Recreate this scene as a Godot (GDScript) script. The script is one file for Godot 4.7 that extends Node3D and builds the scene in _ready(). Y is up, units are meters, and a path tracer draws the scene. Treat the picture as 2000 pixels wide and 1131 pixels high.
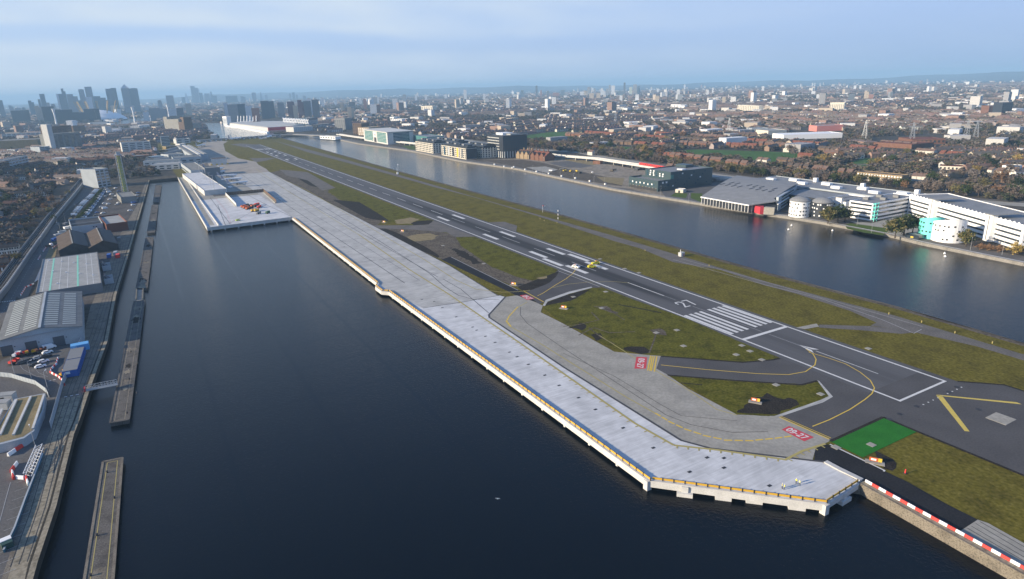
extends Node3D

# A mesh under construction: flat-shaded faces with metre-scaled UVs and vertex colours (linear values).
class MB:
	var v := PackedVector3Array()
	var n := PackedVector3Array()
	var u := PackedVector2Array()
	var c := PackedColorArray()
	var col := Color.WHITE
	var xf := Transform3D.IDENTITY
	func tri(a: Vector3, b: Vector3, d: Vector3) -> void:
		a = xf * a
		b = xf * b
		d = xf * d
		var nn := (b - a).cross(d - a).normalized()
		var t := Vector3(1, 0, 0)
		var s := Vector3(0, 0, 1)
		if absf(nn.y) < 0.7:
			t = Vector3.UP.cross(nn).normalized()
			s = Vector3.DOWN
		for p in [a, d, b]:
			v.append(p)
			n.append(nn)
			u.append(Vector2(p.dot(t), p.dot(s)))
			c.append(col)
	func quad(a: Vector3, b: Vector3, d: Vector3, e: Vector3) -> void:
		tri(a, b, d)
		tri(a, d, e)
	# box from centre of base
	func box(cx: float, y0: float, cz: float, w: float, h: float, d: float, bottom := false) -> void:
		var x0 := cx - w / 2
		var x1 := cx + w / 2
		var z0 := cz - d / 2
		var z1 := cz + d / 2
		var y1 := y0 + h
		var A := Vector3(x0, y0, z1)
		var B := Vector3(x1, y0, z1)
		var C := Vector3(x1, y0, z0)
		var D := Vector3(x0, y0, z0)
		var E := Vector3(x0, y1, z1)
		var F := Vector3(x1, y1, z1)
		var G := Vector3(x1, y1, z0)
		var H := Vector3(x0, y1, z0)
		quad(A, B, F, E)
		quad(B, C, G, F)
		quad(C, D, H, G)
		quad(D, A, E, H)
		quad(E, F, G, H)
		if bottom:
			quad(D, C, B, A)
	# bar between two points, square section
	func bar(a: Vector3, b: Vector3, w: float, h := -1.0) -> void:
		if h < 0:
			h = w
		var dir := (b - a).normalized()
		var up := Vector3.UP if absf(dir.y) < 0.95 else Vector3.RIGHT
		var s := dir.cross(up).normalized() * w / 2
		var t := s.cross(dir).normalized() * h / 2
		var p := [a - s - t, a + s - t, a + s + t, a - s + t]
		var q := [b - s - t, b + s - t, b + s + t, b - s + t]
		for i in 4:
			var j := (i + 1) % 4
			quad(p[i], p[j], q[j], q[i])
		quad(q[0], q[1], q[2], q[3])
		quad(p[3], p[2], p[1], p[0])
	# lathe-like tube of rings [y, r]
	func lathe(cx: float, cz: float, rings: Array, seg := 12, smooth := true) -> void:
		for i in rings.size() - 1:
			var y0: float = rings[i][0]
			var r0: float = rings[i][1]
			var y1: float = rings[i + 1][0]
			var r1: float = rings[i + 1][1]
			for k in seg:
				var a := TAU * k / seg
				var b := TAU * (k + 1) / seg
				var pa := Vector3(cos(a), 0, sin(a))
				var pb := Vector3(cos(b), 0, sin(b))
				var o := Vector3(cx, 0, cz)
				var at := v.size()
				if r0 > 0.001:
					tri(o + pa * r0 + Vector3.UP * y0, o + pb * r1 + Vector3.UP * y1, o + pb * r0 + Vector3.UP * y0)
				if r1 > 0.001:
					tri(o + pa * r0 + Vector3.UP * y0, o + pa * r1 + Vector3.UP * y1, o + pb * r1 + Vector3.UP * y1)
				if smooth:
					var sl := Vector2(y1 - y0, r0 - r1).normalized()
					for m in range(at, v.size()):
						var q := xf.affine_inverse() * v[m] - o
						q.y = 0
						if q.length() > 0.01:
							n[m] = (xf.basis * (q.normalized() * sl.x + Vector3.UP * sl.y)).normalized()
	# extruded outline given as flat [x, z, x, z ...]
	func prism(xz: Array, y0: float, y1: float, sides := true, top := true) -> void:
		var p := PackedVector2Array()
		for i in range(0, xz.size() - 1, 2):
			p.append(Vector2(xz[i], xz[i + 1]))
		if top:
			var t := Geometry2D.triangulate_polygon(p)
			if t.is_empty():
				p = Geometry2D.convex_hull(p)
				p.remove_at(p.size() - 1)
				t = Geometry2D.triangulate_polygon(p)
			for i in range(0, t.size(), 3):
				var a := Vector3(p[t[i]].x, y1, p[t[i]].y)
				var b := Vector3(p[t[i + 1]].x, y1, p[t[i + 1]].y)
				var d := Vector3(p[t[i + 2]].x, y1, p[t[i + 2]].y)
				if (b - a).cross(d - a).y > 0:
					tri(a, b, d)
				else:
					tri(a, d, b)
		if sides:
			var area := 0.0
			for i in p.size():
				area += p[i].cross(p[(i + 1) % p.size()])
			for i in p.size():
				var a := p[i]
				var b := p[(i + 1) % p.size()]
				if area > 0:
					var s := a
					a = b
					b = s
				quad(Vector3(a.x, y0, a.y), Vector3(b.x, y0, b.y), Vector3(b.x, y1, b.y), Vector3(a.x, y1, a.y))
	# flat strip along a line of [x, z ...]
	func ribbon(xz: Array, w: float, y: float, shift := 0.0) -> void:
		var p := PackedVector2Array()
		for i in range(0, xz.size() - 1, 2):
			p.append(Vector2(xz[i], xz[i + 1]))
		var l := []
		var r := []
		for i in p.size():
			var d0 := (p[i] - p[maxi(i - 1, 0)]).normalized()
			var d1 := (p[mini(i + 1, p.size() - 1)] - p[i]).normalized()
			var d := (d0 + d1).normalized()
			var m := Vector2(-d.y, d.x)
			var k := 1.0 / maxf(0.5, absf(m.dot(Vector2(-d1.y, d1.x) if d1 != Vector2.ZERO else m)))
			l.append(p[i] + m * (shift - w / 2) * k)
			r.append(p[i] + m * (shift + w / 2) * k)
		for i in p.size() - 1:
			quad(Vector3(l[i].x, y, l[i].y), Vector3(r[i].x, y, r[i].y), Vector3(r[i + 1].x, y, r[i + 1].y), Vector3(l[i + 1].x, y, l[i + 1].y))
	# vertical wall along a line with thickness
	func wall(xz: Array, w: float, y0: float, y1: float) -> void:
		for i in range(0, xz.size() - 3, 2):
			var a := Vector3(xz[i], (y0 + y1) / 2, xz[i + 1])
			var b := Vector3(xz[i + 2], (y0 + y1) / 2, xz[i + 3])
			bar(a, b, w, y1 - y0)
	func done(m: Material) -> ArrayMesh:
		var a := []
		a.resize(Mesh.ARRAY_MAX)
		a[Mesh.ARRAY_VERTEX] = v
		a[Mesh.ARRAY_NORMAL] = n
		a[Mesh.ARRAY_TEX_UV] = u
		a[Mesh.ARRAY_TEX_UV2] = u
		a[Mesh.ARRAY_COLOR] = c
		var r := ArrayMesh.new()
		r.add_surface_from_arrays(Mesh.PRIMITIVE_TRIANGLES, a)
		r.surface_set_material(0, m)
		return r

var M := {}
var taken := {}
var shared := {}
var rng := RandomNumberGenerator.new()

func numbered(s: String) -> String:
	if not taken.has(s):
		taken[s] = 0
		return s
	taken[s] += 1
	return "%s_%03d" % [s, taken[s]]

func tag(o: Node3D, label := "", category := "", group := "", kind := "") -> Node3D:
	if label:
		o.set_meta("label", label)
	if category:
		o.set_meta("category", category)
	if group:
		o.set_meta("group", group)
	if kind:
		o.set_meta("kind", kind)
	return o

func thing(called: String, label: String, category: String, x := 0.0, z := 0.0, turn := 0.0, group := "", y := 0.0) -> Node3D:
	var o := Node3D.new()
	o.name = numbered(called)
	add_child(o)
	o.position = Vector3(x, y, z)
	o.rotation.y = turn
	return tag(o, label, category, group)

func part(called: String, m: Mesh, parent: Node3D, at := Vector3.ZERO, turn := 0.0) -> MeshInstance3D:
	var o := MeshInstance3D.new()
	o.name = called
	o.mesh = m
	o.position = at
	o.rotation.y = turn
	parent.add_child(o, true)
	return o

func top(called: String, m: Mesh, label := "", category := "", group := "", kind := "") -> MeshInstance3D:
	var o := MeshInstance3D.new()
	o.name = numbered(called)
	o.mesh = m
	add_child(o)
	tag(o, label, category, group, kind)
	return o

func copy(src: Node3D, x: float, z: float, turn := 0.0, label := "", group := "", y := 0.0) -> Node3D:
	var o: Node3D = src.duplicate()
	o.name = numbered(String(src.name).rstrip("0123456789").trim_suffix("_"))
	add_child(o)
	o.position = Vector3(x, y, z)
	o.rotation = Vector3(0, turn, 0)
	if label:
		o.set_meta("label", label)
	if group:
		o.set_meta("group", group)
	return o

# a piece of the setting: a named node whose children are its sheets and marks
func setting(called: String, parent: Node3D = null) -> Node3D:
	var o := Node3D.new()
	o.name = numbered(called)
	(parent if parent else self).add_child(o, true)
	o.set_meta("kind", "structure")
	return o

# the same outline with an uneven edge, as turf and earth have
func rough(xz: Array, amp: float, step := 2.5) -> Array:
	var out := []
	var n := FastNoiseLite.new()
	n.seed = 8
	n.frequency = 0.21
	for i in range(0, xz.size(), 2):
		var a := Vector2(xz[i], xz[i + 1])
		var b := Vector2(xz[(i + 2) % xz.size()], xz[(i + 3) % xz.size()])
		var k := maxi(1, int(a.distance_to(b) / step))
		for j in k:
			var p := a.lerp(b, float(j) / k)
			out.append_array([p.x + amp * n.get_noise_2d(p.x * 2.0, p.y * 2.0) * 2.0, p.y + amp * n.get_noise_2d(p.x * 2.0 + 70.0, p.y * 2.0) * 2.0])
	return out

# which of the named places lies nearest: [[x, z, words], ...]
func place(list: Array, x: float, z: float) -> String:
	var best := 1e12
	var words := ""
	for e in list:
		var d := Vector2(x - e[0], z - e[1]).length_squared()
		if d < best:
			best = d
			words = e[2]
	return words

func sheet(called: String, parent: Node3D, xz: Array, y: float, m: Material) -> MeshInstance3D:
	var b := MB.new()
	if called == "earth":
		xz = rough(xz, 1.3)
	elif called == "grass" and xz.size() < 60 and parent.name != &"ground":
		xz = rough(xz, 0.35)
	b.prism(xz, y, y, false)
	return part(called, b.done(m), parent)

func strip(called: String, parent: Node3D, xz: Array, w: float, y: float, m: Material, shift := 0.0) -> MeshInstance3D:
	var b := MB.new()
	b.ribbon(xz, w, y, shift)
	return part(called, b.done(m), parent)

# points every step along a line: [[x, z, heading], ...]
func along(xz: Array, step: float, start := 0.0) -> Array:
	var out := []
	var need := start
	for i in range(0, xz.size() - 3, 2):
		var a := Vector2(xz[i], xz[i + 1])
		var b := Vector2(xz[i + 2], xz[i + 3])
		var l := a.distance_to(b)
		var d := (b - a) / maxf(l, 0.001)
		while need <= l:
			var p := a + d * need
			out.append([p.x, p.y, atan2(-d.y, d.x)])
			need += step
		need -= l
	return out

func lin(r: float, g: float, b: float) -> Color:
	return Color(r, g, b).linear_to_srgb()

func mat(r: float, g: float, b: float, rough := 0.85, metal := 0.0, spec := 0.5) -> StandardMaterial3D:
	var m := StandardMaterial3D.new()
	m.albedo_color = lin(r, g, b)
	m.roughness = rough
	m.metallic = metal
	m.metallic_specular = spec
	return m

func noise_tex(freq: float, cols: Array, seed_ := 1, oct := 4, size := 512, stops: Array = []) -> NoiseTexture2D:
	var t := NoiseTexture2D.new()
	var n := FastNoiseLite.new()
	n.noise_type = FastNoiseLite.TYPE_SIMPLEX_SMOOTH
	n.frequency = freq
	n.fractal_octaves = oct
	n.seed = seed_
	t.noise = n
	t.width = size
	t.height = size
	t.seamless = true
	t.generate_mipmaps = false
	var g := Gradient.new()
	var off := PackedFloat32Array()
	var cc := PackedColorArray()
	for i in cols.size():
		off.append(stops[i] if stops.size() else float(i) / (cols.size() - 1))
		cc.append(lin(cols[i][0], cols[i][1], cols[i][2]))
	g.offsets = off
	g.colors = cc
	t.color_ramp = g
	return t

# ground-like material: fine noise every `fine` metres, coarse multiply every `coarse` metres
func ground_mat(cols: Array, fine: float, coarse: float, rough := 0.95, seed_ := 1, freq := 0.03, lo := 0.72) -> StandardMaterial3D:
	var m := StandardMaterial3D.new()
	m.albedo_texture = noise_tex(freq, cols, seed_)
	m.uv1_scale = Vector3(1.0 / fine, 1.0 / fine, 1)
	m.detail_enabled = true
	m.detail_uv_layer = BaseMaterial3D.DETAIL_UV_2
	m.detail_blend_mode = BaseMaterial3D.BLEND_MODE_MUL
	if not shared.has(lo):
		shared[lo] = noise_tex(0.012, [[lo, lo, lo], [0.9, 0.9, 0.88], [1, 1, 1]], 7)
	m.detail_albedo = shared[lo]
	m.uv2_scale = Vector3(1.0 / coarse, 1.0 / coarse, 1)
	m.roughness = rough
	m.metallic_specular = 0.2
	return m

func _ready() -> void:
	# camera, 110 m above the dock, looking along the runway
	var cam := Camera3D.new()
	cam.name = "camera"
	add_child(cam)
	cam.transform = Transform3D(Basis(Vector3.UP, -0.5168) * Basis(Vector3.RIGHT, -0.3047) * Basis(Vector3.BACK, -0.0276), Vector3(-234.12, 109.69, 180.42))
	cam.fov = 48.34
	cam.near = 1.0
	cam.far = 60000.0
	cam.current = true
	var env := Environment.new()
	env.background_mode = Environment.BG_SKY
	env.sky = Sky.new()
	var pano := PanoramaSkyMaterial.new()
	pano.panorama = sky_picture()
	env.sky.sky_material = pano
	env.background_energy_multiplier = 0.66
	env.tonemap_mode = Environment.TONE_MAPPER_LINEAR
	env.tonemap_exposure = 1.65
	env.sdfgi_enabled = true
	env.ssao_enabled = true
	env.ssil_enabled = true
	env.fog_enabled = true
	env.fog_density = 0.0001
	env.fog_light_color = lin(0.44, 0.72, 1.0)
	var we := WorldEnvironment.new()
	we.name = "environment"
	we.environment = env
	add_child(we)
	var sun := DirectionalLight3D.new()
	sun.name = "sun"
	add_child(sun)
	sun.look_at_from_position(Vector3.ZERO, Vector3(0.943, -0.30, 0.166))
	sun.light_energy = 1.6
	sun.light_color = Color(1.0, 0.93, 0.82)
	sun.light_angular_distance = 0.5
	sun.shadow_enabled = true
	rng.seed = 20240

	materials()
	land_and_water()
	airfield()
	deck()
	markings()
	make_cars()
	make_trees()
	make_lamps()
	make_barrier_units()
	jetties()
	south_side()
	terminal()
	aircraft_and_vehicles()
	north_side()
	later()

func sky_picture() -> ImageTexture:
	var w := 1024
	var h := 512
	var im := Image.create_empty(w, h, false, Image.FORMAT_RGBF)
	var n := FastNoiseLite.new()
	n.noise_type = FastNoiseLite.TYPE_SIMPLEX_SMOOTH
	n.frequency = 1.0
	n.fractal_octaves = 5
	n.seed = 12
	var sun_az := deg_to_rad(-80.0)
	for y in h:
		var el := (0.5 - (y + 0.5) / h) * PI
		var se := sin(maxf(el, 0.0))
		var up := 1.0 - pow(1.0 - se, 3.0)
		for x in w:
			var az := wrapf((x + 0.5) / w * TAU, -PI, PI)
			var near := pow((cos(az - sun_az) + 1.0) / 2.0, 1.1)
			var hor := Vector3(0.335, 0.465, 0.70).lerp(Vector3(0.60, 0.71, 0.80), near)
			var mid := Vector3(0.385, 0.53, 0.82).lerp(Vector3(0.50, 0.665, 0.88), near)
			var zen := Vector3(0.11, 0.22, 0.50)
			var c := hor.lerp(mid, smoothstep(0.0, 0.10, se))
			c = c.lerp(Vector3(0.20, 0.36, 0.70), smoothstep(0.10, 0.36, se))
			c = c.lerp(zen, smoothstep(0.36, 1.0, se))
			if el > 0.0:
				# thin sheets and streaks of high cloud, thickest towards the sun, with a clear blue lane between two of them
				var e := rad_to_deg(el) + n.get_noise_2d(az * 2.2, rad_to_deg(el) * 0.16) * 0.9 + (az + 0.14) * 1.0
				var side := smoothstep(1.0, -0.1, absf(az + 0.6) - 0.75)
				var lanes := smoothstep(4.6, 5.3, e) * (1.0 - smoothstep(11.0, 26.0, e)) + 0.8 * smoothstep(0.2, 1.2, e) * (1.0 - smoothstep(3.1, 4.0, e))
				var fine := n.get_noise_2d(az * 5.0 + 3.0, rad_to_deg(el) * 0.55 + az * 1.4) * 0.5 + 0.62
				var cover := clampf(side * lanes * fine * 1.25, 0.0, 1.0) + 0.16 * clampf(n.get_noise_2d(az * 3.0 + 40.0, rad_to_deg(el) * 0.3) + 0.2, 0.0, 1.0) * (1.0 - smoothstep(10.0, 25.0, e))
				c = c.lerp(Vector3(0.60, 0.70, 0.83) + Vector3(0.07, 0.06, 0.02) * near, clampf(cover, 0.0, 1.0) * 0.85)
			im.set_pixel(x, y, Color(c.x, c.y, c.z))
	return ImageTexture.create_from_image(im)

func materials() -> void:
	M.land = ground_mat([[0.035, 0.032, 0.028], [0.075, 0.066, 0.055], [0.11, 0.095, 0.08], [0.055, 0.06, 0.035]], 90.0, 700.0, 0.95, 3, 0.02, 0.6)
	M.yard = ground_mat([[0.075, 0.07, 0.068], [0.11, 0.10, 0.095], [0.15, 0.14, 0.13]], 30.0, 160.0, 0.93, 31, 0.02, 0.6)
	M.grass = ground_mat([[0.06, 0.053, 0.008], [0.115, 0.10, 0.014], [0.15, 0.125, 0.022], [0.22, 0.18, 0.055]], 31.0, 90.0, 0.95, 5, 0.035, 0.6)
	M.green = ground_mat([[0.045, 0.048, 0.005], [0.09, 0.09, 0.009], [0.12, 0.112, 0.016], [0.19, 0.155, 0.045]], 27.0, 55.0, 0.95, 6, 0.035, 0.5)
	M.park = ground_mat([[0.05, 0.115, 0.03], [0.065, 0.14, 0.035], [0.085, 0.15, 0.045]], 20.0, 200.0, 0.95, 8, 0.03, 0.75)
	M.lawn = ground_mat([[0.06, 0.10, 0.02], [0.085, 0.125, 0.025], [0.11, 0.14, 0.035]], 14.0, 60.0, 0.95, 9, 0.03, 0.75)
	M.turf = ground_mat([[0.02, 0.135, 0.018], [0.026, 0.16, 0.022], [0.035, 0.18, 0.03]], 10.0, 40.0, 0.9, 10, 0.03, 0.8)
	M.dirt = ground_mat([[0.045, 0.036, 0.029], [0.10, 0.083, 0.066], [0.165, 0.14, 0.11], [0.07, 0.058, 0.047]], 24.0, 60.0, 0.97, 11, 0.022, 0.55)
	M.darkdirt = ground_mat([[0.014, 0.012, 0.012], [0.035, 0.03, 0.026], [0.07, 0.06, 0.05]], 12.0, 40.0, 0.97, 12, 0.03, 0.6)
	M.tan = ground_mat([[0.20, 0.165, 0.09], [0.26, 0.21, 0.12], [0.30, 0.25, 0.15]], 12.0, 40.0, 0.95, 13, 0.03, 0.7)
	M.asphalt = ground_mat([[0.082, 0.08, 0.084], [0.097, 0.094, 0.097], [0.11, 0.107, 0.11]], 14.0, 120.0, 0.9, 14, 0.03, 0.78)
	M.oldasphalt = ground_mat([[0.12, 0.11, 0.105], [0.16, 0.148, 0.138], [0.20, 0.185, 0.165]], 16.0, 80.0, 0.93, 15, 0.03, 0.72)
	M.black = ground_mat([[0.018, 0.018, 0.021], [0.026, 0.026, 0.029], [0.036, 0.036, 0.039]], 12.0, 60.0, 0.8, 16, 0.03, 0.75)
	M.road = ground_mat([[0.105, 0.10, 0.10], [0.135, 0.13, 0.128], [0.17, 0.16, 0.155]], 14.0, 90.0, 0.9, 17, 0.03, 0.75)
	M.apron = ground_mat([[0.30, 0.265, 0.23], [0.36, 0.325, 0.285], [0.42, 0.38, 0.335]], 26.0, 150.0, 0.9, 18, 0.02, 0.72)
	M.oldcon = ground_mat([[0.30, 0.285, 0.255], [0.345, 0.33, 0.295], [0.40, 0.38, 0.34]], 22.0, 70.0, 0.9, 19, 0.025, 0.74)
	M.newcon = slab_mat(0.555, 0.56, 0.565, 21, 0.13)
	M.taxicon = slab_mat(0.43, 0.425, 0.405, 22, 0.24)
	M.stone = ground_mat([[0.13, 0.115, 0.09], [0.25, 0.22, 0.165], [0.34, 0.30, 0.23], [0.20, 0.18, 0.14]], 26.0, 40.0, 0.93, 23, 0.03, 0.6)
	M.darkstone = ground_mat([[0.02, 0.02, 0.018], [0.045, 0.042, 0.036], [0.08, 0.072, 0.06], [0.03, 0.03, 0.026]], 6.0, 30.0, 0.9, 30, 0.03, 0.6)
	M.quay = ground_mat([[0.085, 0.075, 0.065], [0.17, 0.15, 0.125], [0.26, 0.23, 0.185], [0.11, 0.10, 0.085]], 9.0, 45.0, 0.93, 24, 0.03, 0.55)
	M.jetty = ground_mat([[0.09, 0.082, 0.076], [0.135, 0.125, 0.115], [0.20, 0.185, 0.165]], 9.0, 32.0, 0.93, 25, 0.03, 0.55)
	M.wallcon = ground_mat([[0.52, 0.515, 0.50], [0.60, 0.595, 0.58], [0.66, 0.655, 0.64]], 8.0, 30.0, 0.85, 26, 0.03, 0.8)
	M.fascia = ground_mat([[0.42, 0.42, 0.41], [0.50, 0.50, 0.49], [0.56, 0.56, 0.55]], 6.0, 25.0, 0.85, 27, 0.03, 0.8)
	M.white = mat(0.80, 0.80, 0.79, 0.6)
	M.paint = ground_mat([[0.50, 0.50, 0.50], [0.66, 0.66, 0.65], [0.74, 0.74, 0.73]], 2.5, 20.0, 0.75, 28, 0.04, 0.85)
	M.faint = mat(0.33, 0.33, 0.33, 0.85)
	M.yellow = mat(0.62, 0.43, 0.045, 0.7)
	M.dullyellow = mat(0.36, 0.30, 0.10, 0.8)
	M.chevron = ground_mat([[0.52, 0.40, 0.10], [0.62, 0.48, 0.12], [0.68, 0.54, 0.16]], 3.0, 20.0, 0.8, 29, 0.04, 0.85)
	M.railing = mat(0.56, 0.33, 0.03, 0.55)
	M.redpaint = mat(0.50, 0.045, 0.06, 0.75)
	M.red = mat(0.62, 0.04, 0.03, 0.6)
	M.orange = mat(0.5, 0.10, 0.02, 0.6)
	M.dark = mat(0.025, 0.025, 0.028, 0.7)
	M.joint = mat(0.05, 0.05, 0.055, 0.9)
	M.grey = mat(0.32, 0.33, 0.34, 0.7)
	M.midgrey = mat(0.18, 0.185, 0.19, 0.7)
	M.steel = mat(0.42, 0.44, 0.46, 0.45, 0.3)
	M.blue = mat(0.02, 0.10, 0.36, 0.6)
	M.glass = mat(0.03, 0.04, 0.05, 0.12, 0.0, 0.7)
	M.rubber = mat(0.015, 0.015, 0.016, 0.9)
	M.water = water_mat()

func water_mat() -> StandardMaterial3D:
	var m := mat(0.0008, 0.0022, 0.005, 0.05, 0.0, 0.26)
	var t := NoiseTexture2D.new()
	var n := FastNoiseLite.new()
	n.noise_type = FastNoiseLite.TYPE_SIMPLEX_SMOOTH
	n.frequency = 0.02
	n.fractal_octaves = 5
	n.fractal_gain = 0.62
	n.domain_warp_enabled = true
	n.domain_warp_amplitude = 12.0
	t.noise = n
	t.width = 1024
	t.height = 1024
	t.seamless = true
	t.as_normal_map = true
	t.bump_strength = 6.0
	m.normal_enabled = true
	m.normal_texture = t
	m.normal_scale = 0.5
	m.uv1_scale = Vector3(1.0 / 34.0, 1.0 / 30.0, 1)
	m.uv1_offset = Vector3(0.13, 0.4, 0)
	return m

func slab_mat(r: float, g: float, b: float, seed_: int, streak: float) -> StandardMaterial3D:
	# concrete bays 60 m x 60 m: brushed streaks across the taxiway, faint bay joints, blotches
	var n := FastNoiseLite.new()
	n.seed = seed_
	n.frequency = 1.0
	n.fractal_octaves = 3
	var s := 512
	var im := Image.create_empty(s, s, false, Image.FORMAT_RGB8)
	for y in s:
		for x in s:
			var fx := float(x) / s
			var fy := float(y) / s
			# torus coordinates keep the repeat seamless
			var a := n.get_noise_3d(cos(fx * TAU) * 0.8, sin(fx * TAU) * 0.8, 0.0 + absf(fy - 0.5) * 60.0)
			var bl := n.get_noise_3d(cos(fx * TAU) * 1.6, sin(fx * TAU) * 1.6 + cos(fy * TAU) * 1.6, sin(fy * TAU) * 1.6 + 9.0)
			var bay := float(hash(Vector2i(x / 64, y / 43) + Vector2i(seed_, 0)) % 1000) / 1000.0 - 0.5
			var k := 1.0 + a * streak * 1.3 + bl * 0.16 + bay * 0.10
			if y % 43 == 0 or x % 64 == 0:
				k *= 0.93
			im.set_pixel(x, y, lin(clampf(r * k, 0, 1), clampf(g * k, 0, 1), clampf(b * k, 0, 1)))
	var m := StandardMaterial3D.new()
	m.albedo_texture = ImageTexture.create_from_image(im)
	m.uv1_scale = Vector3(1.0 / 60.0, 1.0 / 60.0, 1)
	m.detail_enabled = true
	m.detail_uv_layer = BaseMaterial3D.DETAIL_UV_2
	m.detail_blend_mode = BaseMaterial3D.BLEND_MODE_MUL
	m.detail_albedo = noise_tex(0.014, [[0.8, 0.8, 0.8], [0.93, 0.93, 0.93], [1, 1, 1]], seed_ + 3)
	m.uv2_scale = Vector3(1.0 / 140.0, 1.0 / 230.0, 1)
	m.roughness = 0.85
	m.metallic_specular = 0.35
	return m

func land_and_water() -> void:
	var wt := MB.new()
	wt.prism([-420, 420, -40, 420, -40, -1000, -420, -1000], -3.2, -3.2, false)
	tag(top("dock_water", wt.done(M.water)), "", "", "", "structure")
	wt = MB.new()
	wt.prism([-30, 420, 330, 420, 330, -1750, -30, -1750], -2.0, -2.0, false)
	tag(top("dock_water", wt.done(M.water)), "", "", "", "structure")
	var g := setting("ground")
	var south := [-20000, 400, -276, 400, -275, 150]
	south.append_array([-273.4,4.6, -271.3,-20.6, -269.5,-66, -268.1,-80, -265.8,-110, -261,-163.9, -258.2,-245.8, -251.9,-344.6, -233,-661.5, -222.4,-843])
	south.append_array([-186, -847, -186, -1000, -20000, -1000])
	sheet("ground_sheet", g, south, -0.06, M.land)
	var strip_edge := [84, 400, 79, 68, 82, 12, 80, -63, 84, -214, 85, -286, 83.5, -458, 86, -707, 101, -1618, 95, -1640, -186, -1640, -186, -1000, -186, -847, -100, -846, -98, -430, -98, 58, -71.5, 91, -74, 140, -80, 400]
	sheet("grass", g, strip_edge, -0.06, M.grass)
	var west := [-20000, -1000, -186, -1000, -186, -1640, 95, -1640]
	west.append_array([88.7,-1575.4, 125.1,-1635.8, 176.8,-1628.4])
	west.append_array([300, -1700, 20000, -1700, 20000, -24000, -20000, -24000])
	sheet("ground_sheet", g, west, -0.06, M.land)
	var nq := [224, 400]
	nq.append_array([220.3,8, 225.2,-54.9, 231.5,-80.2, 233.3,-139.5, 222.2,-236.8, 214.1,-375.7, 227.6,-608.1, 211.3,-755.6, 218.2,-992, 195.6,-1237.4, 202.2,-1516.9, 179.4,-1639.4])
	var north := [20000, 400]
	north.append_array(nq)
	north.append_array([300, -1700, 20000, -1700])
	sheet("ground_sheet", g, north, -0.06, M.land)
	M.paleston = ground_mat([[0.17, 0.16, 0.145], [0.26, 0.245, 0.225], [0.34, 0.325, 0.30]], 14.0, 40.0, 0.93, 63, 0.03, 0.65)
	# quay walls round the docks
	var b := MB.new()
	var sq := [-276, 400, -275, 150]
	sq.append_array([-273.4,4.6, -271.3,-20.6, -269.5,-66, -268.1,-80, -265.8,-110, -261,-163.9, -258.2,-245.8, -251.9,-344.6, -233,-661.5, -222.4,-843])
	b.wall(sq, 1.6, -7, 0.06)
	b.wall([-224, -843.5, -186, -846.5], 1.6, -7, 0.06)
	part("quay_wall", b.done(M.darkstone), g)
	b = MB.new()
	b.wall(nq, 1.8, -7, 0.12)
	part("quay_wall", b.done(M.paleston), g)
	b = MB.new()
	b.wall([-80, 400, -74, 140, -71.5, 91.5], 1.8, -7, 0.1)
	b.wall([-72, 92, -98, 59], 1.6, -7, -0.1)
	b.wall([-98, 58, -98, -430], 1.6, -7, -0.1)
	b.wall([84, 400, 79, 68, 82, 12, 80, -63, 84, -214, 85, -286, 83.5, -458, 86, -707, 101, -1618], 1.4, -7, 0.0)
	part("quay_wall", b.done(M.quay), g)
	# rough stone slope under the runway side's edge
	b = MB.new()
	b.ribbon([82.5, 400, 77.5, 68, 80.5, 12, 78.5, -63, 82.5, -214, 83.5, -286, 82, -458, 84.5, -707, 99.5, -1618], 4.0, 0.0)
	part("stony_verge", b.done(M.dirt), g)
	# waterways beyond the airport
	var v := setting("dock_basin")
	sheet("water", v, [17.4,-2872.7, 97.8,-2687.4, 117.4,-2382.8, 130,-1906.3, 124.8,-1720.9, 53.1,-1668.4, -28.1,-1712.3, -21.8,-1997.1, -15.1,-2207.6, -6.6,-2412.1], 0.05, M.water)
	var r := setting("river")
	sheet("water", r, [-283.2,-2900.4, -209.3,-3087.4, -127.6,-3310.5, -63.2,-3536, -47.3,-3849.1, -141.2,-3963.6, -227.4,-3813.6, -281.2,-3330.6], 0.05, M.water)
	# low hills on the horizon
	var hills := MB.new()
	hills.col = Color.WHITE
	var p0 := Vector3.ZERO
	var prev := []
	for i in 71:
		var az := -0.30 + 1.7 * i / 70.0
		var d := 17500.0 + 1500.0 * sin(i * 0.7)
		var hgt := 95.0 * smoothstep(-0.02, 0.12, az) * (1.0 - 0.55 * smoothstep(0.5, 0.62, az)) + 28.0 * smoothstep(-0.3, 0.0, az) + 12.0 * sin(i * 1.7) + 8.0 * sin(i * 0.53 + 1.0)
		if az > 0.98:
			hgt += 45.0 * smoothstep(0.98, 1.1, az)
		hgt = maxf(hgt, 10.0)
		var dir := Vector3(sin(az), 0, -cos(az))
		var row := [dir * (d - 2500) - Vector3(0, 2, 0), dir * d + Vector3(0, hgt, 0), dir * (d + 2500) - Vector3(0, 2, 0)]
		if prev.size():
			hills.quad(prev[0], row[0], row[1], prev[1])
			hills.quad(prev[1], row[1], row[2], prev[2])
		prev = row
	tag(top("hills", hills.done(M.land)), "", "", "", "structure")

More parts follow.
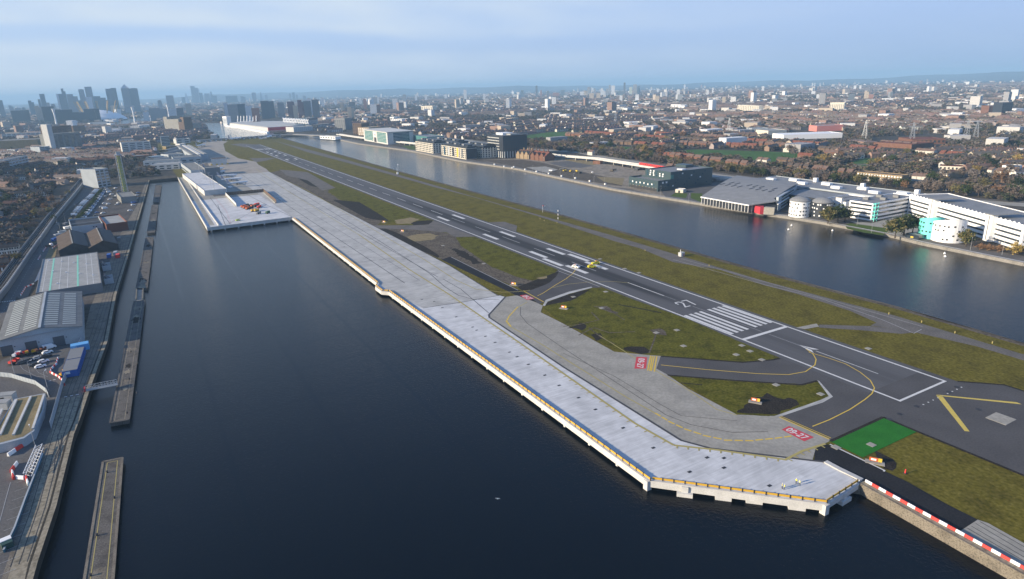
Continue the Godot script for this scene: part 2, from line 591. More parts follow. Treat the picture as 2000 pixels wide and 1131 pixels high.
func airfield() -> void:
	var g := setting("airfield")
	# turf greener than the strip, and bare earth round the works
	sheet("grass", g, [-25,-767.7, -19.1,-679.6, -21.7,-498.3, -19.4,-387.8, -17.8,-335, -27.2,-323.1, -42.3,-329.3, -56.3,-367.5, -52.1,-440.7, -51.9,-510, -45.9,-578.3, -30.7,-596.4, -27.2,-674], 0.0, M.green)
	sheet("earth", g, [-67.7,-813.4, -51.5,-830.3, -42.6,-768.5, -43.6,-688.2, -47.4,-632.3, -49.8,-581.6, -34,-588.7, -49.1,-566.3, -52.8,-506.6, -54.5,-449.7, -54.7,-428.9, -48.8,-361.8, -56,-361.6, -65.2,-344.1, -74.3,-338.1, -67.6,-406.3, -65.5,-594.7], -0.02, M.dirt)
	sheet("earth", g, [-74.3,-338.1, -65.2,-344.1, -59.3,-314.4, -34.7,-298.2, -29.4,-280, -30.7,-263, -38.6,-235.8, -49.2,-177.6, -49.5,-140.9, -45.6,-135.6, -27.7,-129.5, -19,-138.5, -44.6,-117.4, -54.7,-115, -57.2,-123.7, -58.1,-213.3, -66.7,-209.4, -68.8,-261.9], -0.02, M.dirt)
	sheet("grass", g, [-29.9,-264.6, -15.6,-256.1, -17.2,-225.9, -17.6,-141.8, -27.1,-130.4, -32.2,-132.7, -43,-131.1, -46.6,-142.9, -48.2,-172.4, -43.2,-207.7, -39.2,-236.2], 0.0, M.green)
	sheet("earth", g, [-61.2,-290.1, -48.4,-291.9, -41,-288.7, -39,-278.1, -46.7,-268.4, -58.1,-268.3, -62.9,-271.9], 0.0, M.tan)
	sheet("earth", g, [-45.1,-358.9, -29.7,-361.6, -24.2,-348.5, -39.9,-335.5, -48.9,-342.3], 0.012, M.tan)
	sheet("earth", g, [-66.6,-339.9, -61.7,-313.8, -67,-277.1, -62,-249, -65.6,-213.6, -68.8,-261.9, -68.8,-300.3], 0.004, M.darkdirt)
	sheet("earth", g, [-48,-234.9, -44.5,-221.2, -48.9,-185.2, -54.8,-184.8, -51.9,-214], 0.004, M.darkdirt)
	sheet("earth", g, [-38.3,-339.7, -27.6,-342.6, -16.5,-336.9, -27.2,-323.1, -38.8,-326.6], 0.01, M.darkdirt)
	sheet("earth", g, [-57.2,-123.7, -42.7,-125.9, -27.7,-129.5, -19,-138.5, -36.6,-121.6, -52,-116.6, -58.7,-115.5], 0.01, M.darkdirt)
	sheet("earth", g, [-37.6,-135.2, -30.7,-135.7, -33.1,-130.7, -38.3,-131.7], 0.016, M.tan)
	sheet("earth", g, [-59.1,-507.6, -41.9,-473.5, -47.4,-390.5, -50.4,-357.3, -61.8,-386.4, -58.6,-453], 0.004, M.darkdirt)
	sheet("earth", g, [-45.2,-756.4, -43.6,-688.2, -38.3,-635.8, -46.5,-599.2, -52.6,-636.6], 0.004, M.darkdirt)
	# perimeter road by the far water's edge
	sheet("perimeter_road", g, [66.4,-1484.3, 55.3,-1110, 60.2,-869.9, 62.7,-667.9, 63.3,-517.2, 67.1,-425.8, 65.2,-296.9, 58.9,-181.8, 59.5,-154.4, 52.3,-114.1, 62.7,-84.6, 58.7,-49.9, 59.8,-27.6, 57.8,2.9, 52.8,19.5, 46.7,20.3, 51.1,27.2, 54.8,35.9, 59.7,59.2, 59.3,76.2, 58,108.3, 77.5,102, 65.9,72.5, 68.7,19.3, 64.9,-51.6, 69.4,-194.9, 69.2,-262.8, 68.6,-428.8, 71.8,-666.8, 72.5,-1026.1], 0.0, M.oldasphalt)
	strip("road_line", g, [56.7,-118.8, 59.4,-47, 63.2,-17.9, 58.6,18.4, 53.3,36.4, 61,35.5], 0.35, 0.02, M.faint)
	strip("road_line", g, [62.5,-117.8, 64.1,-50.9, 64.8,-1.8, 64.6,33.9], 0.3, 0.02, M.faint)
	sheet("pale_slab", g, [16.9,3.3, 29.1,5.1, 26.6,8.3, 18.5,6.8], 0.03, M.oldcon)
	sheet("perimeter_road", g, [28.9,6.6, 46.1,20.7, 51.1,27.2, 55.4,36.3, 48.1,33.7, 37.6,21.2, 25.4,9.1], 0.006, M.oldasphalt)
	sheet("pad", g, [17.8,-299.4, 29.4,-293.3, 29.6,-272, 17.9,-253.9, 15.4,-246.4, 13.5,-286.8], 0.01, M.oldasphalt)
	# runway
	var r := setting("runway")
	sheet("asphalt", r, [-17.5, -1400, 17.5, -1400, 17.5, 60, -17.5, 60], 0.02, runway_mat())
	sheet("asphalt", r, [-17.5,-20, 17.5,-20, 18.1,72.1, 28.9,82.8, 29.6,88.8, 27,141.4, -23.5,169.3, -30.2,114.1, -30.9,84.8, -30.6,73.3, -59,73.5, -59,54.1, -37.4,55.7, -31.4,54.9, -23.8,43.6, -17.7,22], 0.012, M.asphalt)
	# taxiways south of the runway
	var t := setting("taxiway")
	sheet("asphalt", t, [-17.8,-335, -15.6,-256.1, -29.9,-264.6, -28.8,-284.2, -48.5,-313.6, -69,-334.1, -67.4,-348.4, -39.8,-327.4, -30.9,-323.2], 0.008, M.oldasphalt)
	sheet("asphalt", t, [-17.6,-141.8, -18.4,-96.7, -23.1,-100, -39.2,-99.6, -56.3,-94.1, -63.1,-92.6, -59,-113.4, -53.7,-116.6, -43.5,-119], 0.008, M.asphalt)
	sheet("asphalt", t, [-57.1,-6, -44.3,5.7, -33.7,16.4, -21.4,21.5, -17.3,21.7, -23.7,44.2, -32.1,42.9, -50.5,26.1, -67.7,9.3, -67.1,2.2], 0.008, M.asphalt)
	sheet("asphalt", t, [-48.7,-844.2, -22,-780.2, -32.8,-592.9, -50.8,-582.4, -43.6,-688.2, -55.2,-758.2], 0.006, M.oldasphalt)
	sheet("asphalt", t, [-56.4,-1068, -15.1,-1039.4, -37.1,-1004.3, -59,-982.9], 0.006, M.oldasphalt)
	sheet("asphalt", t, [16.4,-1377.3, -13.6,-1468.4, -37.6,-1455.2, -23.1,-1330.4], 0.006, M.oldasphalt)
	sheet("new_asphalt", t, [-67.3,-208.1, -58.7,-212, -59.2,-120.4, -59,-113.4, -62.2,-96.1, -65.3,-105.6, -65.4,-122.4], 0.014, M.black)
	sheet("new_asphalt", t, [-67,73.8, -61.7,73.6, -61.2,75, -60.8,91.6, -60.5,98.1, -61.9,109.8, -62,117.3, -70.4,117.2, -70.6,92.3, -71.3,79.5, -73,77.8], 0.014, M.black)
	sheet("old_concrete", t, [-71.6,-113.2, -64.9,-111.9, -62.8,-96.5, -62.6,-89.3, -69.1,-81.1, -68.9,-61.3, -70.2,-20.6, -60.1,-9.3, -56.8,-6.4, -67.1,2.2, -67.4,8.4, -69.6,22.5, -69.9,45.8, -59,54.1, -58.3,73.2, -66.6,73.7, -73.4,77.5, -93.7,56.4, -98,48.1, -97.4,-19.6, -97,-84.7, -92.8,-92.6], 0.02, M.oldcon)
	sheet("kerb_band", t, [-62.6,-89.3, -56.3,-96.2, -38.1,-101.1, -22,-101.5, -22.7,-99.6, -39.8,-97.8, -56.8,-93.4, -62.2,-88], 0.05, M.taxicon)
	sheet("kerb_band", t, [-23.9,43.5, -23.7,44.2, -31.1,55.1, -37.7,55.9, -58.9,54.6, -60.3,53.3, -37.3,54.3, -31.9,54], 0.05, M.taxicon)
	# grass islands and the bright artificial turf
	sheet("grass", g, [-20.2,-96.7, -18.4,-92, -15.7,-34.7, -17.4,0.7, -18.5,22.2, -21.4,21.5, -33.7,16.4, -44.3,5.7, -56.9,-5.9, -59.8,-9.1, -67.1,-19.2, -67.9,-25.2, -68.2,-51.7, -68.5,-61.9, -64.8,-84.9, -58.8,-91.7, -40.3,-97, -23.7,-99.2], 0.03, M.green)
	sheet("grass", g, [-67.4,9, -50.1,25.8, -31.7,42.7, -24.7,44.1, -31.8,54.1, -37.2,54.9, -56.7,53.5, -61.6,52.4, -69.9,45.8], 0.03, M.green)
	sheet("earth", g, [-69,45.5, -61.8,42.1, -54.3,41.4, -48.6,41.2, -43.6,50.3, -49.3,52.5, -57.1,52.3, -61.8,51.9], 0.04, M.darkdirt)
	sheet("earth", g, [-61.8,-88.7, -56.8,-92.4, -40.8,-96.3, -26,-98.5, -34.6,-96.4, -46.2,-87.2, -54.8,-89], 0.04, M.darkdirt)
	sheet("earth", g, [-70.4,-55.6, -60.9,-57.6, -60.4,-52.2, -67.4,-48.7, -68.8,-52.9], 0.04, M.darkdirt)
	sheet("earth", g, [-67.5,-41.8, -62.4,-40.7, -63.6,-35.4, -69.1,-34.6], 0.04, M.darkdirt)
	sheet("earth", g, [-65.8,-19.8, -60.7,-21.2, -57.2,-17.4, -58.3,-10.7, -62.2,-13.3], 0.04, M.darkdirt)
	sheet("earth", g, [-40.4,-32.2, -35.7,-31.4, -35.4,-25.6, -39.5,-22.9, -42.6,-27.3], 0.04, M.dirt)
	sheet("earth", g, [-40.7,-74.2, -36.8,-68.6, -37.8,-57.8, -41.1,-61], 0.04, M.dirt)
	sheet("earth", g, [-55.1,84.5, -52.2,84.3, -52.1,88.7, -56,93.7, -59.6,93.9, -59.8,91], 0.008, M.darkdirt)
	for ln in [[-71.8,-44.7, -60,-48.6, -58.2,-39.4, -47.6,-33.8], [-48,-66.7, -51.6,-55.6, -63.6,-56, -71.2,-57.8], [-62,-50, -65,-36.3, -64.8,-27.4], [-41.2,-73.6, -38.7,-64.1, -41.4,-48.7], [-40.3,-27.4, -49,-19.7, -59,-11.2]]:
		strip("trench_scar", g, ln, 0.7, 0.045, M.dirt)
	strip("trench_scar", g, [-29.3,-68.3, -25.5,-59.8, -19.7,-46.5], 1.2, 0.045, M.darkdirt)
	strip("trench_scar", g, [-68.2,17.1, -62.8,22.8], 0.7, 0.045, M.darkdirt)
	sheet("artificial_turf", g, [-30.6,73.3, -30.6,84.6, -59.4,84.4, -59.3,73.3], 0.05, M.turf)
	strip("turf_edge", g, [-60.8,74.5, -60.5,91.8, -61.2,92], 0.5, 0.06, M.paint)
	# edge of grass by asphalt: bare dark earth
	for ln in [[-67.7,9.3, -50.5,26.1, -32.1,42.9, -24.1,43.9], [-57.1,-6, -44.7,6.1, -34.1,16.8, -21.8,21.8, -18.3,22.3], [-30.6,73.3, -59,73.5], [-30.6,73.3, -30.6,84.6, -30.2,114.1, -29.4,136.5], [18.1,72.1, 28.9,82.8, 29.1,89, 28.8,117.7]]:
		strip("bare_edge", g, ln, 1.1, 0.055, M.darkdirt)
	# old rail tracks set in concrete by the near quay
	sheet("railed_quay", g, [-62,117.3, -61.3,119.4, -62.3,127.7, -66.8,156.6, -77.2,159.5, -71.2,131.5, -70.3,117.3], 0.02, M.oldcon)
	for ln in [[-62.4,118, -63.7,128.3, -67.6,156.8], [-64.1,117.8, -65.8,129.1, -70.1,157.5], [-66.1,117.8, -67.8,130, -72.5,158.2], [-67.8,117.7, -69.3,130.7, -74.6,158.8]]:
		strip("rail", g, ln, 0.22, 0.035, M.dark)
	sheet("quay_coping", g, [-71.8, 92, -69.6, 92, -72, 140, -77.6, 400, -80, 400, -74.2, 140], 0.11, M.stone)
	# manholes and lamp pads dotted over the grass
	var pad := MB.new()
	pad.box(0, 0, 0, 2.2, 0.12, 2.2)
	pad.col = Color.WHITE
	var pm := pad.done(M.oldcon)
	var spots := [-41.07,-92.08, -39.93,-68.78, -40.34,-27.39, -30.37,-24.6, -41.43,-8.98, -20.31,4.42, -22.33,10.55, -30.08,10, -25.59,19.33, -21.22,-89.38, -39.93,37.79, -32.91,51.45, 20.57,35.79, -50.39,81.53, -60.82,76.65, -49.95,-244.1, -48.74,-181.97, 6.4,-130.45, 17.27,-119.8, 18.41,-107.73, 19.35,-147.33]
	for i in range(0, spots.size(), 2):
		part("manhole_pad", pm, g, Vector3(spots[i], 0.02, spots[i + 1]))
	var big := MB.new()
	big.box(0, 0, 0, 7, 0.1, 6)
	part("pale_slab", big.done(M.oldcon), g, Vector3(0.35, 0, 94.53))
	var lid := MB.new()
	lid.lathe(0, 0, [[0.0, 0.9], [0.05, 0.9], [0.05, 0.0]], 10)
	var lm := lid.done(M.dark)
	var holes := [13.06,74.49, 6.37,75.09, -13.95,74.98, -24.06,75, -30.28,75.19, 1.09,87.37]
	for i in range(0, holes.size(), 2):
		part("manhole_cover", lm, g, Vector3(holes[i], 0.03, holes[i + 1]))

func runway_mat() -> StandardMaterial3D:
	var w := 128
	var h := 2048
	var im := Image.create_empty(w, h, false, Image.FORMAT_RGB8)
	var n := FastNoiseLite.new()
	n.frequency = 1.0
	n.fractal_octaves = 3
	for y in h:
		# v grows with z: row 0 lies at z = -1400
		var z := -1400.0 + 1460.0 * (y + 0.5) / h
		var touch := smoothstep(-30.0, -110.0, z) * (1.0 - smoothstep(-330.0, -520.0, z)) + 0.35 * (1.0 - smoothstep(-980.0, -900.0, z)) * smoothstep(-1240.0, -1150.0, z) + 0.25
		for x in w:
			var X := -17.5 + 35.0 * (x + 0.5) / w
			var k := 0.098 + 0.008 * n.get_noise_2d(X * 0.6, z * 0.02) + 0.006 * n.get_noise_2d(X * 2.0, z * 0.4)
			var wheel := exp(-pow((absf(X) - 2.6) / 2.6, 2.0)) + 0.35 * exp(-pow(X / 7.0, 2.0))
			k *= 1.0 - 0.62 * clampf(touch * wheel * (0.9 + 0.5 * n.get_noise_2d(X * 1.5, z * 0.012)), 0, 1)
			if absf(X) > 15.4:
				k *= 0.93
			im.set_pixel(x, y, lin(k, k * 0.99, k * 1.03))
	var m := StandardMaterial3D.new()
	m.albedo_texture = ImageTexture.create_from_image(im)
	m.uv1_scale = Vector3(1.0 / 35.0, 1.0 / 1460.0, 1)
	m.uv1_offset = Vector3(0.5, 1400.0 / 1460.0, 0)
	m.roughness = 0.9
	m.metallic_specular = 0.35
	return m

func deck() -> void:
	# the new concrete taxiway deck on piles over the dock
	var d := setting("taxiway_deck")
	var b := MB.new()
	var whole := [-66.5, -822, -67.5, -560, -68, -388, -68.5, -300, -69, -190, -73.5, -118]
	whole.append_array([-71.6,-113.2, -92.8,-92.6])
	whole.append_array([-94.5, -89, -97.4, -19.6, -98, 48])
	whole.append_array([-93.7,56.4, -73.4,77.5])
	whole.append_array([-71.3,79.5, -70.9,85.5, -71,91.5])
	whole.append_array([-72.5, 91.6, -88.6, 92.7, -121.5, 58.7, -121.5, -161, -124.6, -163, -124.6, -174, -121.5, -179.9, -117.7, -430, -118, -560, -119, -822])
	b.prism(whole, -1.9, 0.03, false)
	part("slab", b.done(M.newcon), d)
	# the older western bays, streaked across
	var older := [-66.8, -822, -67.7, -560, -68.2, -388, -68.7, -300, -69.2, -190, -73.7, -118]
	older.append_array([-71.9,-116.7, -116.7,-121.4])
	older.append_array([-121.0, -158, -121.0, -180, -117.4, -430, -117.6, -560, -118.5, -822])
	sheet("streaked_bays", d, older, 0.05, M.taxicon)
	# fascia beam along the water
	b = MB.new()
	b.wall([-117.7, -430, -121.5, -179.9], 0.8, -2.1, 0.0)
	b.wall([-121.5, -179.9, -124.6, -174, -124.6, -163, -121.5, -159.5], 0.8, -2.1, 0.0)
	b.wall([-121.5, -160.5, -121.5, 58.7], 0.8, -2.1, 0.0)
	b.wall([-121.5, 58.7, -88.6, 92.7], 0.8, -2.1, 0.0)
	b.wall([-88.6, 92.7, -72.5, 91.6], 0.8, -1.6, 0.0)
	part("fascia_beam", b.done(M.wallcon), d)
	b = MB.new()
	b.prism([-119, -430, -121, 58, -88.6, 92, -72.5, 91, -98, 56, -98, -430], -1.4, -1.4, false)
	part("soffit", b.done(M.grey), d)
	var pile := MB.new()
	pile.lathe(0, 0, [[-7, 0.6], [-1.4, 0.6]], 12)
	var pm := pile.done(M.grey)
	for i in 34:
		part("pile", pm, d, Vector3(-116.6 + (1.8 if i > 20 else 0.0) * (i - 20) / 14.0, 0, 52.0 - i * 14.2))
	var stub := MB.new()
	stub.box(0, -2.75, 0, 0.9, 0.75, 0.8, true)
	var stm := stub.done(M.wallcon)
	for i in 26:
		part("beam_end", stm, d, Vector3(-121.4 + (3.3 if i > 16 else 0.0) * (i - 16) / 17.0, 0, 45.0 - i * 14.2))
	for i in 8:
		for j in 3:
			var f := (i + 0.5) / 8.0
			part("pile", pm, d, Vector3(lerpf(-119.6, -90, f) + 3.2 + j * 6.0, 0, lerpf(58, 90, f) - 3.2 - j * 5.0))
	var cap := MB.new()
	cap.box(0, -3.3, 0.4, 4.4, 1.3, 2.6, true)
	cap.box(0, -2.2, 0.9, 1.8, 2.0, 0.5, true)
	var cm := cap.done(M.wallcon)
	var caps := [-113.56,65.76, -105.52,72.6, -99.43,78.17, -91.95,86.26]
	for i in range(0, 8, 2):
		part("pile_cap", cm, d, Vector3(caps[i] - 0.5, 0, caps[i + 1] + 0.4), atan2(-34.0, 32.9) + 0.02)
	part("pile_cap", cm, d, Vector3(-79.5, 0, 91.4), 0.06)
	b = MB.new()
	b.box(-121.4, -3.4, 58.6, 1.7, 3.3, 1.7, true)
	b.box(-88.6, -3.4, 92.5, 1.7, 3.3, 1.7, true)
	part("corner_post", b.done(M.wallcon), d)
	# dark drain slots in the slab
	var slot := MB.new()
	slot.box(0, 0, 0, 1.3, 0.02, 0.9)
	var sm := slot.done(M.dark)
	var at := [-107.28,-128.2, -107.8,-116.28, -107.88,-99.21, -107.56,-81.57, -107.79,-76.8, -108.04,-67.5, -107.89,-58.4, -108.06,-45.15, -107.82,-39, -107.96,-29.59, -107.95,-17.15, -108.34,-6.44, -108.09,5.91, -108.38,16.5, -108.46,31.78, -108.47,46.56, -108.5,62.27, -94.45,62.44, -98.52,59.51, -98.45,66.12, -94.57,79.23, -111.45,-135.34, -127.72,-224.59, -111.24,-285.16, -110.6,-424.17]
	for i in range(0, at.size(), 2):
		part("drain_slot", sm, d, Vector3(at[i], 0.05, at[i + 1]))
	# joints
	for ln in [[-73.9, -118, -69.3, -190, -68.8, -300, -68.2, -388, -67.7, -560, -66.9, -820], [-116.7,-121.4, -94.5,-118.4, -70.9,-117.2]]:
		strip("joint", d, ln, 0.5, 0.07, M.joint)
	var edge := [-71.6,-113.2, -92.8,-92.6]
	edge.append_array([-94.5, -89, -97.4, -19.6, -98, 48])
	edge.append_array([-93.7,56.4, -73.4,77.5, -71.3,79.5, -71.3,91.3])
	strip("joint", d, edge, 0.9, 0.07, M.joint)
	b = MB.new()
	b.wall([-70.9,80.1, -71,84.8, -70.7,91.4], 1.6, -0.2, 0.45)
	part("kerb", b.done(M.fascia), d)
	for k in [[-84.5, 0.35], [-96.5, 0.25], [-106, 0.45]]:
		strip("joint", d, [k[0], -815, k[0] - 1.2, -430, k[0] - 2.0, -170], k[1], 0.075, M.joint)
	strip("joint", d, [-85.6,-165, -85.6,-140, -91.7,-94.6], 0.35, 0.075, M.joint)
	for z in [-232, -305, -388, -470, -560, -680]:
		strip("joint", d, [-119.5, z - 3, -68.5, z + 4], 0.3, 0.075, M.joint)
	# edge barrier: yellow boards between dark posts
	var rail := thing("edge_barrier", "long yellow board barrier on dark posts along the edge of the concrete deck", "barrier")
	var board := MB.new()
	board.box(0, 0.28, 0, 2.75, 0.62, 0.16, true)
	var bm := board.done(M.railing)
	var post := MB.new()
	post.box(0, 0.0, 0, 0.3, 1.0, 0.3)
	var pom := post.done(M.dark)
	var run := [-117.4, -425, -121.2, -180, -124.3, -174, -124.3, -163, -121.2, -159.8, -121.2, 58.6, -88.5, 92.4, -72.9, 91.3]
	for p in along(run, 3.1, 1.5):
		part("board", bm, rail, Vector3(p[0], 0.05, p[1]), p[2])
		part("post", pom, rail, Vector3(p[0], 0.05, p[1]) + Vector3(1.55, 0, 0).rotated(Vector3.UP, p[2]), p[2])

func flat_text(s: String, parent: Node3D, called: String, a: Vector3, b: Vector3, m: Material, tall := 2.0) -> void:
	var t := TextMesh.new()
	var f := SystemFont.new()
	f.font_names = ["Droid Sans"]
	f.font_weight = 700
	t.font = f
	t.text = s
	t.font_size = 64
	t.pixel_size = 0.01
	t.depth = 0.01
	t.horizontal_alignment = HORIZONTAL_ALIGNMENT_LEFT
	t.vertical_alignment = VERTICAL_ALIGNMENT_BOTTOM
	t.material = m
	var bb := t.get_aabb()
	var k := a.distance_to(b) / bb.size.x
	var right := (b - a).normalized()
	var upv := Vector3.UP.cross(right).normalized()
	var o := part(called, t, parent)
	var sy := tall / bb.size.y
	o.transform = Transform3D(Basis(right * k, upv * sy, Vector3.UP), a - right * bb.position.x * k - upv * bb.position.y * sy)

func markings() -> void:
	var r := setting("runway_markings")
	var y := 0.04
	for x in [-14.6, 14.6]:
		strip("edge_line", r, [x, 70, x, -1385], 0.9, y, M.paint)
	strip("threshold_bar", r, [-14.2, 0, 14.2, 0], 1.8, y + 0.004, M.paint)
	strip("end_line", r, [-15, 69.6, 15, 69.6], 0.9, y + 0.004, M.paint)
	for k in 4:
		for s: int in [-1, 1]:
			var x: float = s * (2.9 + k * 3.38)
			strip("piano_key", r, [x, -7.2, x, -37.2], 1.8, y + 0.008, M.paint)
			strip("piano_key", r, [x, -1262, x, -1236], 1.45, y + 0.008, M.paint)
	strip("threshold_bar", r, [-14.2, -1269, 14.2, -1269], 1.8, y + 0.004, M.paint)
	# the number of the runway, read from the near end
	var n := MB.new()
	n.ribbon([-3.8, -51.0, -3.8, -53.0, -3.2, -54.0, -1.2, -54.0, -0.6, -53.0, -0.6, -51.0, -3.8, -46.2, -0.4, -46.2], 0.85, y + 0.004)
	part("numeral", n.done(M.paint), r)
	n = MB.new()
	n.ribbon([0.9, -54.0, 4.3, -54.0, 3.0, -45.8], 0.85, y + 0.004)
	part("numeral", n.done(M.paint), r)
	# centre line, touchdown and aiming marks
	strip("centre_line", r, [0, -2, 0, -45], 0.22, y, M.faint)
	strip("centre_line", r, [0, -57, 0, -66], 0.22, y, M.faint)
	strip("centre_line", r, [0, -66, 0, -96], 0.6, y, M.paint)
	strip("centre_line", r, [0, 2, 0, 20], 0.22, y, M.faint)
	var z := -126.0
	while z > -1200:
		strip("centre_line", r, [0, z, 0, z - 26], 0.55, y, M.faint if z > -320 else M.paint)
		z -= 46.0
	for s: int in [-1, 1]:
		strip("touchdown_mark", r, [s * 7.6, -125, s * 7.6, -147], 3.0, y + 0.004, M.paint)
		strip("touchdown_mark", r, [s * 10.2, -148, s * 10.2, -170], 3.0, y + 0.004, M.paint)
		strip("touchdown_mark", r, [s * 7.2, -171, s * 7.2, -192], 3.0, y + 0.004, M.paint)
		strip("touchdown_mark", r, [s * 7.4, -238, s * 7.4, -261], 2.8, y + 0.004, M.paint)
		strip("touchdown_mark", r, [s * 7.4, -326, s * 7.4, -350], 2.8, y + 0.004, M.paint)
		for q in [-1180, -1140, -1090, -1000]:
			strip("touchdown_mark", r, [s * 7.4, q, s * 7.4, q + 22], 3.0, y + 0.004, M.paint)
	# arrow before the threshold
	n = MB.new()
	n.prism([0.2, 17.5, -2.3, 26.5, -0.1, 23.8], y + 0.004, y + 0.004, false)
	n.prism([0.2, 17.5, 0.9, 23.8, 2.9, 25.2], y + 0.004, y + 0.004, false)
	n.ribbon([0.4, 25.5, 0.4, 52.5], 0.35, y + 0.004)
	part("arrow", n.done(M.paint), r)
	# yellow chevron beyond the end
	n = MB.new()
	n.prism([0.2,74, 1,75.9, -16.9,93.4, -17.9,92.4], y, y, false)
	n.prism([0.6,73.7, 1.1,75.5, 17.2,93.4, 17.5,91.7], y, y, false)
	part("chevron", n.done(M.chevron), r)
	for i in 10:
		strip("end_light_dot", r, [-14 + i * 3.1, 75.5, -13.4 + i * 3.1, 75.5], 0.5, y, M.paint)
	var t := setting("taxiway_markings")
	for ln in [[-55.6,64.6, -47.1,64.8, -34.9,64.1, -23.4,62.4, -17.4,61.1, -12.3,58.9, -7.5,54.3, -3.9,47.9, -1.4,40.2, -1.8,33.2, -3.1,24.7], [-63.2,0.6, -51.3,13.8, -37.6,27.4, -28.6,34.4, -20.8,36.2, -12.3,34.2, -7.1,31, -3.5,27, -1.1,22], [-56.1,-104.7, -51.3,-106.9, -37,-115.7, -25.1,-122.5, -15.6,-129.1, -8.8,-135.5], [-40.9,-112.4, -29.8,-113.1, -17.8,-109.6, -5.1,-102, 0.2,-94.5]]:
		strip("centre_line", t, ln, 0.38, 0.045, M.dullyellow if ln.size() < 12 else M.yellow)
	strip("side_line", t, [-18.9,-139.8, -18.2,-98.9], 0.5, 0.045, M.faint)
	strip("side_line", t, [-59,-210.5, -59.7,-119.6], 0.45, 0.045, M.faint)
	# taxi lines on the deck
	strip("side_line", t, [-89.5,-320.4, -94.6,-196.5, -95.3,-136.3, -98.9,-53.1, -101.6,-1.5, -103.2,31.5, -102,48.9], 0.9, 0.085, M.dullyellow)
	strip("side_line", t, [-102,48.9, -92.8,58, -82.9,69.1, -79.7,72.9, -71.1,72.5, -61.7,73.6], 0.9, 0.085, M.dullyellow)
	var tick := MB.new()
	tick.box(0, 0, 0.95, 0.42, 0.006, 1.5)
	var tm := tick.done(M.dullyellow)
	for p in along([-95.4,-146.8, -98.9,-53.1, -101.6,-1.5, -103.2,31.5, -102,48.9], 4.1):
		part("tick", tm, t, Vector3(p[0], 0.09, p[1]), p[2] + PI if false else p[2])
	for p in along([-102,48.9, -92.8,58, -82.9,69.1, -79.7,72.9], 3.3, 1.0):
		part("tick", tm, t, Vector3(p[0], 0.09, p[1]), p[2])
	for p in along([-79.7,72.9, -71.1,72.5, -61.7,73.6], 3.0, 1.0):
		part("tick", tm, t, Vector3(p[0], 0.09, p[1]), p[2])
	strip("centre_line", t, [-69.2,-756.6, -65.5,-594.7, -72,-376.7, -74.9,-289.3, -76.9,-213.4, -80.1,-158.5, -78.4,-135, -69.1,-121.6, -61.1,-117.1, -54.2,-115.8], 0.55, 0.085, M.dullyellow)
	strip("centre_line", t, [-76.2,-877.7, -85.4,-611.3, -88.7,-416.4, -89.5,-320.4], 0.55, 0.085, M.dullyellow)
	strip("side_line", t, [-68.7,-777.3, -75.4,-603, -80.1,-412.9, -83.2,-289, -87.5,-180, -91.3,-150, -91.8,-130.5, -88,-119.1, -76.5,-111.2], 0.4, 0.085, M.joint)
	strip("side_line", t, [-66.2,-98.9, -75.4,-94, -85.5,-84.9, -90.4,-79.3, -92.2,-72.8, -91.9,-63.7, -91.7,-44, -92.5,-15.8, -93.2,15.6, -92.6,32.4], 0.5, 0.045, M.dullyellow)
	var dash := MB.new()
	dash.box(0, 0, 0, 2.6, 0.006, 0.65)
	var dm := dash.done(M.yellow)
	for p in along([-92.6,31.2, -92.6,37.5, -91.7,43.7, -89.2,50.4, -85.7,55.7, -79.8,59.8, -72.7,62.8, -66.7,64.9], 3.3):
		part("dash", dm, t, Vector3(p[0], 0.05, p[1]), p[2])
	for p in along([-75.4,-94, -85.5,-84.9, -90,-79.1, -92.2,-70.4], 3.0):
		part("dash", dm, t, Vector3(p[0], 0.05, p[1]), p[2])
	strip("old_line", t, [-73.4,-93.7, -79.7,-83.7, -83.2,-71, -86.2,-36, -88.5,2.3, -90.4,32.6, -88.1,42.4, -80.6,53.2, -70.4,59], 0.35, 0.045, M.oldasphalt)
	strip("old_line", t, [-89.4,-31.4, -85.6,-1.3, -86.7,26, -86.5,36, -73.2,48.8], 0.3, 0.045, M.oldasphalt)
	strip("old_line", t, [-64,-39.4, -68.5,0.1, -70.2,23.1, -72.9,39.5, -70.2,46.1], 0.4, 0.045, M.dullyellow)
	# holding points: red boards with the runway's numbers, and ladder bars
	var boards := [[Vector3(-61.79, 0.05, 60.3), Vector3(-61.2, 0.05, 69.22), Vector3(-65.91, 0.05, 69.16), Vector3(-65.69, 0.05, 60.57)], [Vector3(-70.57, 0.05, 0.04), Vector3(-62.7, 0.05, -8.29), Vector3(-66.06, 0.05, -11.16), Vector3(-74.49, 0.05, -2.54)], [Vector3(-60.3, 0.05, -110.16), Vector3(-59.92, 0.05, -101.71), Vector3(-64.49, 0.05, -101.67), Vector3(-63.79, 0.05, -110.91)]]
	for q in boards:
		n = MB.new()
		n.prism([q[0].x, q[0].z, q[1].x, q[1].z, q[2].x, q[2].z, q[3].x, q[3].z], 0.05, 0.05, false)
		part("holding_board", n.done(M.redpaint), t)
	flat_text("09-27", t, "numerals", Vector3(-65.15, 0.06, 61.33), Vector3(-65, 0.06, 68.3), M.paint, 2.9)
	flat_text("09-27", t, "numerals", Vector3(-66.24, 0.06, -9.65), Vector3(-72.92, 0.06, -2.96), M.paint, 2.7)
	flat_text("09-27", t, "numerals", Vector3(-63.49, 0.06, -109.23), Vector3(-63.71, 0.06, -102.15), M.paint, 3.2)
	for ln in [[-59.5,54.7, -58.2,72.5], [-71.3,1.8, -60.3,-8.8], [-70.9,2.6, -60.1,-8], [-70.4,2.9, -59.4,-7.5], [-69.8,4, -58.5,-7], [-57.8,-117.1, -59,-93.9]]:
		strip("holding_line", t, ln, 0.5, 0.06, M.yellow)
	strip("holding_line", t, [-58.5,54.5, -57.2,72.4], 0.3, 0.06, M.yellow)

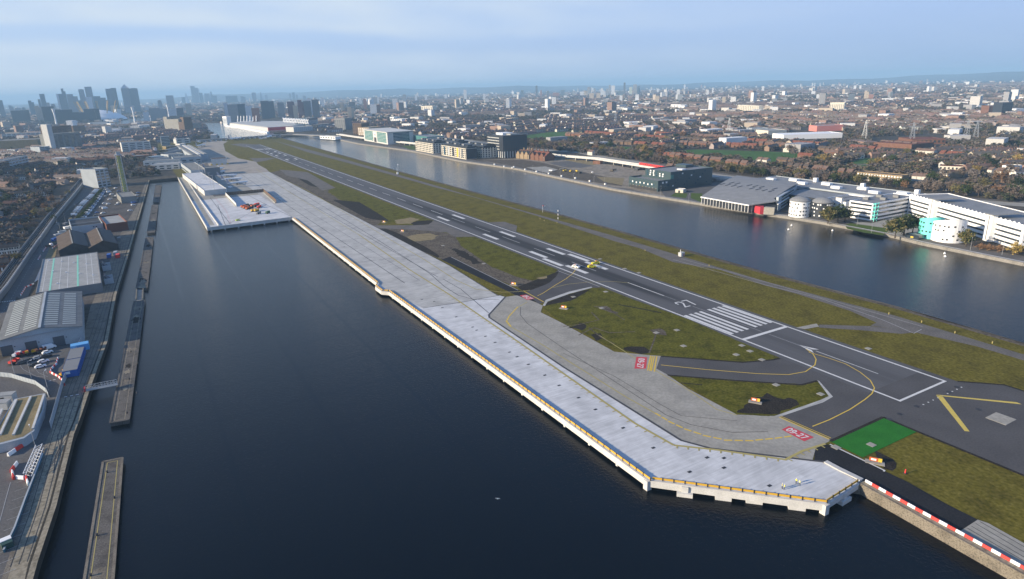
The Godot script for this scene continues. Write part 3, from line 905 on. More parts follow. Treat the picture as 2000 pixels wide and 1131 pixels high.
# ---------- kit of parts ----------
func walls_roof(o: Node3D, w: float, d: float, h: float, wm: Material, rm: Material, par := 0.7, x := 0.0, z := 0.0, y := 0.0) -> void:
	var b := MB.new()
	b.box(x, y, z, w, h - par, d)
	if par > 0.0:
		for s: int in [-1, 1]:
			b.box(x, y + h - par, z + s * (d / 2 - 0.2), w, par, 0.4)
			b.box(x + s * (w / 2 - 0.2), y + h - par, z, 0.4, par, d - 0.8)
	part("wall", b.done(wm), o)
	b = MB.new()
	b.box(x, y + h - par + 0.02, z, w - 0.82, 0.05, d - 0.82)
	part("roof", b.done(rm), o)

# rows of panes on one face: 0 front (+z), 1 right (+x), 2 back, 3 left
func panes(o: Node3D, face: int, w: float, d: float, cols: int, rows: int, y0: float, pitch: float, ww: float, wh: float, m: Material, x := 0.0, z := 0.0, span := -1.0, off := 0.0, called := "window") -> void:
	var b := MB.new()
	b.box(0, 0, 0, ww, wh, 0.14, true)
	var me := b.done(m)
	var wide := w if face % 2 == 0 else d
	var out := d / 2 if face % 2 == 0 else w / 2
	if span < 0:
		span = wide
	for r in rows:
		for c in cols:
			var t := (c + 0.5) / cols * span - span / 2 + off
			var p := Vector3(t, y0 + r * pitch, out + 0.0)
			var turn := face * PI / 2
			part(called, me, o, Vector3(x, 0, z) + p.rotated(Vector3.UP, turn), turn)

# pitched roof building, ridge along local z (depth) or x
func gable(o: Node3D, w: float, d: float, eave: float, ridge: float, wm: Material, rm: Material, over := 0.3, ridge_x := false) -> void:
	var b := MB.new()
	if ridge_x:
		b.xf = Transform3D(Basis(Vector3.UP, PI / 2), Vector3.ZERO)
		var s := w
		w = d
		d = s
	var hw := w / 2
	var hd := d / 2
	for s: float in [-1.0, 1.0]:
		b.quad(Vector3(s * hw, 0, s * hd), Vector3(s * hw, 0, -s * hd), Vector3(s * hw, eave, -s * hd), Vector3(s * hw, eave, s * hd))
		b.quad(Vector3(-s * hw, 0, s * hd), Vector3(s * hw, 0, s * hd), Vector3(s * hw, eave, s * hd), Vector3(-s * hw, eave, s * hd))
		b.tri(Vector3(-s * hw, eave, s * hd), Vector3(s * hw, eave, s * hd), Vector3(0, ridge, s * hd))
	part("wall", b.done(wm), o)
	var r := MB.new()
	r.xf = b.xf
	var t := 0.18
	var k := (ridge - eave) / hw
	var ex := hw + over
	var ey := eave - k * over
	for s: float in [-1.0, 1.0]:
		var A := Vector3(s * ex, ey + t, hd + over)
		var B := Vector3(s * ex, ey + t, -hd - over)
		var C := Vector3(0, ridge + t, -hd - over)
		var D := Vector3(0, ridge + t, hd + over)
		var dn := Vector3(0, -t, 0)
		if s > 0:
			r.quad(A, B, C, D)
			r.quad(A + dn, B + dn, B, A)
			r.quad(A + dn, A, D, D + dn)
			r.quad(B, B + dn, C + dn, C)
		else:
			r.quad(B, A, D, C)
			r.quad(B + dn, A + dn, A, B)
			r.quad(A, A + dn, D + dn, D)
			r.quad(B + dn, B, C, C + dn)
	part("roof", r.done(rm), o)

func box_part(o: Node3D, called: String, x: float, y: float, z: float, w: float, h: float, d: float, m: Material, turn := 0.0) -> MeshInstance3D:
	var b := MB.new()
	b.box(0, 0, 0, w, h, d, true)
	return part(called, b.done(m), o, Vector3(x, y, z), turn)

# block from a [cx, cz, turn, w, d, h] record
func block(called: String, label: String, cat: String, q: Array, wm: Material, rm: Material, par := 0.7, group := "") -> Node3D:
	var o := thing(called, label, cat, q[0], q[1], q[2], group)
	walls_roof(o, q[3], q[4], q[5], wm, rm, par)
	return o

func car_src(kind: int, body: Material) -> Node3D:
	# kind 0 hatchback, 1 saloon, 2 van
	var o := thing(["parked_car", "parked_car", "parked_van"][kind], "", ["car", "car", "van"][kind])
	var b := MB.new()
	var L: float = [4.2, 4.6, 5.2][kind]
	var prof: Array = [
		[-2.1, 0.3, -2.1, 0.85, -1.75, 1.0, -1.45, 1.45, 0.35, 1.5, 1.0, 0.98, 1.95, 0.82, 2.1, 0.6, 2.1, 0.3],
		[-2.3, 0.3, -2.3, 0.9, -1.5, 0.98, -0.95, 1.42, 0.45, 1.45, 1.1, 0.97, 2.1, 0.82, 2.3, 0.6, 2.3, 0.3],
		[-2.6, 0.35, -2.6, 2.1, -2.5, 2.25, 1.3, 2.25, 1.9, 1.35, 2.5, 1.15, 2.6, 0.85, 2.6, 0.35]][kind]
	var half := 0.86 if kind < 2 else 0.98
	# side outline extruded across, roof drawn in a little
	var cnt := prof.size() / 2
	for i in cnt:
		var j := (i + 1) % cnt
		var ya: float = prof[i * 2 + 1]
		var yb: float = prof[j * 2 + 1]
		var ha := half - (0.14 if ya > 1.2 else 0.0)
		var hb := half - (0.14 if yb > 1.2 else 0.0)
		var a := Vector3(prof[i * 2], ya, -ha)
		var d := Vector3(prof[j * 2], yb, -hb)
		b.quad(Vector3(a.x, a.y, ha), Vector3(d.x, d.y, hb), d, a)
	for s: float in [-1.0, 1.0]:
		for i in range(1, cnt - 1):
			var pts := []
			for q in [0, i, i + 1]:
				var y: float = prof[q * 2 + 1]
				pts.append(Vector3(prof[q * 2], y, s * (half - (0.14 if y > 1.2 else 0.0))))
			if s > 0:
				b.tri(pts[0], pts[2], pts[1])
			else:
				b.tri(pts[0], pts[1], pts[2])
	part("body", b.done(body), o)
	var g := MB.new()
	if kind < 2:
		var f: Array = [[0.4, 1.44, 1.0, 1.0], [0.5, 1.4, 1.1, 1.0]][kind]
		g.quad(Vector3(f[2] + 0.03, f[3] + 0.03, 0.74), Vector3(f[2] + 0.03, f[3] + 0.03, -0.74), Vector3(f[0] + 0.03, f[1] + 0.03, -0.62), Vector3(f[0] + 0.03, f[1] + 0.03, 0.62))
		part("windscreen", g.done(M.glass), o)
		g = MB.new()
		for s: float in [-1.0, 1.0]:
			g.bar(Vector3(-1.35, 1.2, s * 0.80), Vector3(0.45, 1.2, s * 0.80), 0.06, 0.34)
		part("side_window", g.done(M.glass), o)
		g = MB.new()
		var rx: float = [-1.62, -1.26][kind]
		g.bar(Vector3(rx, 1.25, -0.6), Vector3(rx, 1.25, 0.6), 0.12, 0.3)
		part("rear_window", g.done(M.glass), o)
	else:
		g.quad(Vector3(1.93, 1.42, 0.85), Vector3(1.93, 1.42, -0.85), Vector3(1.36, 2.18, -0.78), Vector3(1.36, 2.18, 0.78))
		part("windscreen", g.done(M.glass), o)
	var wl := MB.new()
	wl.xf = Transform3D(Basis(Vector3.RIGHT, PI / 2), Vector3.ZERO)
	wl.lathe(0, 0, [[-0.11, 0.0], [-0.11, 0.32], [0.11, 0.32], [0.11, 0.0]], 10)
	var wm := wl.done(M.rubber)
	for sx in [-1.0, 1.0]:
		for sz in [-1.0, 1.0]:
			part("wheel", wm, o, Vector3(sx * L * 0.3, 0.32, sz * (half - 0.1)))
	return o

var cars := []
var bodies := []
var car_words := ["white", "silver", "dark grey", "black", "blue", "red"]
func put_car(x: float, z: float, turn: float, k: int, col: int, label: String, group: String) -> Node3D:
	var c := copy(cars[k], x, z, turn, label % car_words[col] if "%s" in label else label, group)
	(c.get_child(0) as MeshInstance3D).material_override = bodies[col]
	return c

func make_cars() -> void:
	bodies = [mat(0.78, 0.78, 0.78, 0.3), mat(0.42, 0.43, 0.45, 0.3, 0.3), mat(0.08, 0.085, 0.09, 0.3), mat(0.02, 0.02, 0.022, 0.3), mat(0.03, 0.09, 0.28, 0.3), mat(0.42, 0.03, 0.025, 0.3)]
	for k in 3:
		cars.append(stash(car_src(k, bodies[0])))

var crowns := []
var trunks := []
var leaf_m := {}
func make_trees() -> void:
	# crowns: many small twig and leaf clumps through the volume, on forking limbs
	for kind in 3:
		var b := MB.new()
		var r := RandomNumberGenerator.new()
		r.seed = 77 + kind
		var clumps: int = [46, 40, 16][kind]
		var per: int = [15, 15, 7][kind]
		var size: float = [0.34, 0.42, 1.0][kind]
		var t := MB.new()
		t.lathe(0, 0, [[0, 0.055], [0.18, 0.035], [0.55, 0.016], [0.8, 0.003]], 6)
		for c in clumps:
			var th := r.randf() * TAU
			var u := r.randf_range(-0.75, 1.0)
			var rad := pow(r.randf(), 0.45)
			var sq := sqrt(1.0 - u * u * 0.9)
			var wob := 0.8 + 0.35 * sin(th * 3.0 + kind) * cos(u * 4.0)
			var p := Vector3(cos(th) * sq * 0.44 * rad * wob, 0.60 + u * 0.36 * rad, sin(th) * sq * 0.44 * rad * wob)
			if kind < 2 and c % 3 == 0:
				t.bar(Vector3(0, 0.22 + 0.3 * r.randf(), 0), p, 0.014)
			var shade := r.randf_range(0.62, 1.3)
			for q in per:
				var o := p + Vector3(r.randfn(), r.randfn(), r.randfn()) * 0.062
				var a := Vector3(r.randfn(), r.randfn(), r.randfn()).normalized() * size * 0.10
				var e := a.cross(Vector3(r.randfn(), r.randfn(), r.randfn())).normalized() * size * 0.085
				b.col = Color(1, 1, 1) * (shade * r.randf_range(0.8, 1.2))
				b.tri(o - a - e, o + a - e, o + e * 1.2)
				if kind != 1:
					b.tri(o + a * 0.3 + e * 1.4, o - a + e * 0.1, o + a * 0.7 - e * 0.8)
		var cm := b.done(null)
		crowns.append(cm)
		trunks.append(t.done(mat(0.06, 0.048, 0.04, 0.95)))
	for e in [["bare_brown", 0.225, 0.18, 0.145], ["bare_grey", 0.23, 0.195, 0.17], ["olive", 0.20, 0.175, 0.07], ["green", 0.062, 0.085, 0.03], ["rust", 0.26, 0.155, 0.085], ["golden", 0.40, 0.29, 0.09], ["evergreen", 0.035, 0.055, 0.028]]:
		var m := mat(e[1], e[2], e[3], 0.95, 0.0, 0.2)
		m.vertex_color_use_as_albedo = true
		m.backlight_enabled = true
		m.backlight = Color(0.5, 0.5, 0.5)
		leaf_m[e[0]] = m

func tree(kind: String, x: float, z: float, h: float, wide: float, label: String, group: String, shape := -1) -> Node3D:
	var o := thing("tree", label, "tree", x, z, fmod(x * 3.7 + z * 1.3, TAU), group)
	var k := shape if shape >= 0 else int(absf(x * 7 + z * 3)) % 2
	var c := part("crown", crowns[k], o)
	c.material_override = leaf_m[kind]
	c.scale = Vector3(wide, h, wide)
	var t := part("trunk", trunks[k], o)
	t.scale = Vector3(h * 0.8, h, h * 0.8)
	return o

var lamp_src: Node3D
func make_lamps() -> void:
	lamp_src = thing("street_lamp", "", "street lamp")
	var b := MB.new()
	b.lathe(0, 0, [[0, 0.11], [8.0, 0.06]], 6)
	b.bar(Vector3(0, 7.95, 0), Vector3(1.3, 8.2, 0), 0.1)
	part("pole", b.done(M.grey), lamp_src)
	b = MB.new()
	b.box(1.5, 8.12, 0, 0.8, 0.14, 0.3, true)
	part("lamp_head", b.done(M.white), lamp_src)
	stash(lamp_src)

var blocks_src := []
func make_barrier_units() -> void:
	for k in 2:
		var b := MB.new()
		for s: float in [-1.0, 1.0]:
			b.quad(Vector3(-s * 1.0, 0, s * 0.27), Vector3(s * 1.0, 0, s * 0.27), Vector3(s * 1.0, 0.45, s * 0.2), Vector3(-s * 1.0, 0.45, s * 0.2))
			b.quad(Vector3(-s * 1.0, 0.45, s * 0.2), Vector3(s * 1.0, 0.45, s * 0.2), Vector3(s * 1.0, 0.85, s * 0.12), Vector3(-s * 1.0, 0.85, s * 0.12))
			b.quad(Vector3(s, 0, 0.27 * s), Vector3(s, 0, -0.27 * s), Vector3(s, 0.85, -0.12 * s), Vector3(s, 0.85, 0.12 * s))
		b.quad(Vector3(-1, 0.85, 0.12), Vector3(1, 0.85, 0.12), Vector3(1, 0.85, -0.12), Vector3(-1, 0.85, -0.12))
		var o := top("traffic_barrier", b.done(M.red if k else M.white), "", "barrier")
		blocks_src.append(stash(o))

# red and white units end to end along a line
func barrier_run(xz: Array, where: String, group: String, big := 1.0) -> void:
	var i := 0
	var runs := along(xz, 2.05 * big, 1.0)
	for p in runs:
		var k := i % 2
		var o := copy(blocks_src[k], p[0], p[1], p[2], ("red" if k else "white") + " plastic barrier unit " + where + (["", ", first stretch", ", second stretch", ", third stretch", ", fourth stretch", ", last stretch"][1 + mini(4, i * 5 / runs.size())] if runs.size() > 12 else ""), group)
		o.scale = Vector3(big, big, big)
		i += 1

func container(q: Array, body: Material, label: String, group := "") -> Node3D:
	# ribbed steel box with a door end
	var o := thing("shipping_container", label, "container", q[0], q[1], q[2], group, q[6] if q.size() > 6 else 0.0)
	var w: float = q[3]
	var d: float = q[4]
	var h: float = q[5]
	var b := MB.new()
	b.box(0, 0.1, 0, w - 0.1, h - 0.2, d - 0.1, true)
	var n := int(w / 0.6)
	for i in n:
		for s: int in [-1, 1]:
			b.box(-w / 2 + (i + 0.5) * w / n, 0.15, s * (d / 2 - 0.03), w / n * 0.5, h - 0.3, 0.06)
	part("body", b.done(body), o)
	b = MB.new()
	for sx in [-1, 1]:
		for sz in [-1, 1]:
			b.box(sx * (w / 2 - 0.06), 0, sz * (d / 2 - 0.06), 0.14, h, 0.14)
	part("frame", b.done(body), o)
	b = MB.new()
	b.box(w / 2, 0.2, 0, 0.08, h - 0.4, d - 0.5)
	part("door", b.done(body), o)
	return o

func stash(o: Node3D) -> Node3D:
	remove_child(o)
	return o

func jetties() -> void:
	var tops := [
		[[-262.3,17.4, -262.7,38.2, -256.7,41.9, -256.2,19.4, -254.2,-42.8, -259.6,-43.4], "nearest weathered concrete jetty in the dock with two yellow edge lines"],
		[[-258,-72.2, -252.2,-71.2, -243.1,-231.3, -248.5,-230.6], "long concrete jetty in the dock joined to the quay by a white footbridge"],
		[[-246.8,-261.4, -241.1,-257.5, -231.9,-422, -237.1,-425.8], "mottled concrete jetty beyond the one with the footbridge, with pale cross bands"],
		[[-235.7,-446.7, -230,-444.9, -220.9,-609.5, -226.2,-613.7], "short concrete jetty with one dark end, opposite the two gabled sheds"],
		[[-224.5,-632.8, -219.1,-628.5, -209.3,-790.7, -215.7,-796.2], "farthest small concrete jetty near the end of the dock"]]
	for i in 5:
		var q: Array = tops[i][0]
		var o := thing("jetty", tops[i][1], "jetty", 0, 0, 0, "jetties standing in the dock")
		o.position.y = 1.3
		var b := MB.new()
		b.prism(q, -7.0, -3.0)
		part("body", b.done(M.jetty), o)
		var c := Vector2.ZERO
		for k in range(0, q.size(), 2):
			c += Vector2(q[k], q[k + 1]) / (q.size() / 2)
		# raised kerb round the rim
		b = MB.new()
		var rim := []
		for k in range(0, q.size() + 2, 2):
			var p := Vector2(q[k % q.size()], q[(k + 1) % q.size()])
			rim.append_array([p.x, p.y])
		b.wall(rim, 0.7, -3.2, -2.88)
		part("kerb", b.done(M.jetty if i > 0 else M.quay), o)
		var pg := PackedVector2Array()
		for k in range(0, q.size(), 2):
			pg.append(Vector2(q[k], q[k + 1]))
		if i < 2:
			var inner := []
			for p in Geometry2D.offset_polygon(pg, -1.3)[0]:
				inner.append_array([p.x, p.y])
			inner.append_array([inner[0], inner[1]])
			b = MB.new()
			b.ribbon(inner, 0.22, -2.97)
			part("painted_line", b.done(M.dullyellow if i == 0 else M.stone), o)
		var lx: float = q[0]
		b = MB.new()
		b.lathe(0, 0, [[-3.0, 0.28], [-2.5, 0.22], [-2.45, 0.36], [-2.3, 0.3], [-2.3, 0.0]], 8)
		var bm := b.done(M.dark)
		for p in along([q[2], q[3], q[q.size() - 4], q[q.size() - 3]], 17.0, 6.0):
			part("bollard", bm, o, Vector3(lerpf(p[0], c.x, 0.5) + (1.5 if int(p[1]) % 2 == 0 else -1.5), 0, p[1]))
		var r := RandomNumberGenerator.new()
		r.seed = 5 + i
		for k in [7, 12, 10, 4, 3][i]:
			var f := r.randf()
			var px := lerpf((q[0] + q[2]) / 2, (q[q.size() - 2] + q[q.size() - 4]) / 2, f)
			var pz := lerpf((q[1] + q[3]) / 2, (q[q.size() - 1] + q[q.size() - 3]) / 2, f)
			if i == 0:
				pz = lerpf(-34, 60, f)
				px = lerpf(-255.5, -262, f)
			b = MB.new()
			var w := r.randf_range(1.2, 3.4)
			var blot := PackedVector2Array()
			for m in 12:
				blot.append(Vector2(px, pz) + Vector2(cos(TAU * m / 12.0) * w * r.randf_range(0.4, 1.0), sin(TAU * m / 12.0) * w * r.randf_range(0.8, 2.2)))
			for cut in Geometry2D.intersect_polygons(blot, Geometry2D.offset_polygon(pg, -0.5)[0]):
				var flat := []
				for p in cut:
					flat.append_array([p.x, p.y])
				b.prism(flat, -2.985 + k * 0.001, -2.985 + k * 0.001, false)
			if b.v.size():
				part("patch", b.done([M.quay, M.jetty, M.darkdirt, M.stone][k % 4]), o)
	var n := thing("jetty_link", "narrow walled concrete link between the two longest jetties", "jetty")
	n.position.y = 1.3
	var lb := MB.new()
	lb.prism([-246.3,-257.3, -243.1,-255, -243.9,-231.8, -247.2,-231.9], -5.0, -2.9)
	part("walkway", lb.done(M.oldcon), n)
	lb = MB.new()
	lb.wall([-246.5,-257.5, -247.2,-233], 0.4, -2.9, -1.9)
	lb.wall([-243.1,-255, -243.9,-231.8], 0.4, -2.9, -1.9)
	part("parapet", lb.done(M.stone), n)
	# footbridge
	var f := thing("footbridge", "white lattice footbridge from the old quay to the long jetty", "footbridge")
	var A := Vector3(-266.21, 0.3, -104.06)
	var B := Vector3(-255.63, -1, -105.21)
	B.y = -0.3
	var side := (B - A).cross(Vector3.UP).normalized() * 1.2
	var d := MB.new()
	d.bar(A, B, 2.4, 0.25)
	part("walkway", d.done(M.grey), f)
	for s: float in [-1.0, 1.0]:
		d = MB.new()
		var up := Vector3.UP * 1.5
		d.bar(A + side * s, B + side * s, 0.14)
		d.bar(A + side * s + up, B + side * s + up, 0.14)
		for k in 11:
			var p := A.lerp(B, k / 10.0) + side * s
			d.bar(p, p + up, 0.1)
			if k < 10:
				d.bar(p + (up if k % 2 else Vector3.ZERO), A.lerp(B, (k + 1) / 10.0) + side * s + (Vector3.ZERO if k % 2 else up), 0.09)
		part("truss", d.done(M.fascia), f)
	d = MB.new()
	d.box(A.x - 0.4, 0.0, A.z, 0.4, 1.5, 2.2)
	part("gate", d.done(M.redpaint), f)

var south_places := [[-320.0, -330.0, "by the nearest white fronted terrace"], [-335.0, -420.0, "at the left edge beside the second terrace"], [-325.0, -480.0, "behind the brick terrace by the viaduct"], [-345.0, -560.0, "in the gardens opposite the gabled sheds"], [-330.0, -640.0, "in the gardens opposite the car park"], [-318.0, -600.0, "beside the viaduct opposite the car park"], [-350.0, -760.0, "among the terraces opposite the plant building"], [-325.0, -800.0, "beside the viaduct's bend"], [-310.0, -930.0, "at the viaduct's far bend"], [-390.0, -700.0, "at the left edge among the terraces"], [-400.0, -950.0, "in front of the blue grey apartments"], [-350.0, -900.0, "below the long white terrace"]]

func terrace(xz: Array, n: int, depth: float, wall: Material, roof: Material, label: String, group: String, eave := 5.2) -> void:
	# a row of joined houses, each one a thing
	var a := Vector2(xz[0], xz[1])
	var b := Vector2(xz[2], xz[3])
	var w := a.distance_to(b) / n
	var turn := atan2(-(b - a).y, (b - a).x)
	for i in n:
		var c := a.lerp(b, (i + 0.5) / n)
		house(c.x, c.y, turn, w, depth, eave, wall, roof, label, group)

var house_cache := {}
func house(x: float, z: float, turn: float, w: float, d: float, eave: float, wall: Material, roof: Material, label: String, group: String, windows := true) -> Node3D:
	var key := "%d_%d_%d_%d_%d" % [roundi(w * 2), roundi(d * 2), roundi(eave * 2), wall.get_instance_id() % 100000, roof.get_instance_id() % 100000]
	if not house_cache.has(key):
		var o := thing("house", label, "house", 0, 0, 0, group)
		gable(o, w - 0.06, d, eave, eave + d * 0.33, wall, roof, 0.25, true)
		box_part(o, "chimney", w * 0.32, eave + d * 0.2, 0.2, 0.7, d * 0.2, 1.0, M.brick)
		if windows:
			var n := 2
			panes(o, 0, w, d, n, 2, 1.0, 2.5, 1.1, 1.2, M.glass, 0, 0, w * 0.9)
			panes(o, 2, w, d, n, 2, 1.0, 2.5, 1.1, 1.2, M.glass, 0, 0, w * 0.9)
			box_part(o, "door", w * 0.02, 0, d / 2, 0.9, 2.0, 0.14, M.white)
		house_cache[key] = stash(o)
	return copy(house_cache[key], x, z, turn, label, group)

func south_side() -> void:
	M.brick = ground_mat([[0.13, 0.065, 0.045], [0.19, 0.10, 0.07], [0.25, 0.14, 0.10]], 5.0, 30.0, 0.9, 41, 0.05, 0.75)
	M.brownbrick = ground_mat([[0.11, 0.075, 0.055], [0.16, 0.11, 0.08], [0.21, 0.15, 0.11]], 5.0, 30.0, 0.9, 42, 0.05, 0.75)
	M.yellowbrick = ground_mat([[0.26, 0.19, 0.12], [0.33, 0.25, 0.16], [0.40, 0.31, 0.20]], 5.0, 30.0, 0.9, 43, 0.05, 0.75)
	M.render = ground_mat([[0.50, 0.47, 0.42], [0.60, 0.57, 0.52], [0.68, 0.66, 0.61]], 5.0, 30.0, 0.9, 44, 0.05, 0.8)
	M.slate = ground_mat([[0.045, 0.042, 0.042], [0.07, 0.065, 0.065], [0.10, 0.09, 0.088]], 4.0, 25.0, 0.85, 45, 0.05, 0.7)
	M.tile = ground_mat([[0.09, 0.05, 0.04], [0.135, 0.078, 0.06], [0.18, 0.11, 0.085]], 4.0, 25.0, 0.88, 46, 0.05, 0.7)
	M.redtile = ground_mat([[0.16, 0.06, 0.04], [0.21, 0.085, 0.06], [0.27, 0.12, 0.09]], 4.0, 25.0, 0.88, 47, 0.05, 0.7)
	M.sheet = ground_mat([[0.155, 0.16, 0.16], [0.195, 0.20, 0.20], [0.24, 0.24, 0.235]], 12.0, 40.0, 0.6, 48, 0.03, 0.72)
	M.cladding = ground_mat([[0.34, 0.38, 0.42], [0.40, 0.44, 0.48], [0.45, 0.49, 0.53]], 10.0, 60.0, 0.6, 49, 0.03, 0.82)
	M.flatroof = ground_mat([[0.19, 0.19, 0.185], [0.25, 0.25, 0.24], [0.31, 0.305, 0.29]], 14.0, 60.0, 0.9, 50, 0.03, 0.7)
	M.paleroof = ground_mat([[0.30, 0.305, 0.30], [0.36, 0.365, 0.36], [0.42, 0.42, 0.41]], 12.0, 50.0, 0.85, 51, 0.03, 0.75)
	M.brownroof = ground_mat([[0.075, 0.06, 0.052], [0.11, 0.088, 0.075], [0.145, 0.118, 0.10]], 12.0, 40.0, 0.85, 52, 0.03, 0.7)
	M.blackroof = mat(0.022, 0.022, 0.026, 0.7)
	M.mint = mat(0.22, 0.55, 0.42, 0.8)
	M.skylight = mat(0.40, 0.41, 0.36, 0.4)
	M.door = mat(0.07, 0.08, 0.095, 0.6)
	M.rust = mat(0.14, 0.045, 0.028, 0.85)
	# setting: quay paving, yards and road
	var g := setting("south_quay")
	var q := [-280.2,29.4, -278.7,-3, -277.2,-32.3, -276.2,-65.5, -275.5,-75.2, -274.6,-113, -270.4,-167.9, -269.2,-228, -263,-314.8, -257.7,-418.3, -249.1,-515.9, -239.9,-612.4, -227.9,-797.4]
	var e := [-222.4,-843, -233,-661.5, -251.9,-344.6, -258.2,-245.8, -261,-163.9, -265.8,-110, -268.1,-80, -269.5,-66, -271.3,-20.6, -273.4,4.6, -274.7,31.2]
	q.append_array(e)
	sheet("quay_paving", g, q, 0.0, M.quay)
	strip("quay_coping", g, [-274.7,31.2, -273.4,4.6, -271.3,-20.6, -269.5,-66, -268.1,-80, -265.8,-110, -261,-163.9, -258.2,-245.8, -251.9,-344.6, -233,-661.5, -222.4,-843], 1.4, 0.075, M.stone, 0.5)
	for k in 4:
		var ln := []
		for p in [-275.32,3.46, -273.6,-22.03, -272.14,-65.7, -269.66,-110.83, -264.51,-178.29, -258.58,-286.86, -253.39,-415.09]:
			ln.append(p)
		var l2 := []
		for i in range(0, ln.size(), 2):
			l2.append_array([ln[i] - 2.6 + k * 1.7, ln[i + 1]])
		strip("rail_groove", g, l2, 0.22, 0.03, M.dark)
	for ln in [[-273.8,-44.9, -272.2,-54.3, -271.3,-69.2], [-272.2,-40.6, -272.7,-52.8, -270.1,-66.4], [-274.4,-40.3, -271.5,-55.7, -272,-67.6], [-271.4,-38.4, -271.2,-51.9, -273.3,-69.2]]:
		strip("rail_groove", g, ln, 0.2, 0.034, M.dark)
	sheet("worn_paving", g, [-272.3,-67.8, -269.4,-92.5, -267.6,-102.5, -265.8,-110, -268.1,-80, -269.5,-66, -270,-54.8], 0.02, M.stone)
	sheet("pale_paving", g, [-278.5,28.9, -277.5,-2.2, -276.2,-31.6, -275.1,-62.5, -274.9,-84.4, -274.2,-101.6, -266.4,-99.7, -268.1,-80, -269.5,-66, -271.3,-20.6, -273.4,4.6, -274.7,31.2], 0.012, M.stone)
	for pl in [[-273.8,1.2, -272.9,-11.1, -271.5,-10.2, -272.2,2.4], [-272.8,-14.8, -272.1,-31.2, -270.5,-30.2, -271.1,-13.6], [-272,-34.1, -271.2,-55.5, -269.6,-54.5, -270.2,-32.7], [-275.2,9.9, -274.2,3.1, -272.6,4.1, -273.5,10.9], [-274.3,-45.2, -274.1,-61.1, -272.7,-61, -272.7,-44.2]]:
		sheet("paving_slab", g, pl, 0.025, M.stone)
	var y := setting("works_yard")
	sheet("yard_surface", y, [-310.7,-134.9, -299.5,-164.1, -272.5,-169.3, -270.4,-167.9, -274.6,-113, -275.5,-75.2, -276.2,-65.5, -277.2,-32.3, -278.7,-3, -280.2,29.4, -295.4,20], -0.02, M.road)
	sheet("yard_surface", y, [-269.2,-228, -299.5,-253, -295.6,-390.8, -257.7,-418.3, -263,-314.8], -0.02, M.yard)
	sheet("yard_surface", y, [-290.6,-535.7, -277.5,-771.3, -235.1,-658.8, -239.9,-612.4, -249.2,-504, -257.7,-418.3, -295.6,-390.8], -0.02, M.yard)
	for k in 11:
		var f := k / 10.0
		strip("bay_line", y, [lerpf(-280.1,-2.76, f) if false else -281.5, 6.0 - k * 5.2, -276.6 - 0.0, 5.0 - k * 5.2], 0.14, 0.02, M.faint)
	strip("bay_line", y, [-283,-10.2, -283.2,-42.1], 0.16, 0.02, M.faint)
	for ln in [[-294.3,-157.3, -290.7,-144, -285.1,-132.4, -281.3,-128.7], [-288.1,-148.6, -284.6,-136.2, -280.8,-129], [-282.7,-141.2, -281.3,-132.9], [-293.3,-160, -287.8,-145.9]]:
		strip("wheel_arc", y, ln, 0.12, 0.02, M.faint)
	for p in along([-279.7,-123.6, -277.1,-124.2], 1.6):
		strip("crossing_dash", y, [p[0] - 0.4, p[1], p[0] + 0.4, p[1] + 0.1], 0.5, 0.02, M.paint)
	for p in along([-272.9,-102.3, -267.5,-101.9], 1.9):
		strip("crossing_dash", y, [p[0] - 0.5, p[1], p[0] + 0.5, p[1] + 0.05], 0.6, 0.04, M.paint)
	var rd := setting("road")
	sheet("carriageway", rd, [-322.2,-121.9, -313.4,-260.4, -313.3,-375, -308.9,-515.6, -299.4,-715.6, -292.9,-938.8, -289.1,-1003.9, -282.2,-997.7, -283.5,-895.9, -287.5,-748.7, -300.4,-641.1, -307,-554.3, -308.7,-434.2, -305.7,-342.1, -307.7,-276.6, -307.7,-216, -303.6,-109.9], 0.0, M.road)
	sheet("pavement", rd, [-307.7,-276.6, -305.7,-342.1, -308.7,-434.2, -307,-554.3, -303.6,-539.8, -302.7,-434, -302.4,-339.7, -301.7,-261.1], 0.1, M.oldasphalt)
	for p in along([-313.4,-173.4, -310,-261.3, -309,-377, -305.1,-543.8, -294.7,-720.9, -289.4,-928.6], 6.0):
		strip("lane_dash", rd, [p[0] - 1.2 * cos(p[2]), p[1] + 1.2 * sin(p[2]), p[0] + 1.2 * cos(p[2]), p[1] - 1.2 * sin(p[2])], 0.16, 0.02, M.faint)
	for p in along([-314.6,-270, -306.7,-267.9], 1.2):
		strip("crossing_dash", rd, [p[0] - 0.35, p[1], p[0] + 0.35, p[1]], 1.4, 0.025, M.paint)
	# railway on a low concrete viaduct beside the road
	var v := thing("railway_viaduct", "dark curved railway viaduct with low parapets between the road and the terraces", "viaduct")
	var line := [-319.9,-247.2, -317.3,-296.1, -315.6,-404.1, -312.2,-567.3, -305.4,-744.2, -300.9,-876.2, -296.8,-956.6, -288.6,-1030]
	var b := MB.new()
	b.wall(line, 7.5, 0.0, 3.2)
	part("deck", b.done(M.midgrey), v)
	b = MB.new()
	b.ribbon(line, 6.2, 3.26)
	part("track_bed", b.done(M.darkdirt), v)
	for s in [-3.6, 3.6]:
		b = MB.new()
		var l := []
		for i in range(0, line.size(), 2):
			l.append_array([line[i] + s, line[i + 1]])
		b.wall(l, 0.35, 3.2, 4.3)
		part("parapet", b.done(M.fascia if s > 0 else M.midgrey), v)
	for s in [-2.2, -0.9, 0.9, 2.2]:
		b = MB.new()
		b.ribbon(line, 0.12, 3.3, s)
		part("rail", b.done(M.steel), v)
	# the big grey shed
	var sh := thing("warehouse", "big pale grey metal shed with pale skylight panels and three roller doors", "warehouse", -286.6, -201.6, 0.047)
	gable(sh, 31.5, 67, 7.4, 10.2, M.cladding, M.sheet, 0.5)
	var pm := MB.new()
	pm.box(0, 0, 0, 5.2, 0.05, 1.5)
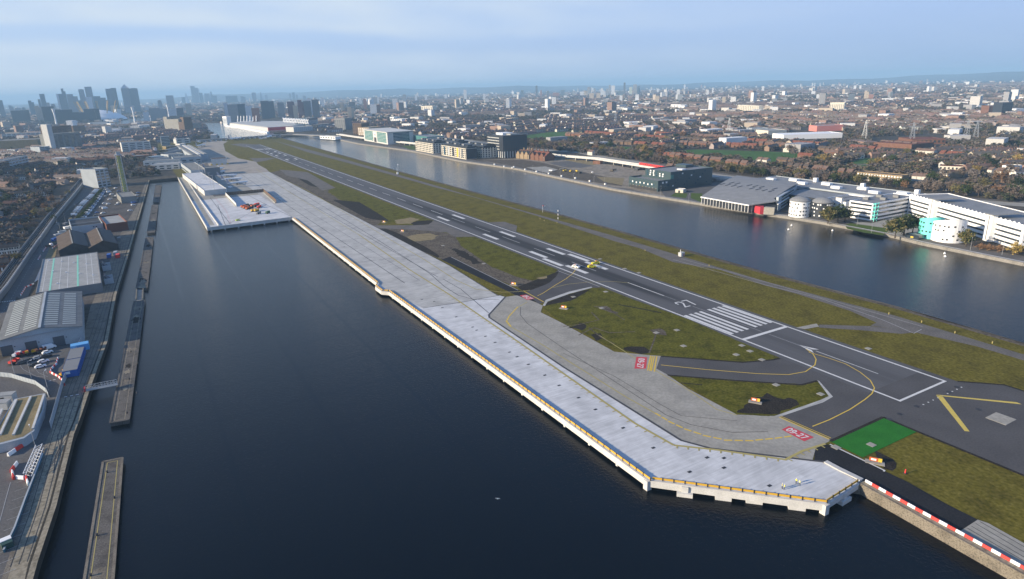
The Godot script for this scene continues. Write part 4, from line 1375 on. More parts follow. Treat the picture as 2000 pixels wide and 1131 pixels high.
	var pan := pm.done(M.skylight)
	for s: int in [-1, 1]:
		for c in [4.0, 11.0]:
			for k in 17:
				var o := part("skylight", pan, sh, Vector3(s * c, 10.2 + 0.22 - c * 2.8 / 15.75, -29 + k * 3.6))
				o.rotation.z = -s * atan(2.8 / 15.75)
	box_part(sh, "ridge_cap", 0, 10.28, 0, 1.0, 0.22, 67.8, M.cladding)
	for x in [-13.5, -4.5, 6.0]:
		box_part(sh, "roller_door", x, 0, 33.6, 4.4, 4.6, 0.2, M.door)
		box_part(sh, "door_lamp", x + 3.0, 3.4, 33.6, 0.4, 0.4, 0.4, M.dark)
	box_part(sh, "gutter", 0, 7.2, 33.9, 31.0, 0.25, 0.3, M.grey)
	for z in 14:
		box_part(sh, "wall_rib", 15.78, 0.4, -30.5 + z * 4.6, 0.12, 6.6, 0.5, M.steel)
	# flat concrete roof with green stripes and two stair ramps
	var fl := thing("low_building", "low flat roofed building with green stripes across its pale concrete roof", "building", -282.0, -305.5, 0.05)
	walls_roof(fl, 32, 96, 5.5, M.midgrey, M.paleroof, 0.4)
	for x in [-9.5, 4.2]:
		box_part(fl, "green_stripe", x, 5.18, 0, 0.9, 0.03, 92, M.mint)
	for x in [-13, -5, -1, 9, 12]:
		box_part(fl, "roof_seam", x, 5.18, 0, 0.25, 0.02, 94, M.paint)
	for z in [-30, -8, 16, 33]:
		box_part(fl, "roof_seam", 0, 5.19, z, 31, 0.02, 0.25, M.paint)
	for k in 9:
		box_part(fl, "roof_vent", -12 + (k * 7) % 25, 5.15, -40 + k * 9, 0.8, 0.6, 0.8, M.white)
	for z in [-12, 26]:
		var st := MB.new()
		for k in 14:
			st.box(18.0 + k * 0.28, 0, z, 0.3, 5.2 - k * 0.36, 9)
		part("stair", st.done(M.door), fl)
		for s: int in [-1, 1]:
			box_part(fl, "stair_wall", 19.8, 0, z + s * 4.8, 5.0, 3.4, 0.5, M.cladding)
	# twin gabled old sheds
	for i in 2:
		var o := thing("gabled_shed", ["old brown roofed gabled shed, the one nearer the road", "old brown roofed gabled shed with patterned gable, nearer the dock"][i], "shed", [-287.0, -268.0][i], [-414.0, -410.0][i], 0.06 + 0.03, "twin gabled sheds")
		gable(o, 18.6, 62, 4.2, 8.2, M.slate, M.brownroof, 0.3)
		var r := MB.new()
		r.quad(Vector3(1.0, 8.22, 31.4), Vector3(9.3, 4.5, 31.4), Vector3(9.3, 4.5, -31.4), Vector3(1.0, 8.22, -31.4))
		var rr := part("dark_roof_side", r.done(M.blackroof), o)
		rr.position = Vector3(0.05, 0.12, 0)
		box_part(o, "ridge_cap", 0, 8.3, 0, 0.8, 0.2, 62.6, M.oldcon)
	# white workshop and rusty red block behind
	var w := block("workshop", "pale blue-grey workshop with a sunken dark roof behind the gabled sheds", "building", [-281, -492, 0.1, 23, 44, 6.8], M.cladding, M.blackroof, 1.4)
	panes(w, 0, 23, 44, 2, 1, 4.2, 1, 0.9, 0.9, M.dark, 0, 0, 4.0, 5.5)
	box_part(w, "roof_beam", 0, 6.2, 6, 22, 0.5, 1.2, M.midgrey)
	block("red_block", "rusty red cube building with a pale sunken roof beside the dock", "building", [-260, -486, 0.13, 16, 50, 7.4], M.rust, M.paleroof, 1.2)
	for k in 5:
		var cc := [[-262.0, -356.0], [-258.0, -362.0], [-256.5, -352.0], [-259.0, -398.0], [-256.0, -418.0]]
		container([cc[k][0], cc[k][1], 1.5, 6.0, 2.4, 2.6], [M.blue, M.cladding, M.red, M.blue, M.midgrey][k], "%s steel container on the narrow yard between the gabled sheds and the dock" % ["blue", "pale grey", "red", "second blue", "dark grey"][k], "containers beside the gabled sheds")
	# storage compound between sheds and road
	for k in 7:
		var pp := [-298.29,-481.6, -295.87,-503.07, -300.69,-468.72, -301.17,-450.47, -298.7,-524.5, -296.89,-438.4, -296.14,-548.97]
		container([pp[k * 2], pp[k * 2 + 1], 0.4 + 0.2 * k, 6.0, 2.4, 2.5], [M.cladding, M.white, M.steel, M.blue, M.midgrey, M.blue, M.tan][k], "%s container in the storage compound beside the road" % ["pale", "white", "steel grey", "blue", "dark grey", "bright blue", "sand coloured"][k], "containers in the storage compound")
	sheet("sandy_yard", y, [-307.1,-393.6, -300.9,-432.7, -298.1,-426.4, -296.5,-385.9, -297.1,-360, -306.4,-371.7], 0.01, M.tan)
	sheet("mint_pad", y, [-305.4,-310.1, -304.5,-360.3, -300.1,-353.9, -300.3,-316.2, -303.4,-303.4], 0.01, M.wallcon)
	barrier_run([-305.8,-277.7, -305.3,-297, -302.3,-302.6], "on the kerb of the road beside the low building", "barriers by the low building", 1.0)
	barrier_run([-305.8,-407.8, -305.2,-423.3], "by the sandy yard near the road", "barriers by the sandy yard", 1.0)
	barrier_run([-300.7,-415.9, -297.7,-430.4], "at the corner of the sandy yard", "barriers at the sandy corner", 1.0)
	barrier_run([-306.4,-378.7, -306.1,-392.9], "along the edge of the sandy yard", "barriers at the sandy edge", 1.0)
	var dg := thing("digger", "small white site truck parked at the sandy yard's corner", "truck", -303.07,-425.87, 0.5)
	box_part(dg, "cab", 1.4, 0.5, 0, 1.8, 2.0, 2.0, M.white)
	box_part(dg, "load_bed", -1.2, 0.7, 0, 3.2, 1.0, 2.0, M.dark)
	# fenced yard near the camera
	var fe := thing("fence", "tall blue-grey panel fence between the works yard and the rail-grooved quay", "fence")
	var post := MB.new()
	post.box(0, 0, 0, 2.9, 2.6, 0.08, true)
	var fm := post.done(M.cladding)
	for p in along([-270.4,-167.9, -274.6,-113, -275.5,-75.2], 3.0, 1.5):
		part("panel", fm, fe, Vector3(p[0], 0, p[1]), p[2])
	var te := thing("wall", "teal blue painted low wall along the car park beside the quay", "wall")
	b = MB.new()
	b.wall([-276.1,-55, -278,-27.6, -278.8,-13.6, -280,-3.8], 0.3, 0, 0.9)
	part("painted_panel", b.done(mat(0.04, 0.13, 0.17, 0.7)), te)
	b = MB.new()
	b.wall([-276.1,-55, -278,-27.6, -278.8,-13.6, -280,-3.8], 0.42, 0.9, 1.0)
	part("coping", b.done(M.cladding), te)
	for k in 2:
		container([[-271.2, -144.0, 1.52, 14.5, 5.6, 3.0, 0.0], [-271.9, -129.6, 1.52, 13.6, 5.6, 3.0, 0.0]][k], M.blue, ["blue site cabin with a grey flat roof, next to the pale shed", "blue site cabin with a grey flat roof and a white notice on its end"][k], "blue site cabins")
	for k in 2:
		box_part(get_child(get_child_count() - 1 - k), "roof", 0, 3.0, 0, 13.6, 0.1, 5.2, M.midgrey)
	box_part(get_child(get_child_count() - 1), "notice", -6.85, 1.6, -0.8, 0.1, 1.0, 1.6, M.white)
	container([-270.4, -156.4, 0.05, 7.0, 4.2, 3.2], mat(0.12, 0.36, 0.66, 0.6), "light blue cabin at the corner of the pale grey shed")
	for k in 2:
		var o := thing("cabin", ["small grey cabin with one dark window, nearer the quay", "small grey cabin with one dark window, behind its twin"][k], "cabin", [-288.02,-113.71, -288.15,-121.27][k * 2] if false else [-292.6, -291.8][k], [-103.0, -110.0][k], -0.35, "grey cabins on the yard")
		box_part(o, "body", 0, 0.3, 0, 5.2, 2.9, 3.2, M.fascia)
		box_part(o, "roof", 0, 3.2, 0, 5.5, 0.16, 3.5, M.paleroof)
		box_part(o, "window", -0.9, 1.5, 1.6, 1.2, 1.0, 0.1, M.dark)
	var gr := thing("greenhouse_roof", "long low building with a sandy ribbed roof and white ridge beams", "building")
	b = MB.new()
	b.prism([-288.5,-103.4, -278.9,-102.7, -278.2,-86.7, -279.3,-69.4, -281.7,-65.4, -289.8,-64.5, -291.3,-70], 0, 3.0)
	part("wall", b.done(M.cladding), gr)
	b = MB.new()
	b.prism([-288.1,-102.7, -279.2,-101.9, -278.5,-86.9, -279.7,-70.4, -282,-66.7, -289.7,-65.9, -291.1,-70.7], 3.05, 3.05, false)
	part("roof", b.done(M.tan), gr)
	for ln in [[-283.2,-101.5, -284.9,-69.4], [-287.6,-100.9, -288.8,-71.9], [-279,-100.3, -279.7,-70.8], [-291.1,-94.6, -291.8,-73.8]]:
		b = MB.new()
		b.wall(ln, 0.7, 3.0, 3.6)
		part("ridge_beam", b.done(M.wallcon), gr)
	var gf := thing("glass_fence", "curved pale glass screen fence round the cabins", "fence")
	for p in along([-299.2,-141.6, -293.9,-136.4, -288.5,-128.2, -284.2,-122, -279.5,-110.2, -278.3,-104.3], 2.05, 1.0):
		var fb := box_part(gf, "panel", p[0], 0.1, p[1], 1.9, 2.0, 0.1, M.cladding, p[2])
	barrier_run([-278.7,-150.3, -278.7,-142.4, -280.2,-137, -280.1,-133.3, -278.6,-129.9, -276.9,-126.4, -275.3,-121.3, -274.1,-115.4], "in the works yard round the blue cabins", "barriers round the blue cabins", 0.9)
	barrier_run([-285.7,-61.1, -281.4,-67.3], "in the thick run on the car park", "thick barriers on the car park", 1.45)
	barrier_run([-282.8,-53.3, -283.6,-49.4, -282.7,-44.3, -279.1,-41.4, -278.2,-37.1], "in the bent run on the car park", "bent barriers on the car park", 1.3)
	var bo := thing("lattice_boom", "white lattice crane boom lying along the car park wall", "crane boom")
	b = MB.new()
	var P0 := Vector3(-277.37, 0.3, -60.36)
	var P1 := Vector3(-278.85, 0.3, -42)
	var sd := (P1 - P0).cross(Vector3.UP).normalized() * 0.9
	for s: float in [-1.0, 1.0]:
		for h in [0.0, 1.5]:
			b.bar(P0 + sd * s + Vector3.UP * h, P1 + sd * s + Vector3.UP * h, 0.16)
	for k in 9:
		var a := P0.lerp(P1, k / 9.0)
		var c := P0.lerp(P1, (k + 1) / 9.0)
		b.bar(a + sd, c - sd, 0.1)
		b.bar(a - sd + Vector3.UP * 1.5, c + sd + Vector3.UP * 1.5, 0.1)
		b.bar(a + sd, c + sd + Vector3.UP * 1.5, 0.1)
	part("lattice", b.done(M.white), bo)
	var bin_o := thing("skip", "green skip with a white lid against the car park wall", "skip", -279.75,-6.8, 0.3)
	box_part(bin_o, "bin", 0, 0, 0, 2.4, 1.6, 3.4, mat(0.02, 0.06, 0.05, 0.6))
	box_part(bin_o, "lid", 0, 1.6, -0.8, 2.5, 0.15, 1.8, M.white)
	var lf := thing("lift_platform", "small yellow lift platform in the corner of the works yard", "machine", -275.15,-127.03, 0.7)
	box_part(lf, "chassis", 0, 0.4, 0, 2.6, 0.9, 1.4, M.railing)
	box_part(lf, "basket", 1.0, 1.4, 0, 1.3, 1.0, 1.3, M.railing)
	b = MB.new()
	b.bar(Vector3(-1.1, 1.2, 0), Vector3(1.0, 1.7, 0), 0.25)
	part("boom", b.done(M.red), lf)
	# cars and plant in the yard
	var yard_cars := [[79.5, 718, 0, 0], [85, 708, 0, 0], [93, 690, 0, 0], [75.5, 701, 0, 1], [90, 698, 1, 3], [69, 714, 1, 3], [44, 710, 0, 2], [97, 681, 2, 0], [56, 706, 0, 2]]
	var yp := [-284.31,-142.27, -283.82,-148.39, -283.28,-160.28, -286.12,-154.58, -283.41,-154.82, -286.58,-146.32, -291.74,-152.32, -282.99,-166.55, -289.66,-153.58]
	for i in 9:
		var at: String = ["nearest the camera in the works yard", "second in the line of pale cars in the works yard", "by the shed's right roller door", "at the left of the pale cars in the works yard", "between two pale cars in the works yard", "beside the nearest white hatchback", "by itself on the left of the works yard", "backed up to the shed beside the blue cabin", "next to the lone grey car in the works yard"][i]
		put_car(yp[i * 2], yp[i * 2 + 1], 0.25 + 0.06 * (i % 3), yard_cars[i][2], yard_cars[i][3], "%s " + ["hatchback", "saloon", "van"][yard_cars[i][2]] + " parked " + at, "vehicles in the works yard")
	var pk := [-289.45,-162.98, -292.67,-163.03, -286.05,-163.54, -294.8,-153.69, -294.94,-163.15]
	for i in 5:
		var o := thing("dumper", "%s site dumper with an open skip standing along the shed's doors" % ["yellow", "red", "dark red", "small red", "white"][i], "dumper", pk[i * 2], pk[i * 2 + 1], 0.3 * i, "site plant by the shed doors")
		var m: Material = [M.railing, M.red, M.rust, M.red, M.white][i]
		var s := MB.new()
		s.quad(Vector3(0.2, 1.0, 0.8), Vector3(2.0, 1.2, 1.0), Vector3(2.2, 2.0, 1.1), Vector3(0.1, 1.9, 1.0))
		s.quad(Vector3(2.0, 1.2, -1.0), Vector3(0.2, 1.0, -0.8), Vector3(0.1, 1.9, -1.0), Vector3(2.2, 2.0, -1.1))
		s.quad(Vector3(0.2, 1.0, -0.8), Vector3(2.0, 1.2, -1.0), Vector3(2.0, 1.2, 1.0), Vector3(0.2, 1.0, 0.8))
		s.quad(Vector3(2.0, 1.2, 1.0), Vector3(2.0, 1.2, -1.0), Vector3(2.2, 2.0, -1.1), Vector3(2.2, 2.0, 1.1))
		s.quad(Vector3(0.2, 1.0, -0.8), Vector3(0.2, 1.0, 0.8), Vector3(0.1, 1.9, 1.0), Vector3(0.1, 1.9, -1.0))
		part("skip", s.done(m), o)
		box_part(o, "chassis", -0.2, 0.6, 0, 4.0, 0.5, 1.3, M.dark)
		box_part(o, "engine_cover", -1.6, 1.0, 0, 1.2, 1.0, 1.3, m)
		var wl := MB.new()
		wl.xf = Transform3D(Basis(Vector3.RIGHT, PI / 2), Vector3.ZERO)
		wl.lathe(0, 0, [[-0.22, 0.0], [-0.22, 0.6], [0.22, 0.6], [0.22, 0.0]], 12)
		var wm := wl.done(M.rubber)
		for sx in [-1.3, 1.3]:
			for sz in [-0.95, 0.95]:
				part("wheel", wm, o, Vector3(sx, 0.6, sz))
	var lp := [-292.94,-138.72, -286.2,-129, -279.33,-112.8, -278.67,-61.77, -281.64,-534.8, -300.54,-493.45, -305.28,-529.5, -293.9,-602.91, -299.82,-542.76, -308.36,-429.75]
	for i in 10:
		copy(lamp_src, lp[i * 2], lp[i * 2 + 1], 0.6 * i, "grey street lamp " + ["nearest the glass fence in the yard", "in the middle of the works yard", "beside the curved glass fence end", "beside the lattice boom", "by the car park's hedge", "by the storage compound", "at the road by the compound", "halfway along the hedge", "between road and compound", "at the sandy yard's road kerb"][i], "lamps on the south side")
	# car park
	var row := along([-272.3,-788.7, -276.4,-706, -280.1,-644.5, -283.1,-598, -287.5,-539.3], 3.0)
	for i in row.size():
		put_car(row[i][0], row[i][1], row[i][2] + 1.2, [0, 1, 0, 0, 2][i % 5], [1, 0, 2, 1, 3, 4, 0][i % 7], "%%s car in the row along the car park hedge, %s" % ["at the office block end", "near the office block", "about the middle", "near the workshop", "at the workshop end"][mini(4, i * 5 / row.size())], "cars in the hedge row of the car park")
	row = along([-280.9,-779.6, -285.4,-718, -290,-668.7, -294.4,-596.4, -295.4,-573.6], 3.2)
	for i in row.size():
		put_car(row[i][0], row[i][1], row[i][2] + 1.5, [0, 1, 2][i % 3], [0, 1, 0, 0, 2][i % 5], "%%s vehicle in the row between hedge and road, %s" % ["at the office block end", "near the office block", "about the middle", "near the compound", "at the compound end"][mini(4, i * 5 / row.size())], "vehicles in the roadside row")
	var park_places := [[-262.0, -590.0, "nearest the red block"], [-275.0, -560.0, "by the workshop side"], [-272.0, -640.0, "left of the plant building"], [-245.0, -590.0, "by the dock edge"], [-262.0, -700.0, "behind the mast"], [-270.0, -740.0, "near the office block"], [-243.0, -690.0, "between mast and dock"]]
	var loose := [-270.61,-644.97, -266.66,-637.78, -272.88,-619.28, -269.37,-605.26, -275.53,-581.56, -270.54,-574.24, -276.28,-562.02, -272.82,-543.35, -257.08,-638.21, -258.46,-627.24, -243.77,-611.57, -243.09,-627, -246.96,-573.14, -264.13,-760.21, -260.97,-779.21, -267.7,-742.45, -270.25,-705.62, -264.76,-720.16, -257.47,-744.2, -255.25,-712.34, -262.38,-689.97, -265.73,-674.8, -259.39,-701.42, -269.67,-764.82, -238.63,-689.13, -237.16,-712.16, -240.09,-662.84]
	for i in range(0, loose.size(), 2):
		var k := i / 2
		put_car(loose[i], loose[i + 1], 0.3 + 0.15 * (k % 3), [0, 1, 0, 2][k % 4], [0, 0, 1, 0, 4, 0, 2][k % 7], "%%s car in the middle of the dockside car park, %s" % place(park_places, loose[i], loose[i + 1]), "loose cars in the car park")
	var hg := thing("hedge", "long clipped dark green hedge between the car park and the roadside row", "hedge")
	var hl := along([-276.1,-759.7, -280.9,-669.8, -285.7,-596.5, -290.4,-547.6], 3.0)
	for p in hl:
		var c := part("foliage", crowns[1], hg, Vector3(p[0], -1.2, p[1]), p[0])
		c.scale = Vector3(6.0, 4.4, 6.0)
		c.material_override = leaf_m.green
	# lattice mast with its base building
	var ma := thing("lattice_mast", "tall square lattice mast with a yellow-green stair shaft above the car park", "mast", -250.2, -706, 0.1)
	b = MB.new()
	for s in [[-1, -1], [1, -1], [1, 1], [-1, 1]]:
		b.bar(Vector3(s[0] * 3.0, 0, s[1] * 3.0), Vector3(s[0] * 2.6, 46, s[1] * 2.6), 0.45)
	part("corner_column", b.done(M.steel), ma)
	b = MB.new()
	for k in 14:
		var h := k * 3.3
		var r := 3.0 - 0.4 * h / 46.0
		for s in 4:
			b.xf = Transform3D(Basis(Vector3.UP, s * PI / 2), Vector3.ZERO)
			b.bar(Vector3(-r, h, r), Vector3(r, h, r), 0.22)
			b.bar(Vector3(-r if k % 2 else r, h, r), Vector3(r if k % 2 else -r, h + 3.3, r), 0.18)
	part("bracing", b.done(M.steel), ma)
	b = MB.new()
	b.box(0.2, 0, 0.2, 3.2, 45, 3.2)
	part("stair_shaft", b.done(mat(0.30, 0.33, 0.10, 0.8)), ma)
	b = MB.new()
	b.box(0, 46, 0, 7.6, 0.5, 7.6, true)
	b.box(0.6, 46.5, 0, 4.2, 3.2, 4.2)
	b.box(-1.8, 49.0, 1.0, 0.3, 4.0, 0.3)
	part("platform", b.done(M.cladding), ma)
	block("plant_building", "square grey concrete building at the foot of the lattice mast", "building", [-249, -655, 0.1, 15, 46, 7.0], M.flatroof, M.flatroof, 0.6)
	# taller blocks beyond
	var of := block("office_block", "glass fronted office block with stacked balconies beside the road bend", "building", [-281.6, -816.3, 0.714, 17.8, 26, 23.3], M.cladding, M.flatroof, 1.0)
	panes(of, 0, 20, 26, 3, 6, 1.2, 3.6, 4.2, 2.2, M.glass, 0, 0, 19)
	panes(of, 1, 20, 26, 5, 6, 1.2, 3.6, 4.2, 2.2, M.glass, 0, 0, 25)
	var rows := [[[-331.8,-1230.6, -255.9,-1191.7], 14], [[-371.6,-1077.6, -318.3,-1098.7], 12], [[-344.8,-949, -318.7,-976], 6], [[-371.4,-1007.5, -352.3,-1020.8], 5], [[-401.6,-1174.7, -374.2,-1227.9], 7], [[-333.4,-418.2, -320.9,-418.8], 4], [[-343.8,-500.9, -328.1,-506.5], 5], [[-350.8,-555.6, -329.9,-565.8], 6], [[-362.4,-682.6, -330.3,-676.6], 8], [[-367.3,-770.8, -330.2,-769], 9], [[-385.5,-829.6, -361,-804.3], 5], [[-354.2,-840.7, -331.8,-861.7], 6], [[-346.4,-917.3, -324.4,-945.1], 6], [[-404.6,-980.3, -375.8,-989.8], 7], [[-350.1,-1058.4, -311.3,-1101.5], 10], [[-329,-361.7, -320,-361.6], 3], [[-343.8,-594.9, -327.8,-598.7], 4], [[-320.7,-1148, -279.9,-1160.4], 10], [[-399.1,-1294.2, -353.8,-1320.5], 10], [[-420.3,-1104.7, -397.3,-1134.8], 6]]
	var row_at := ["along the near foot of the banded flats", "below the tan warehouse's right end", "by the round brown trees", "under the rust trees in the middle", "in front of the blue grey apartments", "nearest the camera with white fronts", "second from the camera by the viaduct", "third from the camera by the viaduct", "behind the big brown tree", "by the rust orange tree", "at the left edge below the apartments", "by the white lean-to in the middle", "beside the viaduct's bend", "left of the brown clump", "under the office block's level", "at the very left with dark sheds", "by the golden tree", "between viaduct and mast", "behind the white long terrace", "at the left edge by the brick apartments"]
	for i in rows.size():
		var wm2: Material = [M.brownbrick, M.render, M.yellowbrick, M.brick][i % 4]
		var rm2: Material = [M.slate, M.tile, M.slate, M.brownroof][(i * 3 + 1) % 4]
		terrace(rows[i][0], rows[i][1], 8.0, wm2, rm2, "%s terraced house %s" % [["brown brick", "cream rendered", "yellow brick", "red brick"][i % 4], row_at[i]], "houses of the terrace " + row_at[i], 5.2)
	var tr := [[55, 422, 0, 12, 13], [72, 424, 2, 9, 9], [84, 426, 0, 8, 8], [101, 398, 4, 10, 9], [110, 412, 0, 9, 9], [118, 405, 1, 7, 8], [134, 382, 2, 6, 7], [46, 380, 0, 13, 13], [15, 398, 3, 11, 11], [30, 365, 0, 14, 14], [70, 356, 1, 13, 12], [131, 357, 4, 9, 9], [150, 358, 0, 8, 8], [60, 397, 5, 7, 6], [20, 440, 0, 8, 8], [8, 418, 1, 9, 9], [96, 420, 2, 8, 8], [90, 410, 4, 8, 7], [125, 392, 1, 7, 7], [105, 432, 3, 6, 6], [70, 448, 0, 7, 7], [48, 470, 1, 8, 8], [55, 452, 0, 8, 8], [35, 512, 2, 7, 7], [18, 512, 0, 7, 7], [40, 345, 0, 12, 12], [12, 360, 1, 11, 11], [88, 372, 0, 8, 8], [145, 345, 0, 8, 8], [120, 342, 1, 10, 9], [160, 340, 0, 8, 8], [5, 385, 3, 8, 8], [62, 410, 1, 9, 9], [80, 390, 0, 9, 8]]
	var tp := [-334.84,-607.47, -326.55,-594.47, -320.64,-583.45, -321.31,-685.54, -312.79,-624.86, -310.89,-649.41, -309.22,-746.99, -358.23,-797.01, -364.73,-720.29, -377.2,-894.17, -358.43,-934.06, -319.51,-894.21, -307.42,-877.52, -342.32,-706.52, -343.54,-558.63, -357.99,-639.05, -317,-600.3, -322.75,-639.98, -311.04,-702.69, -309.98,-556.56, -320.48,-518.99, -323.31,-466.87, -325.39,-512.15, -318.28,-380.26, -323.76,-384.2, -386.78,-1035.9, -392.34,-937.46, -338.61,-822.27, -315.32,-973.05, -333.66,-1011.93, -307.07,-1003.94, -377.84,-788.74, -336.02,-650.43, -335,-730.88]
	var kinds := ["bare_brown", "bare_grey", "olive", "green", "rust", "golden"]
	for i in tr.size():
		var k: String = kinds[tr[i][2]]
		tree(k, tp[i * 2], tp[i * 2 + 1], tr[i][3], tr[i][4] * 1.25, "%s %s tree %s" % ["tall" if tr[i][3] > 10 else ("low" if tr[i][3] < 8 else "middling"), {"bare_brown": "bare brown", "bare_grey": "bare grey", "olive": "olive", "green": "dark green", "rust": "rust coloured", "golden": "golden"}[k], place(south_places, tp[i * 2], tp[i * 2 + 1])], "trees among the terraces")

func terminal() -> void:
	var s := setting("apron")
	sheet("concrete", s, [-190.4, -426, -117.7, -430, -118.4, -600, -188.5, -600], 0.02, M.newcon)
	sheet("concrete", s, [-188.5, -600, -118.4, -600, -119, -822, -100, -846, -186, -846], 0.02, M.oldcon)
	sheet("old_concrete", s, [-67.7,-813.4, -63.3,-865.9, -62.6,-936.9, -57.5,-991.9, -73,-1084.1, -71.6,-1268.8, -49,-1487.4, -28.6,-1569.8, -49.9,-1639.5, -75.3,-1622.5, -110.3,-1422.9, -116.9,-1151.1, -142.9,-1052.1, -167,-879.3, -167.6,-808.7, -134.4,-813.9], 0.035, M.apron)
	sheet("shaded_asphalt", s, [-157.6,-997, -128.3,-1038.3, -135.4,-931.7, -155.6,-832.6, -163.7,-618.5, -151.9,-618, -148.8,-760.2, -149.3,-863.6, -164.8,-840.7], 0.05, M.oldasphalt)
	var b := MB.new()
	b.prism([-190.4, -426, -117.7, -430, -118, -560, -186, -846], -2.2, -0.02)
	part("apron_body", b.done(M.wallcon), s)
	b = MB.new()
	b.wall([-190.2, -426.2, -117.7, -430.2], 0.6, 0.0, 0.7)
	b.wall([-190.2, -426, -186, -845], 0.6, 0.0, 0.9)
	b.wall([-177.5,-804.1, -179.4,-613.6, -180.3,-431.6], 0.8, 0.0, 1.0)
	part("parapet", b.done(M.wallcon), s)
	var pile := MB.new()
	pile.lathe(0, 0, [[-7, 0.7], [-2.0, 0.7]], 10)
	var pm := pile.done(M.fascia)
	for i in 7:
		part("pile", pm, s, Vector3(-187 + i * 11.0, 0, -427 - i * 0.5))
	for i in 24:
		part("pile", pm, s, Vector3(-189.5 + i * 0.17, 0, -432 - i * 17.0))
	b = MB.new()
	b.ribbon([-180.4,-806.6, -182.8,-629.6, -185,-438], 4.0, 0.06)
	part("lower_walk", b.done(M.oldcon), s)
	for ln in [[-124.6,-520.4, -175,-430.4], [-138.1,-563.1, -167.2,-554.4, -175,-430.4], [-168.4,-613.5, -169.7,-519.5, -170.6,-432.5], [-136.3,-719.3, -124.6,-520.4, -117.1,-432.3]]:
		strip("joint", s, ln, 0.4, 0.07, M.joint)
	for ln in [[-164.5,-601.4, -165.3,-509, -170.7,-438.1], [-165.9,-451.8, -153.5,-460.5]]:
		for p in along(ln, 7.0):
			strip("painted_dash", s, [p[0], p[1], p[0] + 1.5, p[1] + 2.5], 0.4, 0.08, M.redpaint)
	# long concrete block by the water, and the blocks of the terminal
	block("pier_building", "long low concrete building with a bare pale roof beside the dock", "building", [-164, -735, -1.57 + 0.04, 205, 24, 6.0], M.wallcon, M.newcon, 0.5)
	var t := block("terminal_pier", "long two level terminal pier with a grey roof running to the aircraft stands", "building", [-160.5, -905, -1.57 + 0.03, 130, 20, 9.0], M.cladding, M.flatroof, 0.8)
	panes(t, 0, 130, 20, 14, 1, 1.2, 1, 7.5, 2.4, M.glass)
	panes(t, 2, 130, 20, 14, 2, 1.2, 3.8, 7.5, 2.4, M.glass)
	block("terminal_wing", "grey terminal wing at the corner of the dock with a dark end", "building", [-141, -850, 0.03, 20, 26, 11.0], M.midgrey, M.flatroof, 0.8)
	var defs := [
		["white roofed building lying along the end of the dock", [-191.1, -987.5, -0.241, 40, 30, 8.7], 0, 0],
		["long white banded terminal building behind the dock end", [-194.6, -1044.2, -0.205, 53.8, 22, 9.9], 0, 1],
		["low flat terminal block left of the forecourt", [-199.9, -1121.8, -0.052, 35.6, 20, 7], 1, 1],
		["main terminal hall with a glass band and pale flat roof", [-157, -1067.7, -0.003, 43, 45, 10.9], 1, 2],
		["grey terminal block beside the curved hall", [-173, -1172.4, 0.377, 27.8, 30, 9.1], 1, 1],
		["white end building where the terminal's long roof begins", [-143.2, -1403.4, 0.394, 12.2, 20, 11.8], 0, 0],
		["pale canopy building with open front beyond the terminal", [-163.2, -1403.1, 0.252, 25.6, 24, 8.5], 2, 1],
		["dark roofed store beside the curved terminal hall", [-226.7, -1208.8, 0.163, 20.9, 26, 7.3], 3, 1]]
	for i in defs.size():
		var q: Array = defs[i][1]
		var wm: Material = [M.wallcon, M.cladding, M.tan, M.rust][defs[i][2]]
		var o := block("terminal_building", defs[i][0], "building", q, wm, [M.paleroof, M.flatroof, M.sheet][defs[i][3]], 0.6)
		panes(o, 0, q[3], q[4], maxi(3, int(q[3] / 9)), maxi(1, int(q[5] / 4)), 1.2, 3.6, 6.0, 1.7, M.glass)
	var hall := thing("terminal_roof", "long pale ridged roof of the terminal running towards the old apron", "building")
	var A := Vector3(-140.69, 0, -1355.39)
	var B := Vector3(-134.16, 0, -1086.41)
	b = MB.new()
	b.bar(A + Vector3.UP * 5, B + Vector3.UP * 5, 26, 10)
	part("wall", b.done(M.cladding), hall)
	var sd := (B - A).cross(Vector3.UP).normalized()
	for k in 3:
		b = MB.new()
		b.bar(A + sd * (k * 9 - 9) + Vector3.UP * 10.8, B + sd * (k * 9 - 9) + Vector3.UP * 10.8, 5.5, 1.6)
		part("roof_ridge", b.done([M.paleroof, M.wallcon, M.sheet][k]), hall)
	for k in 2:
		var ph := thing("curved_hall", ["long vaulted grey hall leading to the terminal, the nearer vault", "long vaulted grey hall leading to the terminal, the farther vault"][k], "building", 0, 0, 0, "vaulted station halls")
		var a: Vector3 = [Vector3(-188.3, 0, -1196.42), Vector3(-181.48, 0, -1266.24)][k]
		var c: Vector3 = [Vector3(-151.02, 0, -1263.03), Vector3(-148.91, 0, -1348.32)][k]
		b = MB.new()
		var ax: Vector3 = (c - a)
		var n := ax.cross(Vector3.UP).normalized() * 11.0
		for i in 8:
			var t0 := PI * i / 8.0
			var t1 := PI * (i + 1) / 8.0
			var p0 := n * cos(t0) + Vector3.UP * (5.0 + 5.0 * sin(t0))
			var p1 := n * cos(t1) + Vector3.UP * (5.0 + 5.0 * sin(t1))
			b.quad(a + p0, c + p0, c + p1, a + p1)
		part("roof", b.done(M.sheet), ph)
		b = MB.new()
		b.bar(a + Vector3.UP * 2.5, c + Vector3.UP * 2.5, 20, 5)
		part("wall", b.done(M.cladding), ph)
	var dome := thing("glass_rotunda", "low glazed drum beside the vaulted halls", "building", -200.64,-1161.35, 0.0)
	b = MB.new()
	b.lathe(0, 0, [[0, 17], [5, 17], [7, 13], [8, 6], [8.2, 0]], 20)
	part("roof", b.done(M.glass), dome)
	block("blast_wall", "blast screen building with a dark roof and yellow marks on the aircraft stands", "building", [-113.7, -999.9, -0.096, 23.2, 28, 9.9], M.wallcon, M.brownroof, 0.4)
